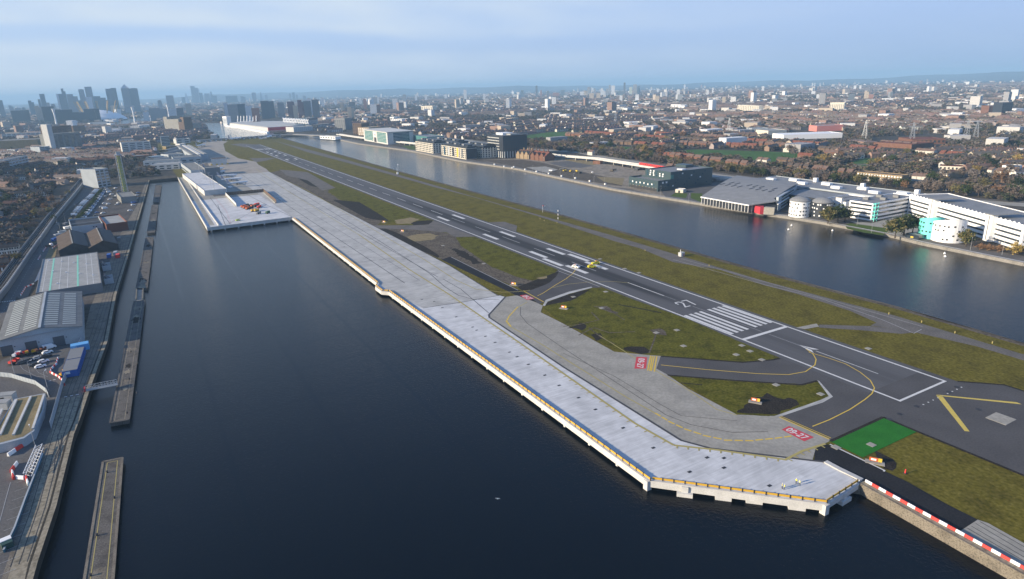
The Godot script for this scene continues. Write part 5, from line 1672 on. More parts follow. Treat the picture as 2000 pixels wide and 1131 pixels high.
	for k in 4:
		box_part(get_child(get_child_count() - 1), "yellow_mark", -12 + k * 8, 0.2, 14.1, 3.0, 1.8, 0.2, M.yellow)
	# timber hoarding round the square work site
	var h := thing("hoarding", "square timber hoarding standing on the new apron", "fence")
	for w in [[[-151.4,-617.6, -152.3,-531.2], 1], [[-152.3,-531.2, -152.4,-527.4], 1], [[-151.4,-617.6, -110.3,-617.1], 0], [[-110.3,-617.1, -113.8,-523.4], 0]]:
		var bd := MB.new()
		bd.box(0, 0, 0, 2.9, 3.6, 0.12, true)
		var me := bd.done(M.wallcon if w[1] else M.brownbrick)
		for p in along(w[0], 3.0, 1.5):
			part("board", me, h, Vector3(p[0], 0.02, p[1]), p[2])
	b = MB.new()
	b.wall([-151.4,-617.6, -152.3,-531.2], 1.4, 0, 0.8)
	b.wall([-111.1,-612.8, -114.3,-523.8], 1.8, 0, 0.9)
	part("ballast", b.done(M.oldcon), h)
	# light masts
	var ms := thing("light_mast", "", "light mast")
	b = MB.new()
	b.lathe(0, 0, [[0, 0.35], [22, 0.16]], 8)
	part("pole", b.done(M.steel), ms)
	box_part(ms, "lamp_head", 0, 21.6, 0, 3.2, 0.7, 0.7, M.grey)
	stash(ms)
	var mp := [-158.69,-828.24, -158.03,-787.25, -161.46,-664.47, -160.81,-634.69, -159.07,-738.69]
	for i in 5:
		copy(ms, mp[i * 2], mp[i * 2 + 1], 0.2, "tall steel floodlight mast, %s in the line behind the parked aircraft" % ["first", "second", "fourth", "last", "third"][i], "floodlight masts")
	# taller blocks in the far left
	var blocks := [
		[[-367.6, -1591.7, 0.727, 69.5, 34, 38], 0, "tall concrete block of flats with long open balconies", 12],
		[[-393.3, -1863.5, 0.852, 59.3, 34, 45], 3, "brown panelled upper block behind the banded concrete flats", 8],
		[[-384.5, -1534.9, 0.778, 10.8, 16, 59.4], 2, "slim pale stair tower at the corner of the concrete flats", 0],
		[[-463.1, -1784.1, -0.243, 93.8, 70, 19.9], 4, "long tan and red clad warehouse with a pale end wall", 0],
		[[-227.7, -1336.1, 0.102, 50.5, 22, 24.7], 2, "long cream block of flats with balcony bands by the terminal", 7],
		[[-194.7, -1475.9, 0.245, 13.5, 20, 18.6], 5, "yellow rendered block beside the cream flats", 5],
		[[-164.8, -1558.5, -0.02, 18.1, 26, 20.8], 1, "blue glass office block near the terminal trees", 6],
		[[-505, -2313, -0.187, 123.3, 20, 13.5], 2, "long white terrace of flats behind the tan warehouse", 3],
		[[-291.9, -2216.9, 0.671, 20.7, 14, 26], 2, "white concrete portal tower with an open middle", 0],
		[[-326, -3008.8, -0.262, 50.2, 30, 16.1], 2, "stepped bright white building on the far shore", 0],
		[[-401.9, -1517.7, 0.642, 21, 30, 15.7], 1, "dark block with white spots near the banded flats", 5],
		[[-381.9, -2411.3, 0.813, 45.3, 24, 25.8], 3, "plain brown block on the far side of the railway", 6],
		[[-588.6, -2660.9, 0.078, 28.4, 18, 13.6], 3, "brick apartment block beyond the white terrace", 4],
		[[-445, -1605.6, 0.705, 44.3, 24, 8.7], 1, "low grey sheds beside the tan warehouse", 0],
		[[-427.9, -1123, 1.099, 25.7, 30, 17.4], 3, "brick apartment building at the far left", 6],
		[[-411.5, -1176, 1.311, 84.6, 16, 18.7], 1, "blue grey apartment building with balconies among the terraces", 4],
		[[-246.3, -1691.4, 0.168, 33.1, 20, 10.9], 2, "white factory roof behind the cream flats", 0],
		[[-127.6, -1601.5, 0.248, 31.7, 20, 10.8], 2, "white sided store between trees and old apron", 2]]
	for e in blocks:
		var q: Array = e[0]
		var wm: Material = [M.flatroof, M.cladding, M.wallcon, M.brownbrick, M.tan, M.yellowbrick][e[1]]
		var o := block("apartment_block" if e[3] else "building", e[2], "building", q, wm, M.flatroof, 0.8)
		var n: int = e[3]
		if n > 0:
			panes(o, 0, q[3], q[4], maxi(2, int(q[3] / 12)), n, q[5] / n * 0.35, q[5] / n * 0.95, 9.0, q[5] / n * 0.42, M.glass)
			panes(o, 1, q[3], q[4], 2, n, q[5] / n * 0.35, q[5] / n * 0.95, 6.0, q[5] / n * 0.42, M.glass)
	# old mill silos on the far dock
	var mi := [[[-119.7, -2277.6, -0.915, 16.2, 14, 45.6], 2], [[-96.8, -2219.8, -0.911, 49.3, 26, 38.5], 2], [[-76.4, -2191.8, -0.911, 24.4, 24, 30.2], 3], [[-69.9, -2192.4, 0.243, 25.1, 30, 44.3], 3], [[-51.4, -2209.5, 0.93, 49.2, 30, 24], 0], [[-84.4, -2420.6, -0.148, 37.1, 26, 43], 0]]
	for i in 6:
		block("mill", "derelict mill on the far dock, %s" % ["slim corner tower", "ribbed pale silo block", "low link block", "tall brown granary", "ragged dark end", "dark rear block with a water tank"][i], "building", mi[i][0], [M.flatroof, M.cladding, M.oldcon, M.brownbrick][mi[i][1]], M.flatroof, 0.5, "derelict mills")

func aircraft(x: float, z: float, turn: float, L: float) -> Node3D:
	var o := thing("airliner", "", "airliner", x, z, turn)
	var b := MB.new()
	b.xf = Transform3D(Basis(Vector3(0, 0, 1), -PI / 2), Vector3(0, 2.9, 0))
	var r := L * 0.045
	b.lathe(0, 0, [[-L * 0.5, 0.05], [-L * 0.42, r * 0.5], [-L * 0.28, r * 0.95], [-L * 0.2, r], [L * 0.36, r], [L * 0.44, r * 0.8], [L * 0.485, r * 0.4], [L * 0.5, 0.05]], 14)
	part("fuselage", b.done(M.white), o)
	for s: float in [-1.0, 1.0]:
		b = MB.new()
		var y := 2.3
		var A := Vector3(L * 0.10, y, s * r * 0.6)
		var B := Vector3(-L * 0.06, y, s * r * 0.6)
		var C := Vector3(-L * 0.16, y + 1.2, s * L * 0.40)
		var D := Vector3(-L * 0.11, y + 1.2, s * L * 0.40)
		var u := Vector3.UP * 0.35
		if s > 0:
			b.quad(A + u, D + u, C + u, B + u)
			b.quad(B, C, D, A)
		else:
			b.quad(B + u, C + u, D + u, A + u)
			b.quad(A, D, C, B)
		b.quad(A, D, D + u, A + u)
		b.quad(C, B, B + u, C + u)
		b.quad(D, C, C + u, D + u)
		part("wing", b.done(M.midgrey), o)
		b = MB.new()
		b.xf = Transform3D(Basis(Vector3(0, 0, 1), -PI / 2), Vector3(L * 0.06, 1.5, s * L * 0.16))
		b.lathe(0, 0, [[-2.0, 0.4], [-0.5, 0.85], [1.5, 0.8], [1.5, 0.0]], 12)
		part("engine", b.done(M.grey), o)
		b = MB.new()
		b.quad(Vector3(-L * 0.40, 3.8, s * 0.4), Vector3(-L * 0.47, 4.0, s * L * 0.15), Vector3(-L * 0.50, 4.0, s * L * 0.15), Vector3(-L * 0.48, 3.8, s * 0.4))
		part("tailplane", b.done(M.grey), o)
	b = MB.new()
	for s: float in [-1.0, 1.0]:
		b.quad(Vector3(-L * 0.34, 3.8, s * 0.18), Vector3(-L * 0.48, 3.8, s * 0.18), Vector3(-L * 0.50, 3.2 + L * 0.20, s * 0.1), Vector3(-L * 0.44, 3.2 + L * 0.20, s * 0.1))
	part("fin", b.done(mat(0.42, 0.38, 0.42, 0.5)), o)
	b = MB.new()
	for p in [[L * 0.38, 0], [-1.0, 2.2], [-1.0, -2.2]]:
		b.box(p[0], 0, p[1], 0.9, 2.2, 0.5)
	part("undercarriage", b.done(M.dark), o)
	return o

func digger_truck(x: float, z: float, turn: float, m: Material, label: String, group: String) -> void:
	var o := thing("works_truck", label, "works truck", x, z, turn, group)
	box_part(o, "chassis", 0, 0.6, 0, 7.0, 0.5, 2.0, M.dark)
	box_part(o, "cab", 2.6, 1.1, 0, 1.8, 2.0, 2.3, m)
	box_part(o, "tank_body", -0.9, 1.1, 0, 4.6, 1.8, 2.4, m)
	box_part(o, "windscreen", 3.5, 2.0, 0, 0.1, 0.9, 2.0, M.glass)
	var wl := MB.new()
	wl.xf = Transform3D(Basis(Vector3.RIGHT, PI / 2), Vector3.ZERO)
	wl.lathe(0, 0, [[-0.2, 0.0], [-0.2, 0.55], [0.2, 0.55], [0.2, 0.0]], 10)
	var wm := wl.done(M.rubber)
	for sx in [-2.4, -1.2, 2.4]:
		for sz in [-1.05, 1.05]:
			part("wheel", wm, o, Vector3(sx, 0.55, sz))
	o.scale = Vector3(0.75, 0.8, 0.8)

func person_mesh(seed_: int) -> Array:
	# one skin over a jointed skeleton, meshed from a smooth distance field; pose: standing, slightly turned
	var legs := 0.11 + 0.05 * (seed_ % 2)
	var bones := [
		[Vector3(0, 0.95, 0), Vector3(0, 1.22, 0.01), 0.155, 0.165], [Vector3(0, 1.22, 0.01), Vector3(0, 1.42, 0), 0.165, 0.12],
		[Vector3(-0.1, 1.42, 0), Vector3(0.1, 1.42, 0), 0.085, 0.085], [Vector3(0, 1.45, 0), Vector3(0, 1.56, 0.01), 0.058, 0.055], [Vector3(0, 1.63, 0.015), Vector3(0, 1.69, 0.01), 0.095, 0.1]]
	for s: float in [-1.0, 1.0]:
		var fwd := 0.08 * s * (1 if seed_ % 2 else -1)
		bones.append([Vector3(s * 0.09, 0.93, 0), Vector3(s * legs, 0.5, fwd * 0.6), 0.095, 0.068])
		bones.append([Vector3(s * legs, 0.5, fwd * 0.6), Vector3(s * legs, 0.09, fwd), 0.066, 0.048])
		bones.append([Vector3(s * legs, 0.05, fwd - 0.02), Vector3(s * (legs + 0.03), 0.045, fwd + 0.16), 0.05, 0.042])
		bones.append([Vector3(s * 0.18, 1.41, 0), Vector3(s * 0.25, 1.14, -0.01), 0.058, 0.046])
		bones.append([Vector3(s * 0.25, 1.14, -0.01), Vector3(s * (0.2 if seed_ > 1 else 0.27), 0.92 if seed_ < 3 else 1.1, 0.1 if seed_ < 3 else 0.2), 0.044, 0.033])
		bones.append([Vector3(s * (0.2 if seed_ > 1 else 0.27), 0.92 if seed_ < 3 else 1.1, 0.1 if seed_ < 3 else 0.2), Vector3(s * (0.18 if seed_ > 1 else 0.27), 0.82 if seed_ < 3 else 1.1, 0.14 if seed_ < 3 else 0.29), 0.036, 0.024])
	var cell := 0.032
	var lo := Vector3(-0.42, -0.03, -0.3)
	var nx := 27
	var ny := 58
	var nz := 22
	var f := PackedFloat32Array()
	f.resize(nx * ny * nz)
	for k in nz:
		for j in ny:
			for i in nx:
				var p := lo + Vector3(i, j, k) * cell
				var acc := 0.0
				for bn in bones:
					var a: Vector3 = bn[0]
					var ab: Vector3 = bn[1] - a
					var t := clampf((p - a).dot(ab) / ab.length_squared(), 0, 1)
					var dd: float = (p - a - ab * t).length() - lerpf(bn[2], bn[3], t)
					acc += exp(-dd * 45.0)
				f[i + nx * (j + ny * k)] = -log(acc) / 45.0
	var idx := {}
	var vs := []
	for k in nz - 1:
		for j in ny - 1:
			for i in nx - 1:
				var sum := Vector3.ZERO
				var cnt := 0
				for e in [[0, 0, 0, 1, 0, 0], [0, 0, 0, 0, 1, 0], [0, 0, 0, 0, 0, 1], [1, 0, 0, 1, 1, 0], [1, 0, 0, 1, 0, 1], [0, 1, 0, 1, 1, 0], [0, 1, 0, 0, 1, 1], [0, 0, 1, 1, 0, 1], [0, 0, 1, 0, 1, 1], [1, 1, 0, 1, 1, 1], [1, 0, 1, 1, 1, 1], [0, 1, 1, 1, 1, 1]]:
					var fa := f[i + e[0] + nx * (j + e[1] + ny * (k + e[2]))]
					var fb := f[i + e[3] + nx * (j + e[4] + ny * (k + e[5]))]
					if (fa < 0) != (fb < 0):
						var t := fa / (fa - fb)
						sum += Vector3(i, j, k) + Vector3(e[0], e[1], e[2]).lerp(Vector3(e[3], e[4], e[5]), t)
						cnt += 1
				if cnt:
					idx[i + nx * (j + ny * k)] = vs.size()
					vs.append(lo + sum / cnt * cell)
	return [f, idx, vs, nx, ny, nz]

func person(x: float, z: float, turn: float, seed_: int, label: String, coat: Color, legs: Color) -> void:
	var d := person_mesh(seed_)
	var f: PackedFloat32Array = d[0]
	var idx: Dictionary = d[1]
	var vs: Array = d[2]
	var nx: int = d[3]
	var ny: int = d[4]
	var nz: int = d[5]
	var b := MB.new()
	for k in range(1, nz - 1):
		for j in range(1, ny - 1):
			for i in range(1, nx - 1):
				var at := i + nx * (j + ny * k)
				for ax in 3:
					var st: int = [1, nx, nx * ny][ax]
					if (f[at] < 0) != (f[at + st] < 0):
						var u: int = [nx, nx * ny, 1][ax]
						var w: int = [nx * ny, 1, nx][ax]
						var q := [at - u - w, at - w, at, at - u]
						if not (idx.has(q[0]) and idx.has(q[1]) and idx.has(q[2]) and idx.has(q[3])):
							continue
						var p := []
						for n in q:
							p.append(vs[idx[n]])
						var y: float = (p[0].y + p[2].y) / 2
						b.col = Color(0.34, 0.2, 0.14)
						if y > 1.70 and seed_ != 1:
							b.col = [Color(0.02, 0.015, 0.012), Color(0.7, 0.7, 0.7), Color(0.75, 0.75, 0.72), Color(0.05, 0.03, 0.02)][seed_]
						elif y < 1.5 and y > 0.9 and (absf(p[0].x) < 0.3):
							b.col = coat
							if y > 1.06 and y < 1.12 or y > 1.24 and y < 1.28:
								b.col = Color(0.6, 0.6, 0.55)
						elif y <= 0.95:
							b.col = legs
						if y < 0.12:
							b.col = Color(0.02, 0.02, 0.02)
						if absf(p[0].x) > 0.2 and y < 0.92 and y > 0.75:
							b.col = Color(0.34, 0.2, 0.14)
						if f[at] < 0:
							b.quad(p[0], p[1], p[2], p[3])
						else:
							b.quad(p[3], p[2], p[1], p[0])
	var m := mat(1, 1, 1, 0.8)
	m.vertex_color_use_as_albedo = true
	var o := thing("person", label, "person", x, z, turn, "", 0.05)
	part("body", b.done(m), o)
	var hat := MB.new()
	hat.lathe(0, 0.015, [[1.69, 0.135], [1.71, 0.115], [1.77, 0.095], [1.81, 0.05], [1.82, 0.0]], 12)
	part("helmet", hat.done(M.white), o)

func aircraft_and_vehicles() -> void:
	var src := stash(aircraft(0, 0, 0, 33.0))
	var rows := [[Vector3(-144.84, 0, -931.74), Vector3(-120.62, 0, -944.56)], [Vector3(-143.31, 0, -889.17), Vector3(-118.34, 0, -907.61)], [Vector3(-144.45, 0, -844.35), Vector3(-121.78, 0, -861.97)], [Vector3(-138.85, 0, -803.92), Vector3(-113.71, 0, -802.76)], [Vector3(-138.46, 0, -757.55), Vector3(-114.4, 0, -755.91)], [Vector3(-137.66, 0, -708.87), Vector3(-113.94, 0, -712)]]
	var ord := ["farthest", "second farthest", "third", "fourth", "second nearest", "nearest"]
	for i in 6:
		var a: Vector3 = rows[i][0]
		var c: Vector3 = rows[i][1]
		var m := (a + c) / 2
		var o := copy(src, m.x, m.z, atan2(-(c - a).z, (c - a).x), "white twin engined airliner with grey tail, %s of the six in the slanting row" % ord[i], "airliners parked in the slanting row")
		var k := clampf(a.distance_to(c) / 33.0, 0.8, 1.5)
		o.scale = Vector3(k, k, k)
	var far := [[Vector3(-25.08, 0, -1588.2), Vector3(10.24, 0, -1617.86), "white airliner parked side on at the far end of the old apron"], [Vector3(-112.17, 0, -1424.87), Vector3(-89.53, 0, -1454.66), "white airliner by the terminal's far end"], [Vector3(-97.41, 0, -1581.88), Vector3(-76.2, 0, -1601.28), "white airliner behind the one at the terminal's far end"], [Vector3(41.2, 0, -1558.45), Vector3(67.5, 0, -1575.63), "small white jet beside the far end of the runway"], [Vector3(59.85, 0, -1560.48), Vector3(82.21, 0, -1608.1), "white jet with raised nose close to the far water"]]
	for e in far:
		var m: Vector3 = (e[0] + e[1]) / 2
		var dd: Vector3 = e[1] - e[0]
		var o := copy(src, m.x, m.z, atan2(-dd.z, dd.x), e[2], "airliners far away")
		var k := clampf(dd.length() / 33.0, 0.6, 1.6)
		o.scale = Vector3(k, k, k)
	# works vehicles on the new apron
	var w := [-147.11,-519.58, -146.33,-511.69, -145.14,-503.61, -143.05,-523.76, -140.92,-518.35, -138.28,-516.26, -135.66,-514.18, -134.12,-505.64, -142.39,-487.56, -139.86,-485.58, -140.64,-469.53, -132.73,-466.63, -133.14,-523.41, -142.06,-504.74]
	for i in 14:
		var m: Material = [M.orange, M.orange, M.orange, M.dark, M.dark, M.orange, M.dark, M.red, M.railing, M.railing, M.midgrey, mat(0.03, 0.10, 0.05, 0.6), M.red, M.dark][i]
		digger_truck(w[i * 2], w[i * 2 + 1], 0.5 + 0.1 * (i % 4), m, "%s works truck in the cluster on the new apron" % ["orange", "orange", "orange", "black", "black", "orange", "black", "red", "yellow", "yellow", "grey", "green", "red", "black"][i] if i != 11 else "green works truck standing apart on the new apron", "works trucks on the apron")
	put_car(-162.27,-446.09, 0.2, 0, 0, "bright yellow-green service car near the edge of the apron", "")
	(get_child(get_child_count() - 1).get_child(0) as MeshInstance3D).material_override = mat(0.45, 0.6, 0.04, 0.4)
	put_car(-138.19,-681.52, 0.2, 2, 0, "white service van behind the nearest parked airliner", "")
	# three cars on the runway, two yellow and one white
	var yl := mat(0.72, 0.62, 0.01, 0.4)
	for e in [[Vector3(2.25, 0, -133.41), -0.35, "bright yellow airport car facing the threshold, nearer the runway centre line", 1], [Vector3(9.21, 0, -138.9), 2.9, "bright yellow and white airport car beside the far edge of the runway", 1], [Vector3(-5.81, 0, -139.16), -1.3, "white airport car on the touchdown marks of the runway", 0]]:
		var o := put_car(e[0].x, e[0].z, e[1], 0, 0, e[2], "")
		o.position.y = 0.06
		o.scale = Vector3(1.25, 1.35, 1.25)
		if e[3]:
			(o.get_child(0) as MeshInstance3D).material_override = yl
		box_part(o, "light_bar", -0.5, 1.5, 0, 0.4, 0.18, 1.1, M.orange)
		for s: int in [-1, 1]:
			box_part(o, "chequer_band", 0.1, 0.62, s * 0.87, 2.6, 0.16, 0.04, mat(0.05, 0.2, 0.05, 0.5) if e[3] else M.yellow)
	# four people in high-visibility coats near the end of the deck
	var hv := Color(0.62, 0.62, 0.03)
	person(-92.74,81.97, 0.6, 0, "person in a white and yellow safety vest, dark trousers, left of the near pair", Color(0.6, 0.55, 0.25), Color(0.02, 0.02, 0.03))
	person(-92.6,82.62, -2.4, 1, "person in a yellow safety vest and grey trousers, right of the near pair", hv, Color(0.12, 0.12, 0.13))
	person(-87.48,82.54, 1.8, 2, "person in a bright yellow safety coat, stepping, left of the far pair", hv, Color(0.03, 0.035, 0.06))
	person(-87.43,83.59, -1.2, 3, "person in a pale yellow vest and black trousers, right of the far pair", Color(0.6, 0.6, 0.3), Color(0.012, 0.012, 0.014))
	# signs in the grass
	var signs := [[Vector3(-58.96, 0, 88), "orange taxi sign with a yellow panel on a pale plinth by the black road", 3.4], [Vector3(-57.6, 0, 43.01), "orange taxi sign on the dark earth of the small grass island", 3.0], [Vector3(-56.37, 0, -79.07), "orange taxi sign on the big grass island near the curve", 3.0], [Vector3(-56.84, 0, -129.56), "red and white taxi sign at the corner of the black asphalt", 3.0], [Vector3(-56.96, 0, -307.78), "small red taxi sign beside the tan earth patch", 2.6], [Vector3(-56.43, 0, -353.55), "small red taxi sign at the edge of the concrete", 2.6]]
	for e in signs:
		var o := thing("taxi_sign", e[1], "sign", e[0].x, e[0].z, -1.0, "taxi signs in the grass", 0.04)
		var k: float = e[2]
		box_part(o, "plinth", 0, 0, 0, k * 1.5, 0.15, 2.2, M.oldcon)
		for s: int in [-1, 1]:
			box_part(o, "leg", s * k * 0.35, 0.1, 0, 0.12, 0.5, 0.12, M.dark)
		box_part(o, "red_panel", -k * 0.14, 0.5, 0, k * 0.66, 1.15, 0.25, M.orange if e[0].x > -80 else M.red)
		box_part(o, "yellow_panel", k * 0.36, 0.5, 0, k * 0.3, 1.15, 0.25, M.yellow)
		box_part(o, "white_mark", -k * 0.14, 0.75, 0.14, k * 0.4, 0.6, 0.03, M.white)
	var cone := thing("marker_post", "small red marker post in the grass by the black road", "marker", -57.04,95.83, 0.0)
	box_part(cone, "post", 0, 0, 0, 0.3, 1.4, 0.3, M.red)
	box_part(cone, "foot", 0, 0, 0, 0.8, 0.15, 0.8, M.dark)
	# barriers and posts along the near quay
	barrier_run([-70.4, 92.3, -71.2, 106.5, -71.9, 122.5, -74.5, 170, -77, 230], "along the edge of the quay by the black road", "barriers along the near quay")
	# a gull low over the dock, and white buoys on the far water
	var gull := MB.new()
	for wing: float in [-1.0, 1.0]:
		gull.tri(Vector3(0.12, 0.02, 0), Vector3(-0.2, 0.02, 0), Vector3(-0.05, 0.16, wing * 0.4))
		gull.tri(Vector3(0.08, 0.14, wing * 0.36), Vector3(-0.12, 0.14, wing * 0.36), Vector3(-0.16, 0.05, wing * 0.8))
		gull.quad(Vector3(0.34, 0, 0), Vector3(0.0, 0.0, wing * 0.1), Vector3(-0.42, 0, wing * 0.04), Vector3(0.0, 0.1, 0))
		gull.quad(Vector3(0.34, 0, 0), Vector3(0.0, -0.1, 0), Vector3(-0.42, 0, wing * 0.04), Vector3(0.0, 0.0, wing * 0.1))
	var gb := thing("gull", "single white gull flying low over the dark dock", "bird", -163.98,45.85, 0.8, "", 2.0)
	part("body", gull.done(M.white), gb)
	var buoy := thing("buoy", "", "buoy")
	var by := MB.new()
	by.lathe(0, 0, [[-0.4, 0.5], [0.3, 0.8], [0.9, 0.5], [1.3, 0.0]], 10)
	part("float", by.done(M.white), buoy)
	b_tube(buoy, "post", 0, 1.2, 0, 0.7, 0.08, M.grey)
	stash(buoy)
	var bs := [209.68,-146.95, 195.29,-138.66, 217.99,-116.94, 205.24,-28.94, 212.85,-33.2, 102.27,-1091, 119.28,-790.41]
	for k in 7:
		copy(buoy, bs[k * 2], bs[k * 2 + 1], 0.0, "white buoy afloat " + ["off the white domed drum, nearer the wall", "off the white domed drum, farther out", "off the lawn", "off the large white drum, farther out", "off the large white drum, nearer the wall", "far along the dock", "in mid dock before the glass office"][k], "white buoys", -2.0)
	# things by the far water: hut, windsock, posts
	var hut := thing("hut", "small white hut with a mast on the edge of the far dock", "hut", 67.41,-122.44, 0.1)
	hut.scale = Vector3(0.8, 0.8, 0.8)
	box_part(hut, "body", 0, 0, 0, 4.4, 3.0, 3.2, M.fascia)
	box_part(hut, "roof", 0, 3.0, 0, 4.8, 0.2, 3.6, M.fascia)
	box_part(hut, "door", 1.0, 0.1, 1.62, 1.0, 2.1, 0.1, M.redpaint)
	box_part(hut, "mast", -2.4, 0, 0.8, 0.3, 6.0, 0.3, M.white)
	var ws := thing("windsock", "pink and white windsock on a pole by the far dock", "windsock", 77.93,-308.36, 0.0)
	b_tube(ws, "pole", 0, 0, 0, 6.5, 0.09, M.white)
	var so := MB.new()
	so.bar(Vector3(0, 6.3, 0), Vector3(1.2, 6.1, 0.2), 0.8)
	part("sock", so.done(M.redpaint), ws)
	so = MB.new()
	so.bar(Vector3(1.2, 6.1, 0.2), Vector3(2.4, 5.6, 0.4), 0.6)
	part("sock_end", so.done(M.white), ws)
	var mp := thing("striped_mast", "black and white banded mast on the edge of the far dock", "mast", 71.86,-274.49, 0.0)
	for k in 5:
		b_tube(mp, "band", 0, k * 1.6, 0, 1.6, 0.28, M.dark if k % 2 else M.white)
	var sp := thing("dock_mast", "thin mast with a white box at its foot, farther along the same shore", "mast", 72.34,-666.3, 0.0)
	b_tube(sp, "pole", 0, 0, 0, 9, 0.12, M.white)
	box_part(sp, "box", 0.6, 0, 0, 2.2, 2.4, 2.0, M.white)
	var post := thing("marker_light", "", "marker light", 0, 0, 0)
	box_part(post, "post", 0, 0, 0, 0.3, 0.9, 0.3, M.dullyellow)
	box_part(post, "lamp", 0, 0.9, 0, 0.4, 0.2, 0.4, M.tan)
	stash(post)
	var pl := [63.25,-94.26, 57.48,-146.81, 59.63,-283.92, 57.65,-274.34, 61.51,-260.66, 67.74,46.12, 68.16,60.77, 68.04,16.17, 69.45,30.79, 81.39,-528.34, 31.73,-1017.18, 33.64,-1077.82, 61.72,-793.99]
	for i in range(0, pl.size(), 2):
		copy(post, pl[i], pl[i + 1], 0.3, "small yellow marker light on the strip beside the far dock", "marker lights beside the far dock")

func b_tube(o: Node3D, called: String, x: float, y: float, z: float, h: float, r: float, m: Material) -> void:
	var b := MB.new()
	b.lathe(0, 0, [[0, r], [h, r], [h, 0.0]], 10)
	part(called, b.done(m), o, Vector3(x, y, z))

func sblock(called: String, label: String, x0: float, x1: float, z0: float, z1: float, h: float, wm: Material, rm: Material, par := 0.7, group := "", cat := "building") -> Node3D:
	var o := thing(called, label, cat, (x0 + x1) / 2, (z0 + z1) / 2, -PI / 2, group)
	walls_roof(o, z1 - z0, x1 - x0, h, wm, rm, par)
	return o

# long dark window bands on a face
func bands(o: Node3D, face: int, w: float, d: float, rows: int, y0: float, pitch: float, wh: float, m: Material, margin := 1.0, off := 0.0) -> void:
	var wide := (w if face % 2 == 0 else d) - margin * 2
	panes(o, face, w, d, 1, rows, y0, pitch, wide, wh, m, 0, 0, wide, off, "window_band")

func drum(label: String, c: Array, r: float, h: float, wm: Material, cap: Material, dome: float, slope: float, seed_: int, pane: Material, group := "") -> Node3D:
	var o := thing("round_building", label, "building", c[0], c[1], 0, group)
	var b := MB.new()
	var seg := 32
	for k in seg:
		var a := TAU * k / seg
		var e := TAU * (k + 1) / seg
		var pa := Vector3(cos(a) * r, 0, sin(a) * r)
		var pb := Vector3(cos(e) * r, 0, sin(e) * r)
		var ha := h + slope * cos(a - 2.2)
		var hb := h + slope * cos(e - 2.2)
		b.quad(pb, pa, pa + Vector3.UP * ha, pb + Vector3.UP * hb)
	part("wall", b.done(wm), o)
	b = MB.new()
	if dome > 0:
		b.lathe(0, 0, [[h, r * 1.04], [h + dome * 0.5, r * 0.8], [h + dome * 0.85, r * 0.45], [h + dome, 0.0]], 32)
		b.lathe(0, 0, [[h - 0.6, r * 1.04], [h, r * 1.04]], 32, false)
	else:
		for k in seg:
			var a := TAU * k / seg
			var e := TAU * (k + 1) / seg
			b.tri(Vector3(0, h - 0.4, 0), Vector3(cos(e) * r * 1.03, h + slope * cos(e - 2.2) - 0.1, sin(e) * r * 1.03), Vector3(cos(a) * r * 1.03, h + slope * cos(a - 2.2) - 0.1, sin(a) * r * 1.03))
	part("roof", b.done(cap), o)
	var rg := RandomNumberGenerator.new()
	rg.seed = seed_
	b = MB.new()
	b.box(0, 0, 0, 1.15, 1.15, 0.2, true)
	var pm := b.done(pane)
	for row in 4:
		for k in 11:
			if rg.randf() < 0.62:
				var a := 0.9 + k * 0.3 + rg.randf_range(-0.05, 0.05)
				part("window", pm, o, Vector3(cos(a) * r, 1.6 + row * 3.0 + rg.randf_range(-0.2, 0.2), sin(a) * r), PI / 2 - a)
	return o

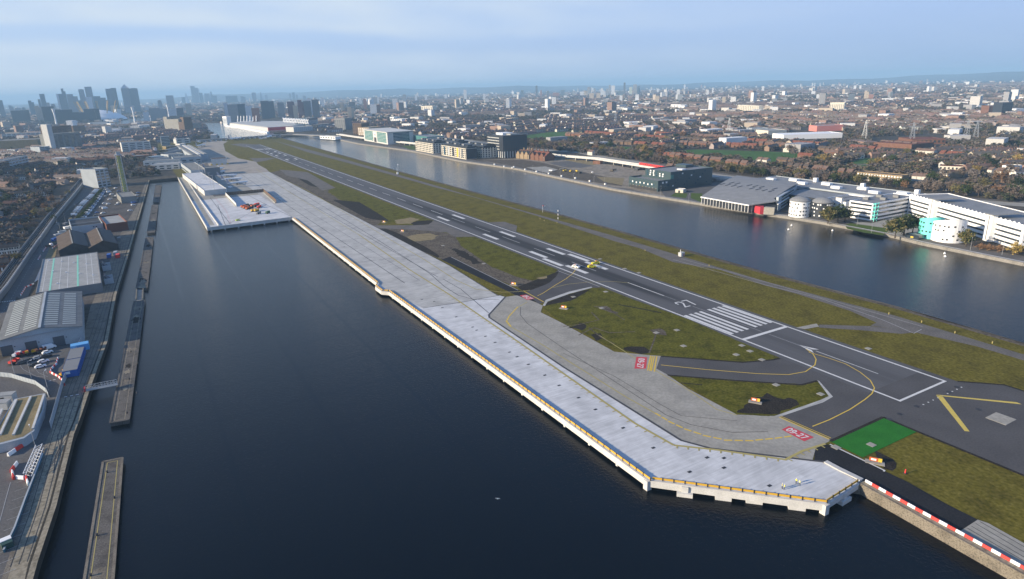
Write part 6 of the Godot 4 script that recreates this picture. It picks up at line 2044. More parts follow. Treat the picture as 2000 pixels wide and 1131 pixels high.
func north_side() -> void:
	M.uel = mat(0.80, 0.80, 0.80, 0.55)
	M.greyroof = ground_mat([[0.20, 0.205, 0.215], [0.245, 0.25, 0.26], [0.29, 0.295, 0.305]], 20.0, 60.0, 0.6, 60, 0.03, 0.8)
	M.turq = mat(0.16, 0.72, 0.62, 0.55)
	M.pink = mat(0.50, 0.04, 0.055, 0.6)
	M.petrol = mat(0.045, 0.075, 0.085, 0.45, 0.2)
	M.greenglass = mat(0.10, 0.27, 0.25, 0.15, 0.2, 0.8)
	M.blueglass = mat(0.035, 0.09, 0.13, 0.15, 0.2, 0.8)
	M.charcoal = mat(0.03, 0.035, 0.045, 0.4, 0.1)
	M.cream = mat(0.62, 0.57, 0.47, 0.75)
	M.palepane = mat(0.75, 0.76, 0.76, 0.4)  # even pale colour for some window panes
	# ground: promenade, dock road, lawns, works ground
	var g := setting("north_quay")
	var prom := [220.9,7.7, 225.9,-55.3, 232.3,-80.6, 234.2,-140.1, 223.2,-237.7, 215.3,-377.1, 229.1,-610.6, 213,-759, 220.2,-997.1, 197.8,-1244.5, 204.8,-1526.8]
	var back := [prom[20] + 8, prom[21], 231, -1147, 232, -760, 240, -600, 232, -380, 236, -240, 245, -130, 240, -60, 236, 20]
	var pp := [224, 400]
	pp.append_array(prom)
	pp.append_array(back)
	pp.append_array([250, 400])
	sheet("promenade", g, pp, 0.02, M.oldasphalt)
	strip("coping", g, prom, 1.4, 0.14, M.wallcon, 0.9)
	M.sand = ground_mat([[0.15, 0.125, 0.10], [0.24, 0.205, 0.165], [0.32, 0.28, 0.23], [0.19, 0.165, 0.13]], 60.0, 120.0, 0.95, 62, 0.02, 0.6)
	sheet("works_ground", g, [237.9,-622.6, 234.1,-695.7, 239.5,-748.6, 302.3,-718.7, 338.8,-715, 360.2,-632.3, 343.1,-473, 314.7,-412.8, 318.9,-374.2, 309.4,-329.4, 219.6,-301.4, 227.2,-374.2, 221,-384.3, 222.9,-487.2], 0.03, M.sand)
	sheet("gravel", g, [237.9,-622.6, 237.5,-701.8, 239.5,-748.6, 290.7,-699.3, 291.6,-641.4, 277.6,-554.7, 263.1,-422.5, 232.3,-384.8, 222.9,-487.2], 0.045, M.dirt)
	sheet("pale_slab", g, [243.5,-609.4, 270.1,-601.1, 264,-559.5, 232.7,-537.2, 233.7,-557.5], 0.06, M.oldcon)
	sheet("rough_grass", g, [345.6,-666.3, 357.5,-615.7, 334.4,-566.2, 310.3,-588.8], 0.05, M.tan)
	sheet("weedy_patch", g, [259.4,-467.5, 276.6,-434.1, 237.2,-390.7, 239.3,-426.2], 0.055, M.tan)
	sheet("parking", g, [297.2,-636, 335,-637.2, 324.4,-559, 297.2,-552.1, 285.6,-578.7], 0.055, M.road)
	sheet("forecourt", g, [244.6,-336.2, 321.1,-372.3, 346.8,-361.3, 363.3,-347, 222.2,-250.6, 219.6,-301.4], 0.05, M.road)
	sheet("courtyard", g, [251.8,-125.3, 258.2,-110.3, 319.4,-119.4, 279.1,-84.6, 232.6,-59, 228.4,-78.3], 0.04, M.oldcon)
	for q in [[234.8,-118.4, 245.3,-120.2, 249.4,-90.8, 224.2,-81.4, 222.1,-93.6, 224.7,-109.5], [227.7,-302.8, 245.8,-315.2, 251.9,-303.8, 230.7,-284.5], [234.1,-281.7, 257,-303.9, 263.2,-294.4, 225.3,-258.8], [242,-1097.8, 266.2,-1088.6, 229,-988, 224.2,-1007.3]]:
		sheet("lawn", g, q, 0.07, M.lawn)
	var dr := setting("dock_road")
	var rl := [406.3,-1159.8, 391.2,-986.7, 380,-859.1, 407.9,-789.1, 423,-722.8, 410.3,-666.2, 392.2,-529, 375.2,-437, 377,-335, 380.9,-309.6, 397,-227, 400.9,-146.1, 427.5,-79.8, 441.6,-15.4]
	strip("carriageway", dr, rl, 20, 0.05, M.oldcon)
	strip("verge", dr, rl, 10, 0.03, M.oldasphalt, -16)
	for sft in [-5.0, 5.0]:
		strip("lane_line", dr, rl, 0.5, 0.07, M.faint, sft)
	# parks
	var pk := setting("park")
	for q in [[478.3,-1016.3, 555.8,-1141.4, 665,-1188.3, 719.9,-1146.2, 617.7,-998.3, 546.1,-978], [496.6,-764.9, 534.4,-768.2, 546.9,-740.2, 474.1,-647.5, 436.4,-640.3], [545.8,-646.8, 593,-623.4, 642.4,-523.2, 657.6,-473.7, 632.8,-445.6, 554.9,-400.9, 516.5,-420.4, 521.1,-450.2, 531,-525.8, 514.3,-595.7], [581.9,-350.8, 656.7,-373.6, 669.7,-351.8, 614.4,-320.3], [533.5,-328.1, 574.7,-349.6, 599.4,-311.2, 552.4,-296.9]]:
		sheet("grass", pk, q, 0.05, M.park)
	strip("path", pk, [554.9,-400.9, 639.7,-448.9, 655,-476.3], 2.0, 0.08, M.oldcon)
	strip("path", pk, [577.4,-355.1, 605.6,-313], 4.0, 0.08, M.oldcon)
	# railway viaduct with the red train
	var v := thing("railway_viaduct", "long pale concrete railway viaduct between the dock buildings and the tree belt", "viaduct")
	var vl := [228.3,-1514.2, 232.7,-1355.4, 248.1,-1186.5, 268.4,-1036.4, 299.9,-938.6]
	var vl2 := [341.7,-727.1, 340.6,-673.2, 357.6,-596.9, 348.4,-479.2, 341.4,-402.5, 338.2,-345.6, 346.8,-305.9]
	for ln in [vl, vl2]:
		var b0 := MB.new()
		b0.wall(ln, 8.5, 3.6, 5.0)
		part("deck", b0.done(M.wallcon), v)
		b0 = MB.new()
		for s: float in [-4.2, 4.2]:
			var l := []
			for i in range(0, ln.size(), 2):
				l.append_array([ln[i] + s, ln[i + 1]])
			b0.wall(l, 0.4, 4.8, 6.0)
		part("parapet", b0.done(M.wallcon), v)
		var pier := MB.new()
		pier.box(0, 0, 0, 1.4, 3.8, 6.0)
		var pm := pier.done(M.oldcon)
		for p in along(ln, 22.0, 5.0):
			part("pier", pm, v, Vector3(p[0], 0, p[1]), p[2])
	var tr := thing("train", "red light railway train with dark windows running on the viaduct", "train")
	var tl := along([349,-490.2, 339.3,-400.5], 27.0, 13.0)
	for p in tl:
		var car := box_part(tr, "carriage", p[0], 5.3, p[1], 26.0, 3.3, 3.2, M.red, p[2])
		for s: int in [-1, 1]:
			for k in 6:
				box_part(car, "window", -10.5 + k * 4.2, 1.4, s * 1.6, 2.6, 1.1, 0.1, M.dark)
	# petrol-coloured cube building
	var lo := sblock("petrol_building", "dark petrol green cube building, low front wing on pale pillars by the quay", 236, 254, -378, -331, 11.5, M.petrol, M.midgrey, 1.6)
	for k in 9:
		box_part(lo, "pillar", -21 + k * 5.2, 0, 8.8, 0.9, 3.4, 0.6, M.cream if k != 3 and k != 4 else M.yellow)
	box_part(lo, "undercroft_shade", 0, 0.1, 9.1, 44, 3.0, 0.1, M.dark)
	var rg := RandomNumberGenerator.new()
	rg.seed = 9
	for k in 13:
		box_part(lo, "window", -20 + k * 3.1, 5.5 + (0.6 if k % 3 else 0.0), 9.0, 1.7, 1.6, 0.2, M.palepane if k % 2 else M.blueglass)
	for k in 5:
		box_part(lo, "window", 23.5, 4.6 + (k % 2) * 3.4, 5 - k * 2.6, 0.2, 1.8, 2.2, M.palepane if k % 2 else M.blueglass)
	var hi := sblock("petrol_building", "dark petrol green cube building, tall rear wing with scattered pale windows", 254.2, 316, -372, -332, 19.0, M.petrol, M.midgrey, 1.2)
	for k in 16:
		box_part(hi, "window", -17 + (k % 6) * 5.0 + rg.randf(), 12.6 + (k / 6) * 2.2, 31.0, 1.9, 1.5, 0.2, M.palepane if k % 3 else M.blueglass)
	for k in 16:
		box_part(hi, "window", 20.0, 3.5 + (k % 5) * 3.0, 27 - k * 3.3, 0.2, 1.4, 1.8, M.blueglass if k % 4 else M.palepane)
	box_part(hi, "corner_glazing", 20.1, 11.5, 28.5, 0.3, 4.5, 4.2, M.greenglass)
	box_part(hi, "roof_plant", -10, 18.2, -18, 16, 2.6, 12, M.petrol)
	box_part(hi, "roof_plant", 8, 18.2, 4, 8, 1.0, 6, M.white)
	# sports hall under a curved metal roof
	var sp := thing("sports_hall", "big hall under a curving grey metal roof with a red panel in its cut-away front", "hall")
	var b := MB.new()
	var n := 14
	for i in n:
		for pass_ in 2:
			var f0 := float(i) / n
			var f1 := float(i + 1) / n
			var x0 := 217.0 + 90.0 * f0
			var x1 := 217.0 + 90.0 * f1
			var y0 := 7.0 + 8.0 * sin(f0 * PI * 0.5)
			var y1 := 7.0 + 8.0 * sin(f1 * PI * 0.5)
			var za0 := -252.0 - 38.0 * f0
			var za1 := -252.0 - 38.0 * f1
			var zb0 := (-192.0 if x0 < 238 else -182.0) - 34.0 * f0
			var zb1 := (-192.0 if x1 < 238 else -182.0) - 34.0 * f1
			if x0 < 238 and x1 >= 238:
				zb0 = -183.0
			if x0 < 232:
				zb0 = -196.0 + (x0 - 217) * 0.55
				zb1 = -196.0 + (x1 - 217) * 0.55
			if pass_ == 0:
				b.quad(Vector3(x0, y0, za0), Vector3(x0, y0, zb0), Vector3(x1, y1, zb1), Vector3(x1, y1, za1))
			else:
				b.quad(Vector3(x0, y0 - 0.7, zb0), Vector3(x0, y0 - 0.7, za0), Vector3(x1, y1 - 0.7, za1), Vector3(x1, y1 - 0.7, zb1))
				b.quad(Vector3(x0, y0 - 0.7, zb0), Vector3(x1, y1 - 0.7, zb1), Vector3(x1, y1, zb1), Vector3(x0, y0, zb0))
				b.quad(Vector3(x1, y1 - 0.7, za1), Vector3(x0, y0 - 0.7, za0), Vector3(x0, y0, za0), Vector3(x1, y1, za1))
	part("roof", b.done(M.greyroof), sp)
	b = MB.new()
	b.wall([217, -252, 217, -196], 0.8, 6.2, 7.1)
	b.wall([238, -183.5, 307, -216], 0.9, 6.6, 7.4)
	part("eave", b.done(M.white), sp)
	b = MB.new()
	b.prism([219.5, -250, 219.5, -198, 240, -186, 306, -217, 304, -286], 0, 6.6, true, false)
	part("wall", b.done(M.charcoal), sp)
	b = MB.new()
	b.prism([241, -185.5, 241, -188, 306, -219, 306, -216.5], 0, 12.5)
	part("side_wall", b.done(M.cladding), sp)
	for k in 4:
		b = MB.new()
		b.wall([252, -190.3, 292, -209.3], 0.3, 2.0 + k * 2.8, 3.3 + k * 2.8)
		part("window_band", b.done(M.glass), sp)
	for k in 16:
		box_part(sp, "post", 217.4, 0, -251 + k * 3.6, 0.5, 6.3, 0.5, M.wallcon)
	b = MB.new()
	b.prism([223, -195, 219.8, -186.5, 222.5, -185, 228, -190], 0, 6.0)
	part("red_panel", b.done(M.pink), sp)
	b = MB.new()
	b.prism([222, -184.6, 226.5, -177.5, 229, -179, 226, -186], 0, 6.2)
	part("grey_panel", b.done(M.oldcon), sp)
	for k in 17:
		if k == 5 or k == 8 or k == 13:
			continue
		var f := 0.5 + 0.1 * (k % 2)
		var o := box_part(sp, "roof_vent", 217 + 90 * f, 7.0 + 8.0 * sin(f * PI / 2) + 0.05, -268 + k * 3.6, 7.0, 0.3, 1.0, M.charcoal)
		o.rotation.z = 0.08
	# drums
	drum("white round building with a grey dome and small square windows, next to the curved hall", [238.55,-162.39], 8.0, 13.6, M.uel, M.greyroof, 3.2, 0.0, 3, M.charcoal, "round campus buildings")
	drum("black round building with a grey dome and white square windows", [248.92,-148.79], 8.0, 13.2, M.charcoal, M.greyroof, 3.4, 0.0, 4, M.white, "round campus buildings")
	drum("turquoise round building with a slanting roof and small windows", [244.4,-60.23], 7.5, 13.6, M.turq, M.greyroof, 0.0, 2.0, 5, M.charcoal, "round campus buildings")
	drum("large white round building with a slanting roof beside the turquoise one", [244.5,-48.28], 10.0, 13.8, M.uel, M.greyroof, 0.0, 2.6, 6, M.charcoal, "round campus buildings")
	# white campus blocks
	var A := sblock("campus_block", "white campus block with dark window bands and a turquoise stair on its corner", 265, 325, -136, -116, 14.0, M.uel, M.greyroof, 0.8)
	bands(A, 0, 20, 60, 4, 1.4, 3.3, 1.5, M.glass, 1.0)
	bands(A, 1, 20, 60, 4, 1.4, 3.3, 1.5, M.glass, 2.0)
	for k in 5:
		box_part(A, "stair_landing", 11.2, 1.5 + k * 3.0, 28.5, 2.6, 0.5, 4.0, M.turq)
	for s: int in [-1, 1]:
		box_part(A, "stair_post", 12.3, 0, 28.5 + s * 1.9, 0.4, 15, 0.4, M.turq)
	for k in 4:
		box_part(A, "roof_hood", -6 + (k % 2) * 9, 13.4, 14 - k * 9, 4.5, 2.0, 3.0, M.midgrey)
	var A2 := sblock("campus_block", "white campus block set back from the lawn, left of the turquoise stair", 263, 300, -160, -138, 12.5, M.uel, M.greyroof, 0.8)
	bands(A2, 0, 22, 37, 3, 2.0, 3.4, 1.6, M.glass, 1.0)
	box_part(A2, "stair_tower", 6, 0, 19.6, 5, 15.5, 2.4, M.uel)
	box_part(A2, "tower_cap", 6, 15.5, 14, 7, 0.5, 14, M.greyroof)
	box_part(A2, "turquoise_frame", -11, 9.5, 18.8, 8, 0.5, 1.0, M.turq)
	var C := sblock("campus_block", "long flat roofed campus block along the dock road with white plant boxes on its roof", 318, 362, -285, -120, 10.5, M.cladding, M.greyroof, 0.6)
	for k in 8:
		box_part(C, "roof_plant", -66 + k * 18.5, 10.0, 6 - (k % 2) * 12, 9, 2.2, 5, M.white)
	for k in 3:
		box_part(C, "vent_tower", -30 + k * 50, 10.0, -16, 3.5, 4.0, 3.5, M.white)
	bands(C, 0, 165, 44, 2, 2.0, 3.8, 1.8, M.glass, 2.0)
	var C2 := sblock("campus_block", "dark glazed campus block behind the two domed drums", 276, 316, -215, -162, 9.5, M.charcoal, M.greyroof, 0.6)
	for k in 6:
		box_part(C2, "colour_panel", -24 + k * 8, 2.5, 20.2, 4.5, 5.5, 0.2, [M.blue, M.glass, M.yellow, M.turq, M.glass, M.white][k])
	var B := block("campus_block", "long white slanting campus block with dark window bands and a zigzag parapet", "building", [296.1, -53.4, -2.093, 124.8, 32, 16.5], M.uel, M.greyroof, 0.6)
	var bw: float = [296.1, -53.4, -2.093, 124.8, 32, 16.5][3]
	bands(B, 0, bw, 32, 4, 1.6, 3.3, 1.3, M.glass, 2.0)
	bands(B, 1, bw, 32, 4, 1.6, 3.3, 1.3, M.glass, 1.0)
	for k in 30:
		var zz := MB.new()
		zz.tri(Vector3(-2.0, 0, 0), Vector3(2.0, 0, 0), Vector3(0, 1.3, 0))
		zz.tri(Vector3(2.0, 0, -0.3), Vector3(-2.0, 0, -0.3), Vector3(0, 1.3, -0.3))
		zz.quad(Vector3(2.0, 0, 0), Vector3(2.0, 0, -0.3), Vector3(0, 1.3, -0.3), Vector3(0, 1.3, 0))
		zz.quad(Vector3(-2.0, 0, -0.3), Vector3(-2.0, 0, 0), Vector3(0, 1.3, 0), Vector3(0, 1.3, -0.3))
		part("parapet_gable", zz.done(M.uel), B, Vector3(-bw / 2 + 2.2 + k * bw / 31.0, 16.0, 15.7))
	for f in [-0.22, 0.28]:
		box_part(B, "stair_tower", bw * f, 0, 17.6, 6.5, 18.5, 3.4, M.uel)
		box_part(B, "tower_slit", bw * f, 0.5, 19.35, 0.8, 17, 0.15, M.midgrey)
		var cap := box_part(B, "tower_cap", bw * f, 18.6, 11.5, 9.0, 0.6, 17, M.greyroof)
		cap.rotation.x = 0.06
	box_part(B, "roof_gable", bw * 0.36, 16.0, -8, 6, 3.5, 14, M.uel)
	sblock("campus_store", "small white pitched store by the dock road behind the long white block", 372, 380, -148, -140, 7.0, M.uel, M.greyroof, 0.4)
	var kiosk := block("kiosk", "low glass roofed shelter on the promenade left of the turquoise drum", "shelter", [232.7, -64, -1.625, 9.5, 6, 3.2], M.glass, M.paleroof, 0.3)
	box_part(kiosk, "sign", 0, 0.8, 3.1, 2.0, 1.0, 0.1, M.yellow)
	var cf := block("pavilion", "white square pavilion on the forecourt lawn by the petrol building", "pavilion", [252.8, -314.8, -1.11, 8.2, 9, 3.5], M.cream, M.white, 0.3)
	box_part(cf, "door", 0, 0, 4.6, 2.0, 2.4, 0.1, M.dark)
	# green glass office with white frame
	var G := sblock("glass_office", "long green glass office with a white frame and a red and white banner", 232, 290, -1310, -1150, 25.0, M.wallcon, M.greyroof, 1.0)
	for s: int in [-1, 1]:
		for k in 7:
			box_part(G, "glazing", s * 43, 3.2 + k * 2.95, 29.05, 58, 2.35, 0.3, M.greenglass)
	for k in 7:
		box_part(G, "glazing", 80.05, 3.2 + k * 2.95, -2, 0.3, 2.35, 36, M.blueglass)
	box_part(G, "banner", 0, 12, 29.2, 12, 9, 0.2, M.white)
	box_part(G, "banner_mark", 0.5, 14, 29.35, 5, 5, 0.1, M.redpaint)
	box_part(G, "entrance_glazing", 0, 1, 29.1, 15, 10, 0.3, M.dark)
	box_part(G, "roof_canopy", 0, 25.0, 0, 164, 0.8, 62, M.wallcon)
	var G2 := sblock("glass_office", "lower green glass wing behind the white framed office", 292, 330, -1160, -1080, 16.0, M.greenglass, M.greyroof, 0.6)
	bands(G2, 1, 80, 38, 4, 2, 3.6, 1.2, M.wallcon, 1.0)
	# office quarter with cream grids and dark roof storeys
	var bl := [
		["cream gridded office block with dark roof storeys, leftmost along the quay", 226, 252, -980, -898, 17.0, 6, M.cream],
		["cream office block with yellow and blue bays, nearest the black office", 226, 246, -862, -766, 17.0, 6, M.cream],
		["cream gridded office block behind the one with coloured bays", 254, 285, -840, -764, 16.0, 5, M.cream],
		["pale office block in the rear row with dark roof storeys", 262, 290, -990, -880, 16.0, 5, M.wallcon]]
	for i in 4:
		var q: Array = bl[i]
		var w: float = q[4] - q[3]
		var d: float = q[2] - q[1]
		var o := sblock("office_block", q[0], q[1], q[2], q[3], q[4], q[5], q[7], M.flatroof, 0.4)
		panes(o, 0, w, d, int(w / 6.5), 5, 1.2, 3.2, 4.6, 2.2, M.glass)
		panes(o, 1, w, d, int(d / 4.5), 5, 1.2, 3.2, 2.6, 2.2, M.glass)
		box_part(o, "roof_storey", 0, q[5], -1.0, w - 3, 3.2, d - 5, M.charcoal)
		for k in 6:
			box_part(o, "roof_plant", -w * 0.4 + k * w * 0.155, q[5] + 3.2, -2, w * 0.09, 2.2, d * 0.4, M.charcoal if k % 2 else M.greyroof)
		if i == 1:
			for k in 5:
				box_part(o, "coloured_bay", -34 + k * 17, 2, 10.3, 5, 14, 0.4, [M.blueglass, M.cladding, M.charcoal, M.yellow, M.midgrey][k])
			box_part(o, "dark_end", w / 2 + 0.2, 0.5, 0, 0.4, 16, d, M.charcoal)
	var K := sblock("black_office", "tall black glass office block on white columns with banded side", 281, 326, -795, -742, 35.0, M.charcoal, M.greyroof, 1.0)
	for k in 9:
		box_part(K, "column", -25 + k * 6.2, 0, 22.9, 1.6, 10, 1.2, M.wallcon)
		box_part(K, "column", 26.9, 0, 20 - k * 5.0, 1.2, 10, 1.6, M.wallcon)
	for k in 5:
		box_part(K, "pale_band", -6, 12.5 + k * 4.4, 22.6, 40, 1.2, 0.3, M.fascia)
	panes(K, 1, 53, 45, 10, 6, 12.0, 3.6, 2.4, 1.4, M.blueglass)
	box_part(K, "roof_plant", -8, 34.5, 0, 22, 3, 20, M.white)
	box_part(K, "roof_plant", 12, 34.5, -4, 14, 2.2, 16, M.paleroof)
	# gabled brick villas
	for e in [[[308.4, -714.5, -1.316, 28.5, 20, 11], M.yellowbrick, "cream brick gabled villa with dormers beside the black office"], [[312.5, -674.7, -1.429, 34.1, 20, 11], M.brick, "red brick gabled villa with dormers on the works ground"], [[317, -712.6, -1.373, 26.4, 14, 10], M.brownbrick, "brown roofed rear wing between the two gabled villas"]]:
		var q: Array = e[0]
		var o := thing("villa", e[2], "villa", q[0], q[1], q[2])
		var wide: float = q[3]
		gable(o, wide, q[4], 7.0, 13.0, e[1], M.redtile if e[1] == M.brick else M.tile, 0.4, true)
		for k in 3:
			var dm := MB.new()
			var dx := (k - 1) * wide * 0.32
			dm.xf = Transform3D(Basis.IDENTITY, Vector3(dx, 0, 0))
			dm.box(0, 0, 9.2, wide * 0.2, 8.5, 3.0)
			dm.tri(Vector3(-wide * 0.1, 8.5, 10.7), Vector3(wide * 0.1, 8.5, 10.7), Vector3(0, 12.0, 10.7))
			dm.quad(Vector3(wide * 0.11, 8.4, 10.9), Vector3(wide * 0.11, 8.4, 4), Vector3(0, 12.2, 4), Vector3(0, 12.2, 10.9))
			dm.quad(Vector3(-wide * 0.11, 8.4, 4), Vector3(-wide * 0.11, 8.4, 10.9), Vector3(0, 12.2, 10.9), Vector3(0, 12.2, 4))
			part("gabled_bay", dm.done(e[1]), o)
		panes(o, 0, wide, q[4], 6, 2, 1.2, 3.0, 1.3, 1.6, M.palepane)
		for k in 3:
			box_part(o, "chimney", (k - 1) * wide * 0.3, 11, -3, 1.4, 5, 1.4, e[1])
	# machines and huts on the works ground
	var mk := [258.31,-535.31, 260.86,-525.93, 267.4,-520.05, 244.51,-547.74, 264.48,-551.58, 261.35,-504.8, 273.17,-494.26, 304.43,-493.76, 313.51,-499.8]
	for i in 9:
		var m: Material = [M.yellow, M.yellow, M.yellow, M.white, M.oldcon, M.dark, M.white, M.dirt, M.dark][i]
		digger_truck(mk[i * 2], mk[i * 2 + 1], 0.7 * i, m, "%s on the bare works ground beyond the far dock" % ["yellow dump truck", "yellow tracked loader", "long yellow low-loader", "white van near the pale slab", "dusty grey truck", "black low-loader", "white site van", "dusty brown truck", "dark site truck"][i], "works vehicles beyond the far dock")
	for k in 2:
		container([340.2,-482.82, 0.4, 14.0, 5.0, 3.0] if k else [357.72,-504.27, 0.4, 14.0, 5.0, 3.0], M.charcoal, ["black site cabin behind the petrol building, the farther one", "black site cabin behind the petrol building, the nearer one"][k], "black site cabins")
	block("brick_hut", "small brick hut with a dark end on the works ground", "hut", [343.4, -574.8, -1.273, 12.6, 7, 4.5], M.brick, M.brownroof, 0.2)
	# trees on the campus
	var ct := [[1617, 437, 13.0, 15.0], [1636, 435, 14.0, 15.0], [1650, 434, 12.0, 13.0], [1748, 465, 14.0, 15.0], [1765, 460, 15.0, 15.0], [1782, 457, 14.0, 14.0], [1886, 482, 11.5, 12.0]]
	var cp := [229.92,-129.43, 239.14,-127.38, 245.16,-125.3, 223,-72.13, 235.37,-73.11, 244.86,-72.3, 234.5,-31.55]
	for i in 7:
		var o := tree("olive" if i in [0, 3, 6] else "green", cp[i * 2], cp[i * 2 + 1], ct[i][2], ct[i][3] * 1.15, ["olive green tree right of the black drum", "dark green tree behind the olive one by the black drum", "dark green tree at the lawn's left end", "olive green tree at the lawn's right end", "dense dark tree in the middle of the lawn's right clump", "dark green tree nearest the turquoise drum", "single rounded olive tree right of the large white drum"][i], "campus trees", 1)
		var c2 := part("inner_crown", crowns[0], o, Vector3(0, -0.3, 0), 1.1)
		c2.material_override = leaf_m["green"]
		c2.scale = Vector3(ct[i][3], ct[i][2] * 0.97, ct[i][3])
	for e in [[236.78,-4.59, "golden", 8.0, 11.0, "wide golden bush at the far right of the promenade"], [234.7,-22.69, "rust", 4.0, 8.0, "low rust red shrub right of the single olive tree"], [235.63,-18.6, "rust", 4.0, 9.0, "rust red shrub in the middle of the planting bed"], [236.38,-13.04, "rust", 4.5, 8.0, "rust brown shrub next to the golden bush"], [242.01,-4.02, "rust", 5.0, 8.0, "rust orange shrub at the frame's edge by the golden bush"]]:
		var o := thing("shrub", e[5], "shrub", e[0], e[1], 0, "promenade shrubs")
		var c := part("foliage", crowns[1], o, Vector3(0, -e[3] * 0.25, 0))
		c.scale = Vector3(e[4], e[3] * 1.25, e[4])
		c.material_override = leaf_m[e[2]]
	# small things along the promenade
	for e in [[1535, 424], [1468, 418], [1420, 408], [1705, 455], [1720, 458]]:
		pass
	var ll := [217.5,-193.16, 217.76,-220.62, 241.97,-112.9, 225.53,-91.07, 226.84,-25.02, 229.8,-8.05, 214.1,-264.19, 217.8,-306.89, 219.41,-460.34, 222.08,-533.03, 221.86,-403.71, 222.72,-424.01, 219.99,-489.72, 225.93,-564.49]
	for i in range(0, ll.size(), 2):
		copy(lamp_src, ll[i], ll[i + 1], 0.4, "grey lamp post on the far promenade, " + place(north_places, ll[i], ll[i + 1]), "lamps along the far promenade")
	var bx := thing("buoyancy_box", "", "mooring box")
	box_part(bx, "box", 0, 0, 0, 2.0, 1.6, 1.6, M.white)
	box_part(bx, "cap", 0, 1.6, 0, 2.2, 0.2, 1.8, M.wallcon)
	stash(bx)
	var bl2 := [224.14,-669.19, 222.46,-636.92, 223.71,-615.62, 226.77,-585.83, 226.68,-556.64, 227.61,-528.11, 226.27,-496.68, 228.58,-470.06, 226.12,-437.51, 224.72,-406.44, 229.89,-621.93]
	for i in range(0, bl2.size(), 2):
		copy(bx, bl2[i] + 0.8, bl2[i + 1], 0.2, "white mooring box on the edge of the far quay", "white mooring boxes")
	city()
	skyline()

func poly(xz: Array) -> PackedVector2Array:
	var p := PackedVector2Array()
	for i in range(0, xz.size() - 1, 2):
		p.append(Vector2(xz[i], xz[i + 1]))
	return p

var keep_out: Array = []
func free_spot(p: Vector2) -> bool:
	if p.x < -300 and p.y > -1000 and hash(Vector2i(p * 10.0)) % 10 < 6:
		return false
	if p.y > -880 and p.x > -330 and p.x < 410 or p.y > -1690 and p.x > -205 and p.x < 410:
		return false
	for k in keep_out:
		if Geometry2D.is_point_in_polygon(p, k):
			return false
	return true

func scatter(called: String, m: Mesh, where: Array, tint: PackedColorArray) -> void:
	var mm := MultiMesh.new()
	mm.transform_format = MultiMesh.TRANSFORM_3D
	mm.use_colors = true
	mm.mesh = m
	mm.instance_count = where.size()
	for i in where.size():
		mm.set_instance_transform(i, where[i])
		mm.set_instance_color(i, tint[i])
	var o := MultiMeshInstance3D.new()
	o.name = numbered(called)
	o.multimesh = mm
	add_child(o)
	o.set_meta("kind", "stuff")

var north_places := [[412.45,-883.46, "behind the villas"], [429.36,-821.55, "at the road's bend"], [449.53,-759.3, "behind the parking ground"], [440.5,-658.39, "behind the works ground"], [417.63,-558.14, "behind the train's tail"], [409.6,-496.01, "behind the train"], [399.6,-428.88, "behind the petrol building"], [401.5,-379.77, "left of the sports hall's ridge"], [400.66,-325.75, "behind the sports hall"], [408.91,-290.81, "behind the roof plant boxes"], [410.18,-253.63, "behind the white drum"], [420.69,-225.44, "in front of the brick apartments"], [424.47,-195.02, "right of the brick apartments"], [426.32,-159.9, "behind the slanting block"], [432.36,-131.6, "beside the side road"], [447.6,-104.46, "at the right edge"]]
var estate_places := [[625.21,-1034.06, "left of the first park"], [680.86,-1013.27, "above the first park's right end"], [694.66,-906.94, "above the small park"], [724.53,-830.57, "above the big park's left end"], [758.69,-752.13, "left of the pylon"], [808.41,-694.61, "below the school"], [576.21,-753.3, "left of the big park"], [639.98,-669.58, "along the big park's far edge"], [668.32,-597.07, "behind the big park's middle"], [704.14,-532.82, "behind the big park's right end"], [698.5,-454.41, "right of the big park"], [726.93,-414.39, "behind the right lawn"], [818.18,-412.99, "by the retail sheds"], [593.01,-417.02, "at the big park's corner"], [507.08,-421.09, "on the near side of the big park"], [521.55,-391.47, "below the big park"], [492.17,-324.59, "left of the brick apartments"], [566.01,-305.39, "above the brick apartments"], [496.82,-204.52, "left of the yellow brick hall"], [465.06,-152.51, "right of the yellow brick hall"], [699.46,-322.96, "left of the blue pitch"], [640.49,-223.39, "right of the blue pitch"], [664.61,-201.38, "by the tall slate roof"], [537.91,-144.8, "at the right edge by the side road"], [459.59,-105.64, "nearest at the right edge"], [368.49,-442.97, "by the red hung terrace"], [491.06,-642.01, "by the saw-toothed terrace"], [467.13,-475.45, "on the dock side of the big park"], [826.53,-313.29, "behind the second retail shed"]]
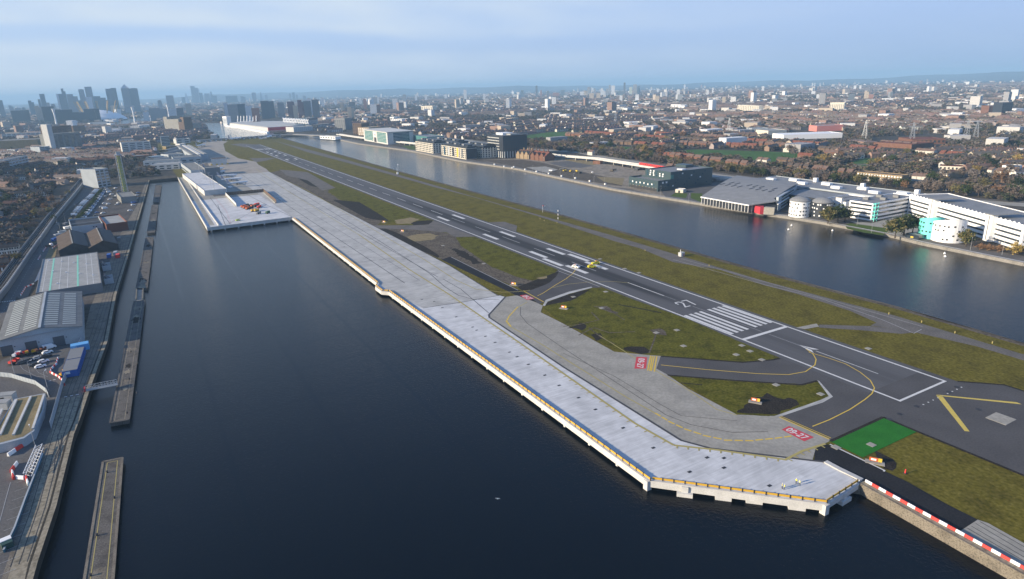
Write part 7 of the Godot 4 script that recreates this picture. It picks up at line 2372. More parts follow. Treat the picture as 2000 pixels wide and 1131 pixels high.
var sky_places := [[-0.12, "at the far left"], [-0.075, "above the concrete flats"], [-0.026, "over the white dome"], [0.031, "left of the old mills"], [0.062, "above the old mills"], [0.093, "over the river bend"], [0.125, "over the exhibition hall's left end"], [0.158, "above the front masts"], [0.188, "above the red wall"], [0.219, "above the zigzag masts"], [0.247, "right of the exhibition hall"], [0.28, "above the grey tower block"], [0.309, "above the glass office's left"], [0.342, "above the glass office's right"], [0.372, "over the dark wood"], [0.409, "above the cream offices"], [0.451, "over the offices' middle"], [0.486, "above the coloured bays"], [0.524, "above the black office"], [0.558, "above the villas"], [0.581, "over the first park's left"], [0.604, "over the first park"], [0.627, "over the first park's right"], [0.65, "above the parking ground"], [0.669, "over the thin pylon"], [0.691, "above the small park"], [0.713, "above the saw-toothed terrace"], [0.739, "above the train"], [0.768, "above the white and dark school"], [0.79, "over the red hung terrace"], [0.818, "left of the big pylon"], [0.832, "over the big pylon"], [0.856, "above the cream slab"], [0.877, "right of the cream slab"], [0.9, "above the blue and white school"], [0.923, "above the white factory"], [0.949, "over the white factory's middle"], [0.974, "above the pink building"], [0.996, "right of the pink building"], [1.014, "over the brick apartments"], [1.041, "over the retail sheds"], [1.064, "above the retail sheds' pylon"], [1.097, "over the blue pitch"], [1.123, "over the car lot pylons"], [1.154, "at the far right"]]

func skyword(x: float, z: float, h: float, w: float) -> String:
	var az := atan2(x + 234.0, -(z - 180.0))
	var best := 9.0
	var words := ""
	for e in sky_places:
		if absf(e[0] - az) < best:
			best = absf(e[0] - az)
			words = e[1]
	return words

var used_labels := {}
func fresh(label: String) -> String:
	used_labels[label] = used_labels.get(label, 0) + 1
	return label if used_labels[label] == 1 else label + ["", "", ", next right", ", third along", ", fourth along", ", fifth along", ", sixth along", ", seventh along"][mini(7, used_labels[label])]

func city() -> void:
	keep_out = [poly([471.5,-1004.9, 564.3,-1155.5, 675.2,-1203.8, 730.6,-1161.2, 610,-985.8, 538.6,-967]), poly([496.6,-764.9, 540.9,-776.2, 553.4,-747.9, 475.3,-646.3, 436.4,-640.3]), poly([544.6,-648, 599.4,-629.7, 648.8,-528.4, 663.9,-478.4, 633.8,-444.6, 550,-397.1, 511.9,-416.6, 516.2,-446.1, 525.7,-520.9, 508.9,-590]), poly([577,-347.5, 662.5,-377.3, 675.5,-355.3, 609.3,-317.2]), poly([528.2,-325.9, 578.7,-353.8, 605.2,-313.4, 548,-294.1]), poly([27.8,-2991.2, 104.1,-2739.7, 123.4,-2425.1, 135.2,-1934.9, 124.8,-1720.9, 49.6,-1646.6, -30.8,-1690, -24.9,-1968, -18.6,-2172.8, -10.4,-2371.4]), poly([-282.7,-2846.3, -210.1,-3025.9, -130.1,-3239.7, -67.3,-3455.2, -44.8,-3898.1, -138.4,-4067.3, -226.8,-3908.7, -281.8,-3403.4]), poly([821.4,-643.9, 942.8,-737.6, 1145.7,-846.2, 1066.5,-675.2, 933.3,-586, 837.1,-592.1]), poly([73.6,-2445.4, 224.9,-3133, 463.2,-3280.8, 440.9,-2537.5, 202.9,-1596.6, 127.3,-1747.6]), poly([721.2,-398.7, 981.8,-566.1, 1125,-511.9, 862.1,-366.9, 729.7,-339.8]), poly([-389.4,-1516.9, -411.7,-1801.4, -337.6,-1826.2, -323.1,-1543.6])]
	var r := RandomNumberGenerator.new()
	r.seed = 4711
	var cam2 := Vector2(-234, 180)
	# the belt of trees along the dock road and clumps in the estates behind: separate trees
	var count := 0
	var belt := [428.6,-929.2, 440.6,-838.5, 466.4,-782.6, 453.7,-716.3, 426.6,-568.4, 409.4,-472.1, 402.4,-405.5, 404.2,-358.5, 411,-334.2, 415.6,-295.9, 428.4,-248, 428.3,-219, 432.3,-163.1, 439.1,-126.1, 454.9,-91.4]
	var words := {"bare_brown": "bare brown", "bare_grey": "bare grey", "olive": "olive", "green": "dark green", "rust": "russet", "golden": "golden", "evergreen": "dense evergreen"}
	for lane in 2:
		for p in along(belt, 10.5, 3.0 + lane * 5.0):
			var px: float = p[0] + lane * 11.0 + r.randf_range(-4, 4)
			var pz: float = p[1] + r.randf_range(-4, 4)
			var k: String = ["olive", "bare_brown", "olive", "bare_grey", "bare_brown", "green", "rust", "bare_brown"][r.randi() % 8]
			var h := r.randf_range(8.0, 12.5)
			tree(k, px, pz, h, h * r.randf_range(1.0, 1.35), "%s %s tree in the belt %s" % ["tall" if h > 11.2 else ("low" if h < 9.2 else "middling"), words[k], place(north_places, px, pz)], "trees in the belt behind the dock road")
			count += 1
	var spots := [641.06,-479.39, 614.95,-453.13, 517.79,-321.56, 566.01,-305.39, 586.62,-308.1, 682.21,-313.34, 669.98,-299.86, 641.57,-310.56, 612.23,-306.79, 561.91,-195.87, 545.82,-177.64, 496.95,-156.4, 489.12,-140.95, 596.78,-199.58, 656.62,-208.67, 640.75,-190.72, 602.23,-166.01, 712.78,-243.25, 671.4,-229.62, 661.09,-239.17, 637.92,-239.39, 620.07,-242.04, 699.87,-203.27, 513.51,-120.55, 534.31,-147.86, 525.41,-132.38, 486.68,-188.45, 510.1,-193.09, 532.66,-199.6, 477.96,-691.48, 501.81,-667.07, 485.67,-635.85, 483.64,-615.28, 481.68,-595.41, 497.74,-601.2, 488.34,-732.31, 496.27,-779.54, 498.84,-806.28, 501.5,-834.1, 568.78,-379.37, 553.96,-361.21, 530.87,-359.71, 618.76,-383.13, 665.8,-402.9, 690.05,-398.84, 693.53,-385.36, 709.29,-379.7, 708.71,-360.51, 714.24,-345.45, 675.33,-792.58, 713.56,-804.33, 741.09,-811.17, 635.7,-837.59, 633.36,-804.53, 632.47,-898.13, 602.6,-893.9, 604.33,-930.68]
	for i in range(0, spots.size(), 2):
		var k: String = ["bare_brown", "bare_grey", "bare_brown", "olive", "golden", "evergreen", "rust", "bare_brown", "green"][(i / 2) % 9]
		var h := r.randf_range(9, 15)
		tree(k, spots[i], spots[i + 1], h, h * 1.25, "%s tree beyond the belt, %s" % [words[k], place(estate_places, spots[i], spots[i + 1])], "trees among the estates")
		count += 1
	# near streets of houses, each a thing
	var rows := [[[372.2,-461, 375.5,-422.9], 4, 3], [[569.9,-760.2, 570.3,-729.8], 3, 1], [[578.4,-721.1, 580.4,-690.3], 4, 1], [[633.1,-706.9, 646.6,-634], 9, 3], [[658.2,-621.6, 671.2,-567.4], 7, 1], [[709.9,-594.4, 714.9,-521.5], 8, 3], [[740.5,-684.2, 749.3,-610.5], 9, 1], [[694.7,-770.6, 706.1,-689.7], 9, 0], [[677,-886.2, 691.9,-810.4], 9, 1], [[564.6,-813.4, 573.5,-771.7], 5, 0], [[756.2,-573.1, 758.3,-514.9], 7, 1], [[701.5,-474.3, 700.6,-430.2], 6, 0], [[753.1,-456.6, 748.4,-403.6], 7, 1], [[853.2,-467.6, 848.4,-406.1], 8, 3], [[596.5,-432.2, 600.3,-410], 3, 1], [[656.7,-432, 658.5,-410.1], 3, 3], [[511.6,-433.4, 511.9,-416.6], 2, 2], [[530.4,-415.6, 531.8,-389.8], 3, 0], [[486.3,-364.2, 491.6,-338.5], 4, 0], [[487.8,-328.5, 488.7,-308.3], 3, 3], [[481.4,-290, 484.2,-275.7], 2, 3], [[457.6,-163, 462.3,-146.4], 3, 4], [[500.1,-217.3, 504.3,-203.2], 3, 2], [[710.1,-230.3, 705.1,-205.5], 4, 0], [[608.4,-189.2, 602.7,-171.2], 3, 2], [[552.7,-151.4, 552.2,-132.6], 4, 0], [[472.3,-122, 472.2,-102.8], 4, 0], [[761.8,-357.8, 760.8,-328.5], 4, 2], [[752.6,-317.2, 745.6,-287], 4, 1], [[831.5,-329.6, 826.2,-293], 5, 0], [[622.6,-1060.5, 632.9,-1002.2], 6, 3], [[681,-1061.8, 684.3,-962.9], 8, 1], [[729.8,-1001.3, 734,-903.1], 8, 0], [[760.3,-916.3, 762.8,-826.1], 8, 1], [[769.4,-818.2, 777.6,-730.3], 8, 3], [[827.6,-749.2, 826.6,-673.6], 7, 0], [[411,-687.8, 412.1,-675.5], 1, 2], [[496.2,-660.6, 497.1,-624.3], 3, 0], [[464.2,-445, 466.2,-411.9], 3, 3], [[468.7,-491.4, 472.6,-461.8], 3, 3], [[476.6,-529.6, 476.4,-501.9], 2, 3], [[472.6,-562.9, 473.5,-542.2], 2, 3]]
	var walls := [M.brownbrick, M.brick, M.render, M.brick, M.yellowbrick]
	M.estate = ground_mat([[0.13, 0.085, 0.07], [0.175, 0.12, 0.10], [0.215, 0.155, 0.13]], 4.0, 25.0, 0.88, 66, 0.05, 0.7)
	var roofs := [M.brownroof, M.redtile, M.estate, M.estate, M.brownroof]
	var wl := ["brown brick", "red brick", "cream rendered", "brick and tile", "yellow brick"]
	for i in rows.size():
		var q: Array = rows[i][0]
		var near := Vector2(q[0], q[1]).distance_to(cam2) < 800
		var rd := (Vector2(q[2], q[3]) - Vector2(q[0], q[1])).normalized()
		var rn := Vector2(-rd.y, rd.x)
		var toward := rn if rn.dot(cam2 - Vector2(q[0], q[1])) > 0 else -rn
		var ra := Vector2(q[0], q[1]) - rd * 6.0
		var rb := Vector2(q[2], q[3]) + rd * 6.0
		keep_out.append(PackedVector2Array([ra - toward * 9.0, rb - toward * 9.0, rb + toward * 26.0, ra + toward * 26.0]))
		var a := Vector2(q[0], q[1])
		var bb := Vector2(q[2], q[3])
		var nn: int = rows[i][1]
		var w := a.distance_to(bb) / nn
		for k in nn:
			var c := a.lerp(bb, (k + 0.5) / nn)
			var st := (i * 3 + k) % 5
			house(c.x, c.y + (r.randf() - 0.5) * 4.0, atan2(-(bb - a).y, (bb - a).x) + (r.randf() - 0.5) * 0.1, minf(w * 0.92, 13.0), 8.5, 5.4, walls[rows[i][2]], roofs[rows[i][2]], "%s house beyond the belt, %s" % [wl[rows[i][2]], place(estate_places, c.x, c.y)], "houses in the estates beyond the belt", near)
	# bigger buildings among the houses
	var big := [
		[[466.2, -230.3, -1.506, 48.4, 14, 9.5], M.yellowbrick, M.brownroof, "three storey brick apartment block with white bays behind the campus", 3, 16],
		[[489.1, -567.2, -1.505, 55, 9, 6], M.redtile, M.brownroof, "red hung terrace with white end panels at the park's edge", 2, 8],
		[[517.7, -658.2, -1.556, 24.9, 14, 8], M.brownbrick, M.brownroof, "saw-toothed brown terrace by the small park", 2, 4],
		[[897.4, -641.2, -0.44, 116.4, 45, 9], M.uel, M.uel, "long white roofed factory shining in the middle distance", 0, 0],
		[[932.6, -752.9, -0.225, 45.4, 40, 9], M.cream, M.paleroof, "cream ended shed left of the white factory", 0, 0],
		[[1079.5, -729.1, -0.38, 60.9, 30, 12], mat(0.55, 0.20, 0.17, 0.8), M.paleroof, "long pink red building behind the white factory", 0, 0],
		[[941.2, -796.1, -0.472, 35.8, 30, 11], M.cladding, M.greyroof, "white and blue school building left of the factory", 2, 6],
		[[851.1, -428.8, -1.59, 62.2, 60, 7], M.brick, M.redtile, "broad red roofed retail shed in the middle distance", 0, 0],
		[[928.4, -443.1, -0.648, 52.5, 50, 8], M.brick, M.redtile, "second red roofed retail shed with an orange front", 1, 8],
		[[556.1, -204.4, -1.815, 14.1, 20, 7], M.yellowbrick, M.tile, "yellow brick hall with a tiled roof behind the campus trees", 1, 4],
		[[619.6, -237.4, -1.148, 24.1, 24, 5], M.cream, M.redtile, "cream sided school hall by the blue sports pitch", 1, 6],
		[[633.4, -179.9, -1.683, 10.9, 18, 9], M.uel, M.slate, "white gabled house with a tall slate roof at the right", 2, 3],
		[[1689.4, -1456.1, -1.97, 158.4, 18, 24], M.cream, M.paleroof, "long cream slab block in the middle distance", 6, 12],
		[[1868.5, -1995.1, -1.842, 92.3, 30, 16], M.uel, M.paleroof, "white and dark school block among the trees", 3, 4],
		[[1672.3, -2180.9, -1.201, 98.9, 50, 10], M.wallcon, M.paleroof, "long white low block in the middle distance", 2, 8],
		[[1953.9, -1298.2, -1.19, 46.7, 20, 26], M.cream, M.paleroof, "broad cream apartment slab on the middle ground", 7, 8],
		[[1877.9, -748.2, -0.237, 37.5, 26, 32], M.charcoal, M.greyroof, "dark glass block with a brick wing at the far right", 6, 5],
		[[1922.1, -795.1, -0.357, 43.7, 26, 22], M.brick, M.paleroof, "brick block attached to the dark glass block", 5, 5],
		[[1132, -3043.5, -1.169, 80.6, 30, 26], M.cream, M.brick, "brick orange square block beyond the dark trees", 6, 5],
		[[305.1, -1559.2, -0.892, 27.2, 40, 28], M.brownbrick, M.flatroof, "brown tower block behind the glass office's left end", 7, 4],
		[[305.1, -1488, -1.247, 47.8, 40, 20], M.yellowbrick, M.flatroof, "pale brick slab behind the glass office", 5, 6],
		[[322.9, -1788.9, -0.923, 37, 34, 34], M.midgrey, M.flatroof, "grey tower block between the bridge and the glass office", 8, 5],
		[[185.2, -1426.9, -1.296, 70.6, 16, 7], M.uel, M.paleroof, "white rowing club boathouse at the end of the dock", 1, 6],
		[[616.5, -2102, -1.005, 50, 40, 10], M.uel, M.paleroof, "white low building among the trees beyond the offices", 2, 6]]
	for e in big:
		var q: Array = e[0]
		var o := block("building", e[3], "building", q, e[1], e[2], 0.6)
		var fx := Vector2(q[0], q[1])
		var ty := (cam2 - fx).normalized()
		var tx := Vector2(-ty.y, ty.x)
		keep_out.append(PackedVector2Array([fx - tx * (q[3] * 0.5 + 8) - ty * q[4], fx + tx * (q[3] * 0.5 + 8) - ty * q[4], fx + tx * (q[3] * 0.5 + 8) + ty * (q[4] + 55), fx - tx * (q[3] * 0.5 + 8) + ty * (q[4] + 55)]))
		if e[4] > 0:
			panes(o, 0, q[3], q[4], e[5], e[4], q[5] / e[4] * 0.3, q[5] / e[4] * 0.92, q[3] / e[5] * 0.5, q[5] / e[4] * 0.45, M.palepane if e[1] == M.yellowbrick else M.glass)
	sheet("blue_pitch", setting("sports_pitch"), [617.8,-250.9, 659.8,-270, 672.4,-250.7, 634,-229.3], 0.06, mat(0.05, 0.16, 0.22, 0.9))
	strip("white_viaduct", setting("elevated_road"), [1374.3,-610.8, 1445.3,-571.7, 1535.1,-501.5], 14, 8.0, M.wallcon)
	# electricity pylons
	var py := thing("pylon", "", "pylon")
	var b := MB.new()
	for s in [[-1, -1], [1, -1], [1, 1], [-1, 1]]:
		b.bar(Vector3(s[0] * 4.0, 0, s[1] * 4.0), Vector3(s[0] * 0.6, 34, s[1] * 0.6), 0.35)
	for k in 7:
		var y := k * 4.6
		var w := 4.0 - 3.4 * y / 34.0
		for t in 4:
			b.xf = Transform3D(Basis(Vector3.UP, t * PI / 2), Vector3.ZERO)
			b.bar(Vector3(-w, y, w), Vector3(w * 0.86, y + 4.6, w * 0.86), 0.25)
	b.xf = Transform3D.IDENTITY
	for y in [22.0, 27.0, 32.0]:
		b.bar(Vector3(-7, y, 0), Vector3(7, y, 0), 0.4)
	part("lattice", b.done(M.steel), py)
	stash(py)
	var pl := [878.15,-817.65, 942.37,-1280.63, 918.55,-453.74, 934.79,-548.44, 1019.24,-417.8, 1018.44,-402.82]
	for i in 6:
		copy(py, pl[i * 2], pl[i * 2 + 1], 0.4 + i, ["grey lattice pylon above the red roofed estate", "grey lattice pylon among the dark trees", "grey lattice pylon beside the red retail sheds", "thin grey pylon left of the retail sheds", "first of two thin pylons by the car lot", "second of two thin pylons by the car lot"][i], "electricity pylons")
	# everything farther: rows of houses and tree cover, uncountable
	var rowm := []
	for k in 3:
		b = MB.new()
		var L := 46.0
		var wc: Color = [Color(0.42, 0.37, 0.32), Color(0.25, 0.165, 0.135), Color(0.66, 0.64, 0.60)][k]
		var rc: Color = [Color(0.125, 0.104, 0.093), Color(0.155, 0.10, 0.082), Color(0.115, 0.10, 0.095)][k]
		b.col = wc
		b.box(0, 0, 0, L, 5.4, 8.5)
		for s: float in [-1.0, 1.0]:
			b.tri(Vector3(s * L / 2, 5.4, s * 4.25), Vector3(s * L / 2, 5.4, -s * 4.25), Vector3(s * L / 2, 8.4, 0))
		b.col = rc
		for s: float in [-1.0, 1.0]:
			b.quad(Vector3(-s * L / 2, 5.3, s * 4.5), Vector3(s * L / 2, 5.3, s * 4.5), Vector3(s * L / 2, 8.5, 0), Vector3(-s * L / 2, 8.5, 0))
		b.col = Color(0.10, 0.10, 0.11)
		for i in 8:
			for s: float in [-1.0, 1.0]:
				b.box(-L / 2 + 3 + i * 5.7, 3.4, s * 4.2, 2.6, 1.3, 0.3)
				b.box(-L / 2 + 3 + i * 5.7, 0.9, s * 4.2, 3.0, 1.4, 0.3)
		b.col = Color(0.2, 0.12, 0.09)
		for i in 5:
			b.box(-L / 2 + 4 + i * 9.5, 7.6, 0, 1.2, 2.2, 1.2)
		var m := mat(1, 1, 1, 0.9)
		m.vertex_color_use_as_albedo = true
		rowm.append(b.done(m))
	var at := [[], [], []]
	var tint := [PackedColorArray(), PackedColorArray(), PackedColorArray()]
	var nz := FastNoiseLite.new()
	nz.seed = 3
	nz.frequency = 0.0011
	var houses := 0
	var seen_rows := {}
	for i in 34000:
		var az := r.randf_range(-0.32, 1.22)
		var f := r.randf()
		var d := 640.0 * pow(15.0, f)
		var p := cam2 + Vector2(sin(az), -cos(az)) * d
		var built := nz.get_noise_2d(p.x, p.y)
		if built < -0.16 or not free_spot(p):
			continue
		if d < 1500 and p.x > 400 and p.x < 620 and az > 0.45:
			continue
		# streets: each district has its own heading, and its rows stand on parallel lines
		var cell := Vector2i(floori(p.x / 420.0), floori(p.y / 420.0))
		var turn := float(hash(cell) % 100) / 100.0 * PI
		var scale_up := clampf(d / 4000.0, 1.0, 1.5)
		var loc := p.rotated(turn)
		loc = Vector2(snappedf(loc.x, 54.0 * scale_up), snappedf(loc.y, 31.0 * scale_up))
		if seen_rows.has([cell, loc]) or (d < 2200 and r.randf() < 0.3):
			continue
		seen_rows[[cell, loc]] = true
		p = loc.rotated(-turn)
		if not free_spot(p):
			continue
		var k := 0 if r.randf() < 0.5 else (1 if r.randf() < 0.62 else 2)
		var s := r.randf_range(0.85, 1.1) * scale_up
		var t := Transform3D(Basis(Vector3.UP, turn).scaled_local(Vector3(s, s * r.randf_range(0.85, 1.2), s)), Vector3(p.x, -0.1, p.y))
		at[k].append(t)
		var v := r.randf_range(0.7, 1.3)
		tint[k].append(Color(v, v * r.randf_range(0.93, 1.03), v * r.randf_range(0.88, 1.04)))
		houses += 1
	for k in 3:
		scatter("distant_houses", rowm[k], at[k], tint[k])
	# larger flat blocks and sheds in the distance
	b = MB.new()
	b.box(0, 0, 0, 1, 1, 1)
	var vm := mat(1, 1, 1, 0.85)
	vm.vertex_color_use_as_albedo = true
	vm.albedo_texture = facade_picture()
	vm.uv1_scale = Vector3(3, 4, 1)
	var cube := b.done(vm)
	var bt := []
	var bc := PackedColorArray()
	for i in 2100:
		var az := r.randf_range(-0.32, 1.22)
		var d := 1100.0 * pow(12.0, sqrt(r.randf()))
		var p := cam2 + Vector2(sin(az), -cos(az)) * d
		if not free_spot(p):
			continue
		var tall := r.randf() < 0.10 and d > 2600
		var w := r.randf_range(16, 34) if tall else r.randf_range(16, 48)
		var h := r.randf_range(24, 52) if tall else r.randf_range(7, 15)
		bt.append(Transform3D(Basis(Vector3.UP, nz.get_noise_2d(p.x, p.y) * 6.0).scaled_local(Vector3(w, h, r.randf_range(14, 30))), Vector3(p.x, -0.1, p.y)))
		var c: Color = [Color(0.75, 0.74, 0.72), Color(0.6, 0.58, 0.55), Color(0.36, 0.35, 0.35), Color(0.28, 0.18, 0.14), Color(0.5, 0.42, 0.33), Color(0.82, 0.82, 0.81)][r.randi() % 6]
		bc.append(c)
	scatter("distant_blocks", cube, bt, bc)
	# tree cover
	var tt := []
	var tc := PackedColorArray()
	var pal := [Color(0.20, 0.168, 0.142), Color(0.20, 0.178, 0.162), Color(0.175, 0.142, 0.122), Color(0.155, 0.142, 0.085), Color(0.075, 0.088, 0.052), Color(0.21, 0.15, 0.105), Color(0.205, 0.182, 0.158)]
	var fm := mat(1, 1, 1, 0.95, 0.0, 0.2)
	fm.vertex_color_use_as_albedo = true
	var far_crown: ArrayMesh = crowns[2].duplicate()
	far_crown.surface_set_material(0, fm)
	for i in 92000:
		var az := r.randf_range(-0.34, 1.24)
		var d := 620.0 * pow(16.0, pow(r.randf(), 0.9))
		var p := cam2 + Vector2(sin(az), -cos(az)) * d
		var wood := nz.get_noise_2d(p.x * 1.4 + 500, p.y * 1.4 - 300)
		if wood < -0.16 and r.randf() < 0.66:
			continue
		if not free_spot(p):
			continue
		if d < 760 and p.x > 395 and p.x < 430:
			continue
		var s := r.randf_range(5.0, 10.0) * clampf(d / 3200.0, 1.0, 1.6)
		tt.append(Transform3D(Basis(Vector3.UP, r.randf() * TAU).scaled_local(Vector3(s * 1.3, s, s * 1.3)), Vector3(p.x, -s * 0.1, p.y)))
		var c: Color = pal[r.randi() % 7]
		tc.append(c * r.randf_range(0.75, 1.25))
	scatter("tree_cover", far_crown, tt, tc)
	print("trees ", count, " rows ", houses, " cover ", tt.size())

func facade_picture() -> ImageTexture:
	var im := Image.create_empty(64, 64, false, Image.FORMAT_RGB8)
	im.fill(Color.WHITE)
	for j in 8:
		for i in 8:
			im.fill_rect(Rect2i(i * 8 + 2, j * 8 + 2, 5, 4), lin(0.35, 0.37, 0.4) if (i * 7 + j * 3) % 5 else lin(0.55, 0.56, 0.58))
	return ImageTexture.create_from_image(im)

func tower(q: Array, depth: float, c: Color, label: String, group: String, crown := 0, pic: Texture2D = null) -> Node3D:
	var o := thing("tower_block", label, "tower", q[0], q[1], q[2], group)
	var m := mat(c.r, c.g, c.b, 0.5)
	if pic:
		m.albedo_texture = pic
		m.uv1_scale = Vector3(1.0 / 26.0, 1.0 / 26.0, 1)
	var w: float = q[3]
	var h: float = q[4]
	var b := MB.new()
	if crown == 2:
		b.box(0, 0, 0, w, h * 0.86, depth)
		part("shaft", b.done(m), o)
		b = MB.new()
		for k in 4:
			b.xf = Transform3D(Basis(Vector3.UP, k * PI / 2), Vector3.ZERO)
			b.tri(Vector3(-w / 2, h * 0.86, depth / 2), Vector3(w / 2, h * 0.86, depth / 2), Vector3(0, h, 0))
		part("pyramid_roof", b.done(M.steel), o)
		return o
	if crown == 3:
		for k in 4:
			var f := k / 4.0
			b.box(0, h * f, 0, w * (1.0 - f * 0.8), h / 4.0, depth * (1.0 - f * 0.8))
		part("tapering_shaft", b.done(m), o)
		return o
	if crown == 4:
		b.box(-w * 0.2, 0, 0, w * 0.6, h, depth)
		b.box(w * 0.25, 0, 0, w * 0.5, h * 0.9, depth * 0.9)
	else:
		b.box(0, 0, 0, w, h - (2.5 if crown == 1 else 0.0), depth)
	part("shaft", b.done(m), o)
	b = MB.new()
	b.box(0, h - (2.5 if crown == 1 else 0.0), 0, w * (0.5 if crown == 1 else 0.98), 2.5 if crown == 1 else 0.8, depth * 0.6)
	part("roof", b.done(M.grey), o)
	return o

func skyline() -> void:
	var pic := facade_picture()
	var gl := Color(0.13, 0.17, 0.20)
	var dk := Color(0.12, 0.14, 0.165)
	var gr := Color(0.30, 0.31, 0.32)
	var wh := Color(0.72, 0.73, 0.74)
	var cr := Color(0.50, 0.42, 0.32)
	var bk := Color(0.30, 0.15, 0.11)
	# the tall business district on the left
	var cw := [
		[[-940, -5375, 0.126, 27, 111.7], dk, 0], [[-775, -5393, 0.097, 31, 104.6], gl, 4], [[-624, -4102, 0.091, 32.8, 78], cr, 4], [[-719, -5298, 0.088, 14, 111.4], gl, 0], [[-705, -5400, 0.084, 28.6, 145.8], gl, 0], [[-692, -5501, 0.08, 20.6, 87.7], gr, 0], [[-664, -5503, 0.076, 26.6, 78.1], gr, 1], [[-612, -5407, 0.067, 26.3, 143.2], wh, 0], [[-588, -5208, 0.066, 22.6, 141.8], gl, 0], [[-586, -5509, 0.062, 23.9, 179.1], gl, 4], [[-530, -5312, 0.054, 61.4, 138.9], gr, 4], [[-479, -5514, 0.043, 33.7, 173.1], gr, 1], [[-438, -5616, 0.035, 44.1, 189.1], gr, 0], [[-426, -5016, 0.037, 34, 118.8], wh, 0], [[-388, -5317, 0.028, 42.4, 121.3], gl, 0], [[-357, -5518, 0.021, 34.8, 109.9], gl, 0], [[-310, -5419, 0.014, 37.5, 169.7], dk, 0], [[-280, -5469, 0.008, 34.9, 174.8], gl, 0], [[-325, -5119, 0.017, 59.2, 96], gl, 0], [[-207, -5420, -0.005, 51, 198.8], Color(0.24, 0.26, 0.27), 2], [[-156, -5419, -0.014, 54.8, 171.2], gl, 1], [[-202, -5019, -0.006, 56.8, 55.9], gr, 0], [[-289, -4619, 0.011, 35.2, 63.1], cr, 0], [[-497, -5413, 0.047, 30.1, 97.1], gr, 0], [[-971, -6076, 0.117, 27.7, 73.1], gr, 4], [[-944, -6180, 0.111, 38, 52.2], gr, 0], [[-865, -5786, 0.105, 20.9, 59.7], gl, 1]]
	var shade := {gl: "blue glass", dk: "dark glass", gr: "grey", wh: "white", cr: "sandy", bk: "brick"}
	var cw_at := ["at the frame's left edge", "left of the sandy tower", "standing in front, left of the needle", "slim needle by the sandy tower", "fourth tallest from the left", "short one right of the needle", "squat one above the left pylon", "pale flank of the first pair", "dark half of the first pair", "tallest of the first pair", "broad pair behind the dome's masts", "round shouldered one in the middle", "tallest in the middle", "white slab in the middle", "right of the middle tallest", "low, left of the twin slabs", "left half of the twin slabs", "right half of the twin slabs", "low in front of the twin slabs", "tallest of all, with the point", "right of the pointed one", "low before the pointed one", "beige low one left of the point", "between the pairs", "faint one near the left edge", "faint low one near the left edge", "faint one left of the needle"]
	for i in cw.size():
		var q: Array = cw[i][0]
		var form: String = ["flat topped", "crowned", "pyramid roofed", "tapering", "stepped"][cw[i][2]]
		tower(q, q[3] * 0.9, cw[i][1], "%s %s tower in the hazy business district, %s" % [form, shade.get(cw[i][1], "steel"), cw_at[i]], "towers of the business district", cw[i][2], pic)
	# dark blocks before the dome
	for e in [[[-552, -3707, 0.082, 48.2, 77.2], "farthest left"], [[-502, -3510, 0.072, 27.1, 64.1], "second from the left"], [[-475, -3612, 0.063, 48.2, 61.5], "third"], [[-445, -3714, 0.054, 27.2, 46.7], "fourth"], [[-407, -3616, 0.046, 39.1, 46.9], "fifth, low"], [[-382, -3617, 0.039, 43.6, 61.3], "sixth, broad"], [[-352, -3668, 0.031, 19.1, 60.6], "last, beside the white dome"], [[-711, -3992, 0.114, 41.4, 60], "low one at the far left"], [[-684, -4096, 0.105, 34.4, 59.7], "left of the sandy tower"]]:
		tower(e[0], 40.0, Color(0.055, 0.07, 0.085), "dark apartment block in the row left of the white dome, %s" % e[1], "dark blocks left of the dome", 0, pic)
	# white dome with yellow masts
	var c: Array = [-351, -3818, 0.029, 248.8, -2]
	var dm := thing("dome", "huge white tent dome held by yellow masts beyond the river", "dome", c[0], c[1])
	var b := MB.new()
	var R: float = c[3] / 2
	b.lathe(0, 0, [[4, R], [16, R * 0.9], [33, R * 0.66], [45, R * 0.36], [51, R * 0.12], [52, 0.0]], 36)
	part("canopy", b.done(M.white), dm)
	var ym := mat(0.42, 0.28, 0.10, 0.6)
	for k in 12:
		var a := TAU * k / 12.0
		b = MB.new()
		b.bar(Vector3(cos(a) * R * 0.55, 20, sin(a) * R * 0.55), Vector3(cos(a) * R * 0.78, 95, sin(a) * R * 0.78), 3.0)
		part("mast", b.done(ym), dm)
	# cable car towers
	for e in [[[-499, -3286, 0.076, 10.8, 70.5], "left"], [[-204, -3231, -0.009, 13.8, 67.5], "middle"], [[-45, -3616, -0.05, 13.8, 69.4], "right"]]:
		var q: Array = e[0]
		var o := thing("cable_car_tower", "slim white cable car tower by the river, the %s one of three" % e[1], "tower", q[0], q[1], q[2], "cable car towers")
		var h: float = q[4]
		b = MB.new()
		b.lathe(0, 0, [[0, 4.5], [h * 0.4, 2.6], [h * 0.75, 3.4], [h, 6.5]], 10)
		part("shaft", b.done(M.white), o)
		b = MB.new()
		b.box(0, h, 0, 16, 3.0, 8)
		part("head", b.done(M.wallcon), o)
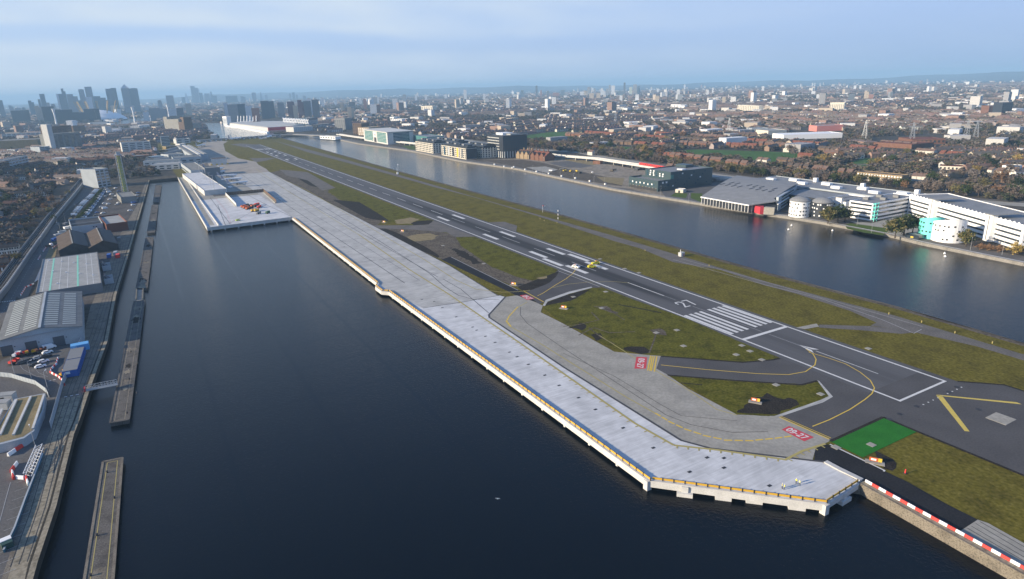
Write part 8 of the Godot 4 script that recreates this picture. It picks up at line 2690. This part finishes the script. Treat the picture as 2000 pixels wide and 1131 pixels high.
	# clusters towards the old city and along the skyline
	var sk := [
		[[661, -10281, -0.085, 91, 234.3], gr, 4], [[704, -10278, -0.089, 32.7, 198.9], wh, 0], [[734, -10275, -0.092, 46, 142.8], gl, 1], [[812, -10267, -0.1, 72.7, 130.2], gr, 0], [[868, -10262, -0.105, 46.5, 153], gl, 3], [[909, -10257, -0.109, 53.4, 96.1], gl, 0], [[469, -9795, -0.07, 43, 88.4], gl, 0], [[619, -11288, -0.074, 49.5, 144.2], wh, 3], [[119, -6310, -0.054, 58.8, 113.8], gr, 0], [[-18, -5015, -0.042, 24.8, 84.7], gr, 1], [[932, -8744, -0.13, 134, 89.5], gl, 0], [[1062, -8726, -0.145, 59, 82.6], gr, 4], [[1270, -9200, -0.159, 50.3, 125.4], gr, 1], [[1773, -11651, -0.168, 40, 130.6], gl, 3], [[1854, -11636, -0.175, 40.2, 87.4], gr, 1], [[2023, -10586, -0.207, 30.1, 98.2], gr, 0], [[2073, -10575, -0.211, 37.7, 112], gl, 0], [[2117, -10565, -0.215, 30.3, 76.5], gr, 0], [[1782, -8591, -0.226, 31.2, 67.3], gr, 0], [[79, -4008, -0.075, 28.5, 67], cr, 0], [[-49, -3215, -0.054, 33, 57.5], wh, 1], [[-24, -3113, -0.064, 26.3, 57.9], dk, 0], [[-151, -3419, -0.023, 25.4, 40], wh, 0], [[-94, -3517, -0.038, 77.2, 55.2], gr, 4],
		[[129, -2797, -0.121, 17.4, 76.5], wh, 0], [[140, -2695, -0.129, 37.7, 71], gr, 0], [[173, -2691, -0.141, 28.5, 71.8], gl, 0], [[184, -2588, -0.15, 25.9, 66.5], wh, 0], [[175, -2387, -0.158, 26, 60], bk, 0], [[312, -2973, -0.172, 34.3, 77.8], dk, 0], [[357, -3066, -0.18, 22.3, 73.6], dk, 0], [[397, -3059, -0.193, 29.2, 67.7], gr, 0], [[441, -3050, -0.206, 31.7, 69.7], Color(0.16, 0.07, 0.08), 0], [[374, -2655, -0.211, 18, 58.9], cr, 0], [[464, -2942, -0.22, 31, 76.2], Color(0.17, 0.07, 0.08), 4], [[467, -2839, -0.228, 30.2, 73.2], dk, 0], [[544, -3129, -0.231, 18.9, 82.5], wh, 1], [[511, -2932, -0.235, 15.7, 78.1], wh, 0], [[478, -2734, -0.24, 29.4, 78.6], dk, 0], [[1002, -4664, -0.25, 21.1, 70.4], wh, 0], [[1222, -5123, -0.268, 23.5, 49.9], wh, 0], [[804, -3475, -0.277, 21.8, 49.9], cr, 4], [[797, -3269, -0.29, 31.1, 55.3], dk, 0], [[982, -3630, -0.309, 17.4, 62.8], bk, 0], [[773, -2857, -0.32, 30.4, 47], wh, 0], [[795, -2849, -0.328, 16.4, 46.3], bk, 0], [[589, -2600, -0.288, 27.2, 45.4], cr, 4],
		[[1404, -5070, -0.302, 23.9, 52.1], wh, 0], [[1503, -5143, -0.315, 20.4, 58.9], wh, 0], [[1478, -4941, -0.323, 43.3, 57.7], gr, 0], [[1571, -5121, -0.328, 16.4, 56.9], wh, 0], [[1060, -3342, -0.352, 27.7, 62.3], wh, 0], [[1047, -3214, -0.361, 21.5, 55.1], wh, 0], [[1939, -5485, -0.366, 31.4, 67.6], gr, 1], [[2195, -5849, -0.383, 19.3, 64], wh, 0], [[2186, -5584, -0.397, 23.4, 56.5], wh, 0], [[2489, -5379, -0.455, 28, 94.3], wh, 1], [[2479, -5442, -0.45, 28.3, 36.3], cr, 0], [[2581, -6010, -0.427, 25.6, 53.7], wh, 0], [[1430, -2739, -0.518, 17.9, 51.7], wh, 0], [[2555, -5132, -0.483, 22.7, 55.5], wh, 0], [[2603, -5106, -0.493, 22.7, 54], gr, 0],
		[[3094, -5519, -0.529, 30.1, 37.3], wh, 1], [[3127, -5500, -0.534, 25.1, 34], wh, 0], [[3108, -5394, -0.54, 29.6, 71.9], gl, 0], [[3226, -5322, -0.561, 19.6, 112.9], dk, 1], [[3261, -5300, -0.568, 14.8, 69.5], bk, 0], [[3317, -5264, -0.578, 19.7, 60.7], dk, 0], [[3435, -5185, -0.6, 39.2, 64.1], gl, 0], [[3520, -5248, -0.605, 29.8, 43.4], gr, 0], [[3382, -5221, -0.59, 58.9, 42.2], bk, 0], [[3524, -5123, -0.616, 29.3, 51.9], gr, 0], [[3526, -4998, -0.628, 33.6, 46.3], wh, 0], [[3557, -4976, -0.634, 33.6, 54.5], cr, 4], [[3697, -5121, -0.638, 29.6, 85.4], gr, 1], [[3713, -5109, -0.641, 19.7, 80.1], wh, 0], [[2774, -3841, -0.642, 33.8, 47.3], cr, 0], [[2781, -3767, -0.652, 29.7, 46.7], cr, 0], [[3863, -5246, -0.647, 15.2, 68.5], gr, 0], [[3798, -5045, -0.657, 24.6, 70.3], wh, 0], [[3694, -4872, -0.661, 23.8, 45.6], wh, 4], [[3777, -4935, -0.665, 19.3, 67.2], gr, 0], [[4105, -5313, -0.669, 20.7, 98.3], gr, 0], [[3944, -5057, -0.673, 34.7, 93.2], wh, 0], [[3548, -4477, -0.682, 71, 46.4], gl, 0], [[3903, -4833, -0.69, 19.1, 118.6], dk, 1], [[3948, -4796, -0.699, 28.6, 77.8], Color(0.5, 0.55, 0.45), 1], [[4043, -4846, -0.705, 33.8, 99.7], gr, 1], [[4069, -4824, -0.71, 24.1, 82.4], gl, 0], [[2541, -3215, -0.685, 19.5, 36.4], wh, 0], [[2484, -2992, -0.708, 21.5, 43.5], wh, 0], [[2296, -3062, -0.663, 27.6, 20.9], gr, 0],
		[[2370, -2688, -0.737, 22.5, 38.8], cr, 0], [[4764, -5412, -0.729, 16.4, 27.1], gl, 0], [[4810, -5370, -0.738, 21.7, 46.8], wh, 0], [[2683, -2861, -0.765, 12.1, 38.9], wh, 0], [[2687, -2836, -0.769, 27, 37.2], gr, 0], [[3371, -3564, -0.766, 22.3, 58.7], wh, 1], [[6413, -6607, -0.775, 20.2, 74.4], wh, 0], [[3048, -3114, -0.783, 9.9, 29.5], wh, 0], [[3050, -3077, -0.79, 13.1, 29.3], cr, 0], [[4213, -4020, -0.814, 12.8, 53.2], wh, 0], [[4034, -3757, -0.826, 20.1, 50.4], gr, 1], [[2333, -2168, -0.83, 16.8, 35.2], cr, 1], [[3752, -3636, -0.807, 19.3, 42.4], wh, 0], [[7155, -6557, -0.831, 27.5, 16.5], wh, 0], [[4164, -3646, -0.855, 11.9, 24.1], wh, 0], [[7803, -6576, -0.872, 21.1, 22.9], wh, 0],
		[[2507, -2008, -0.897, 20.8, 20.3], gr, 4], [[2642, -2053, -0.91, 19, 21], gr, 1], [[7859, -5694, -0.943, 18.9, 49], wh, 0], [[7875, -5671, -0.946, 12.6, 48.2], wh, 0], [[7912, -5619, -0.952, 12.5, 40], wh, 0], [[3807, -2740, -0.945, 25.2, 26.5], wh, 0], [[2944, -2084, -0.952, 19.6, 28.5], wh, 4], [[2757, -1776, -0.992, 28.1, 30.3], dk, 0], [[5148, -3318, -0.994, 19.3, 41.5], wh, 0], [[5337, -3391, -1.001, 15.8, 38.4], wh, 0], [[2898, -1791, -1.009, 19.8, 45.4], cr, 4], [[2901, -1768, -1.015, 19.6, 28.6], bk, 0], [[3203, -1860, -1.035, 11.5, 30.5], gr, 0], [[3203, -1848, -1.038, 11.5, 33], dk, 0], [[4663, -2661, -1.045, 19.4, 21.4], wh, 0], [[5799, -2860, -1.104, 17.9, 26.6], wh, 0], [[3221, -1441, -1.132, 13.7, 14.9], cr, 0], [[3219, -1489, -1.12, 16, 11.6], gr, 0], [[5415, -2367, -1.147, 15.5, 14.6], wh, 0], [[10356, -5462, -1.081, 13.1, 9], wh, 0], [[10181, -5780, -1.051, 20.3, 18.4], wh, 0]]
	for i in sk.size():
		var q: Array = sk[i][0]
		var col: Color = sk[i][1]
		tower(q, clampf(q[3] * 0.8, 14, 40), col, fresh("%s %s %s tower block %s" % ["slim" if q[4] > q[3] * 2.2 else "broad", ["flat topped", "crowned", "", "tapering", "stepped"][sk[i][2]], shade.get(col, "dull coloured"), skyword(q[0], q[1], q[4], q[3])]), "tower blocks along the skyline", sk[i][2], pic)
	# exhibition hall with its row of white masts
	var ex := thing("exhibition_hall", "long white exhibition hall with a ridge of white zigzag masts and a red end wall", "hall")
	b = MB.new()
	b.prism([81.5,-2384.5, 125.1,-1895.3, 198.9,-1906.1, 270.5,-2028, 266.1,-2321.7, 158,-2537.7], 0, 11)
	part("wall", b.done(M.wallcon), ex)
	b = MB.new()
	b.prism([84.3,-2380.4, 127.6,-1909.4, 200.8,-1922.1, 268,-2031.4, 263.6,-2309.5, 157.4,-2521.5], 11.2, 12.5)
	part("roof", b.done(M.fascia), ex)
	b = MB.new()
	b.wall([122.6,-1881.4, 195.8,-1891.9], 2.0, 4, 13)
	part("red_wall", b.done(M.pink), ex)
	b = MB.new()
	b.wall([68.4,-2403, 95,-2226.6, 108.3,-1801.9], 8.0, 0, 4.5)
	part("terrace", b.done(M.uel), ex)
	var ra := Vector3(200.08, 24, -2040.08)
	var rb := Vector3(224.87, 24, -1802.11)
	for k in 8:
		b = MB.new()
		var a0 := ra.lerp(rb, k / 8.0)
		var a1 := ra.lerp(rb, (k + 1) / 8.0)
		var mid := (a0 + a1) / 2 + Vector3.UP * 10
		b.bar(a0 - Vector3.UP * 4, mid, 2.0)
		b.bar(mid, a1 - Vector3.UP * 4, 2.0)
		b.bar(a0 + Vector3.UP * 10, (a0 + a1) / 2 - Vector3.UP * 4, 2.0)
		b.bar((a0 + a1) / 2 - Vector3.UP * 4, a1 + Vector3.UP * 10, 2.0)
		part("roof_mast", b.done(M.white), ex)
	for k in 7:
		b = MB.new()
		var f := (Vector3(111.67, 14, -2401.78) as Vector3).lerp(Vector3(169.69, 14, -2369.13), k / 6.0)
		b.bar(f, f + Vector3(4, 20, -6), 2.2)
		part("front_mast", b.done(M.white), ex)
	# hotels and halls round it
	for e in [[[204.4, -1837.7, 0.364, 66.1, 40, 14], M.wallcon, "pale striped hall at the end of the dock"], [[273.3, -2038.8, 0.864, 78.3, 40, 30], M.blueglass, "dark blue glass block beside the exhibition hall"], [[293.4, -1925.8, 0.281, 50.3, 40, 14], M.charcoal, "low dark block right of the blue glass one"], [[98.7, -2587.1, -0.976, 22.1, 20, 30], M.uel, "white crane-like tower at the exhibition hall's end"]]:
		var o := block("hall", e[2], "building", e[0], e[1], M.paleroof, 0.6)
		panes(o, 0, e[0][3], e[0][4], 10, 1, 2, 1, e[0][3] / 16.0, e[0][5] * 0.7, M.cladding)
	# bridge across the dock end
	var br := thing("road_bridge", "low dark road bridge across the water at the end of the runway", "bridge")
	b = MB.new()
	b.wall([-94.6,-1594, -38.2,-1621.8, 21.8,-1625.7, 109.6,-1654.1, 145.9,-1637.8, 196.5,-1493.6], 14, 2.6, 5.0)
	part("deck", b.done(M.midgrey), br)
	var pr := MB.new()
	pr.box(0, -1, 0, 3, 4, 10)
	var prm := pr.done(M.wallcon)
	for p in along([-94.6,-1594, -38.2,-1621.8, 21.8,-1625.7, 109.6,-1654.1], 14.0, 4.0):
		part("pier", prm, br, Vector3(p[0], 0, p[1] + 6.0), p[2])

func later() -> void:
	pass
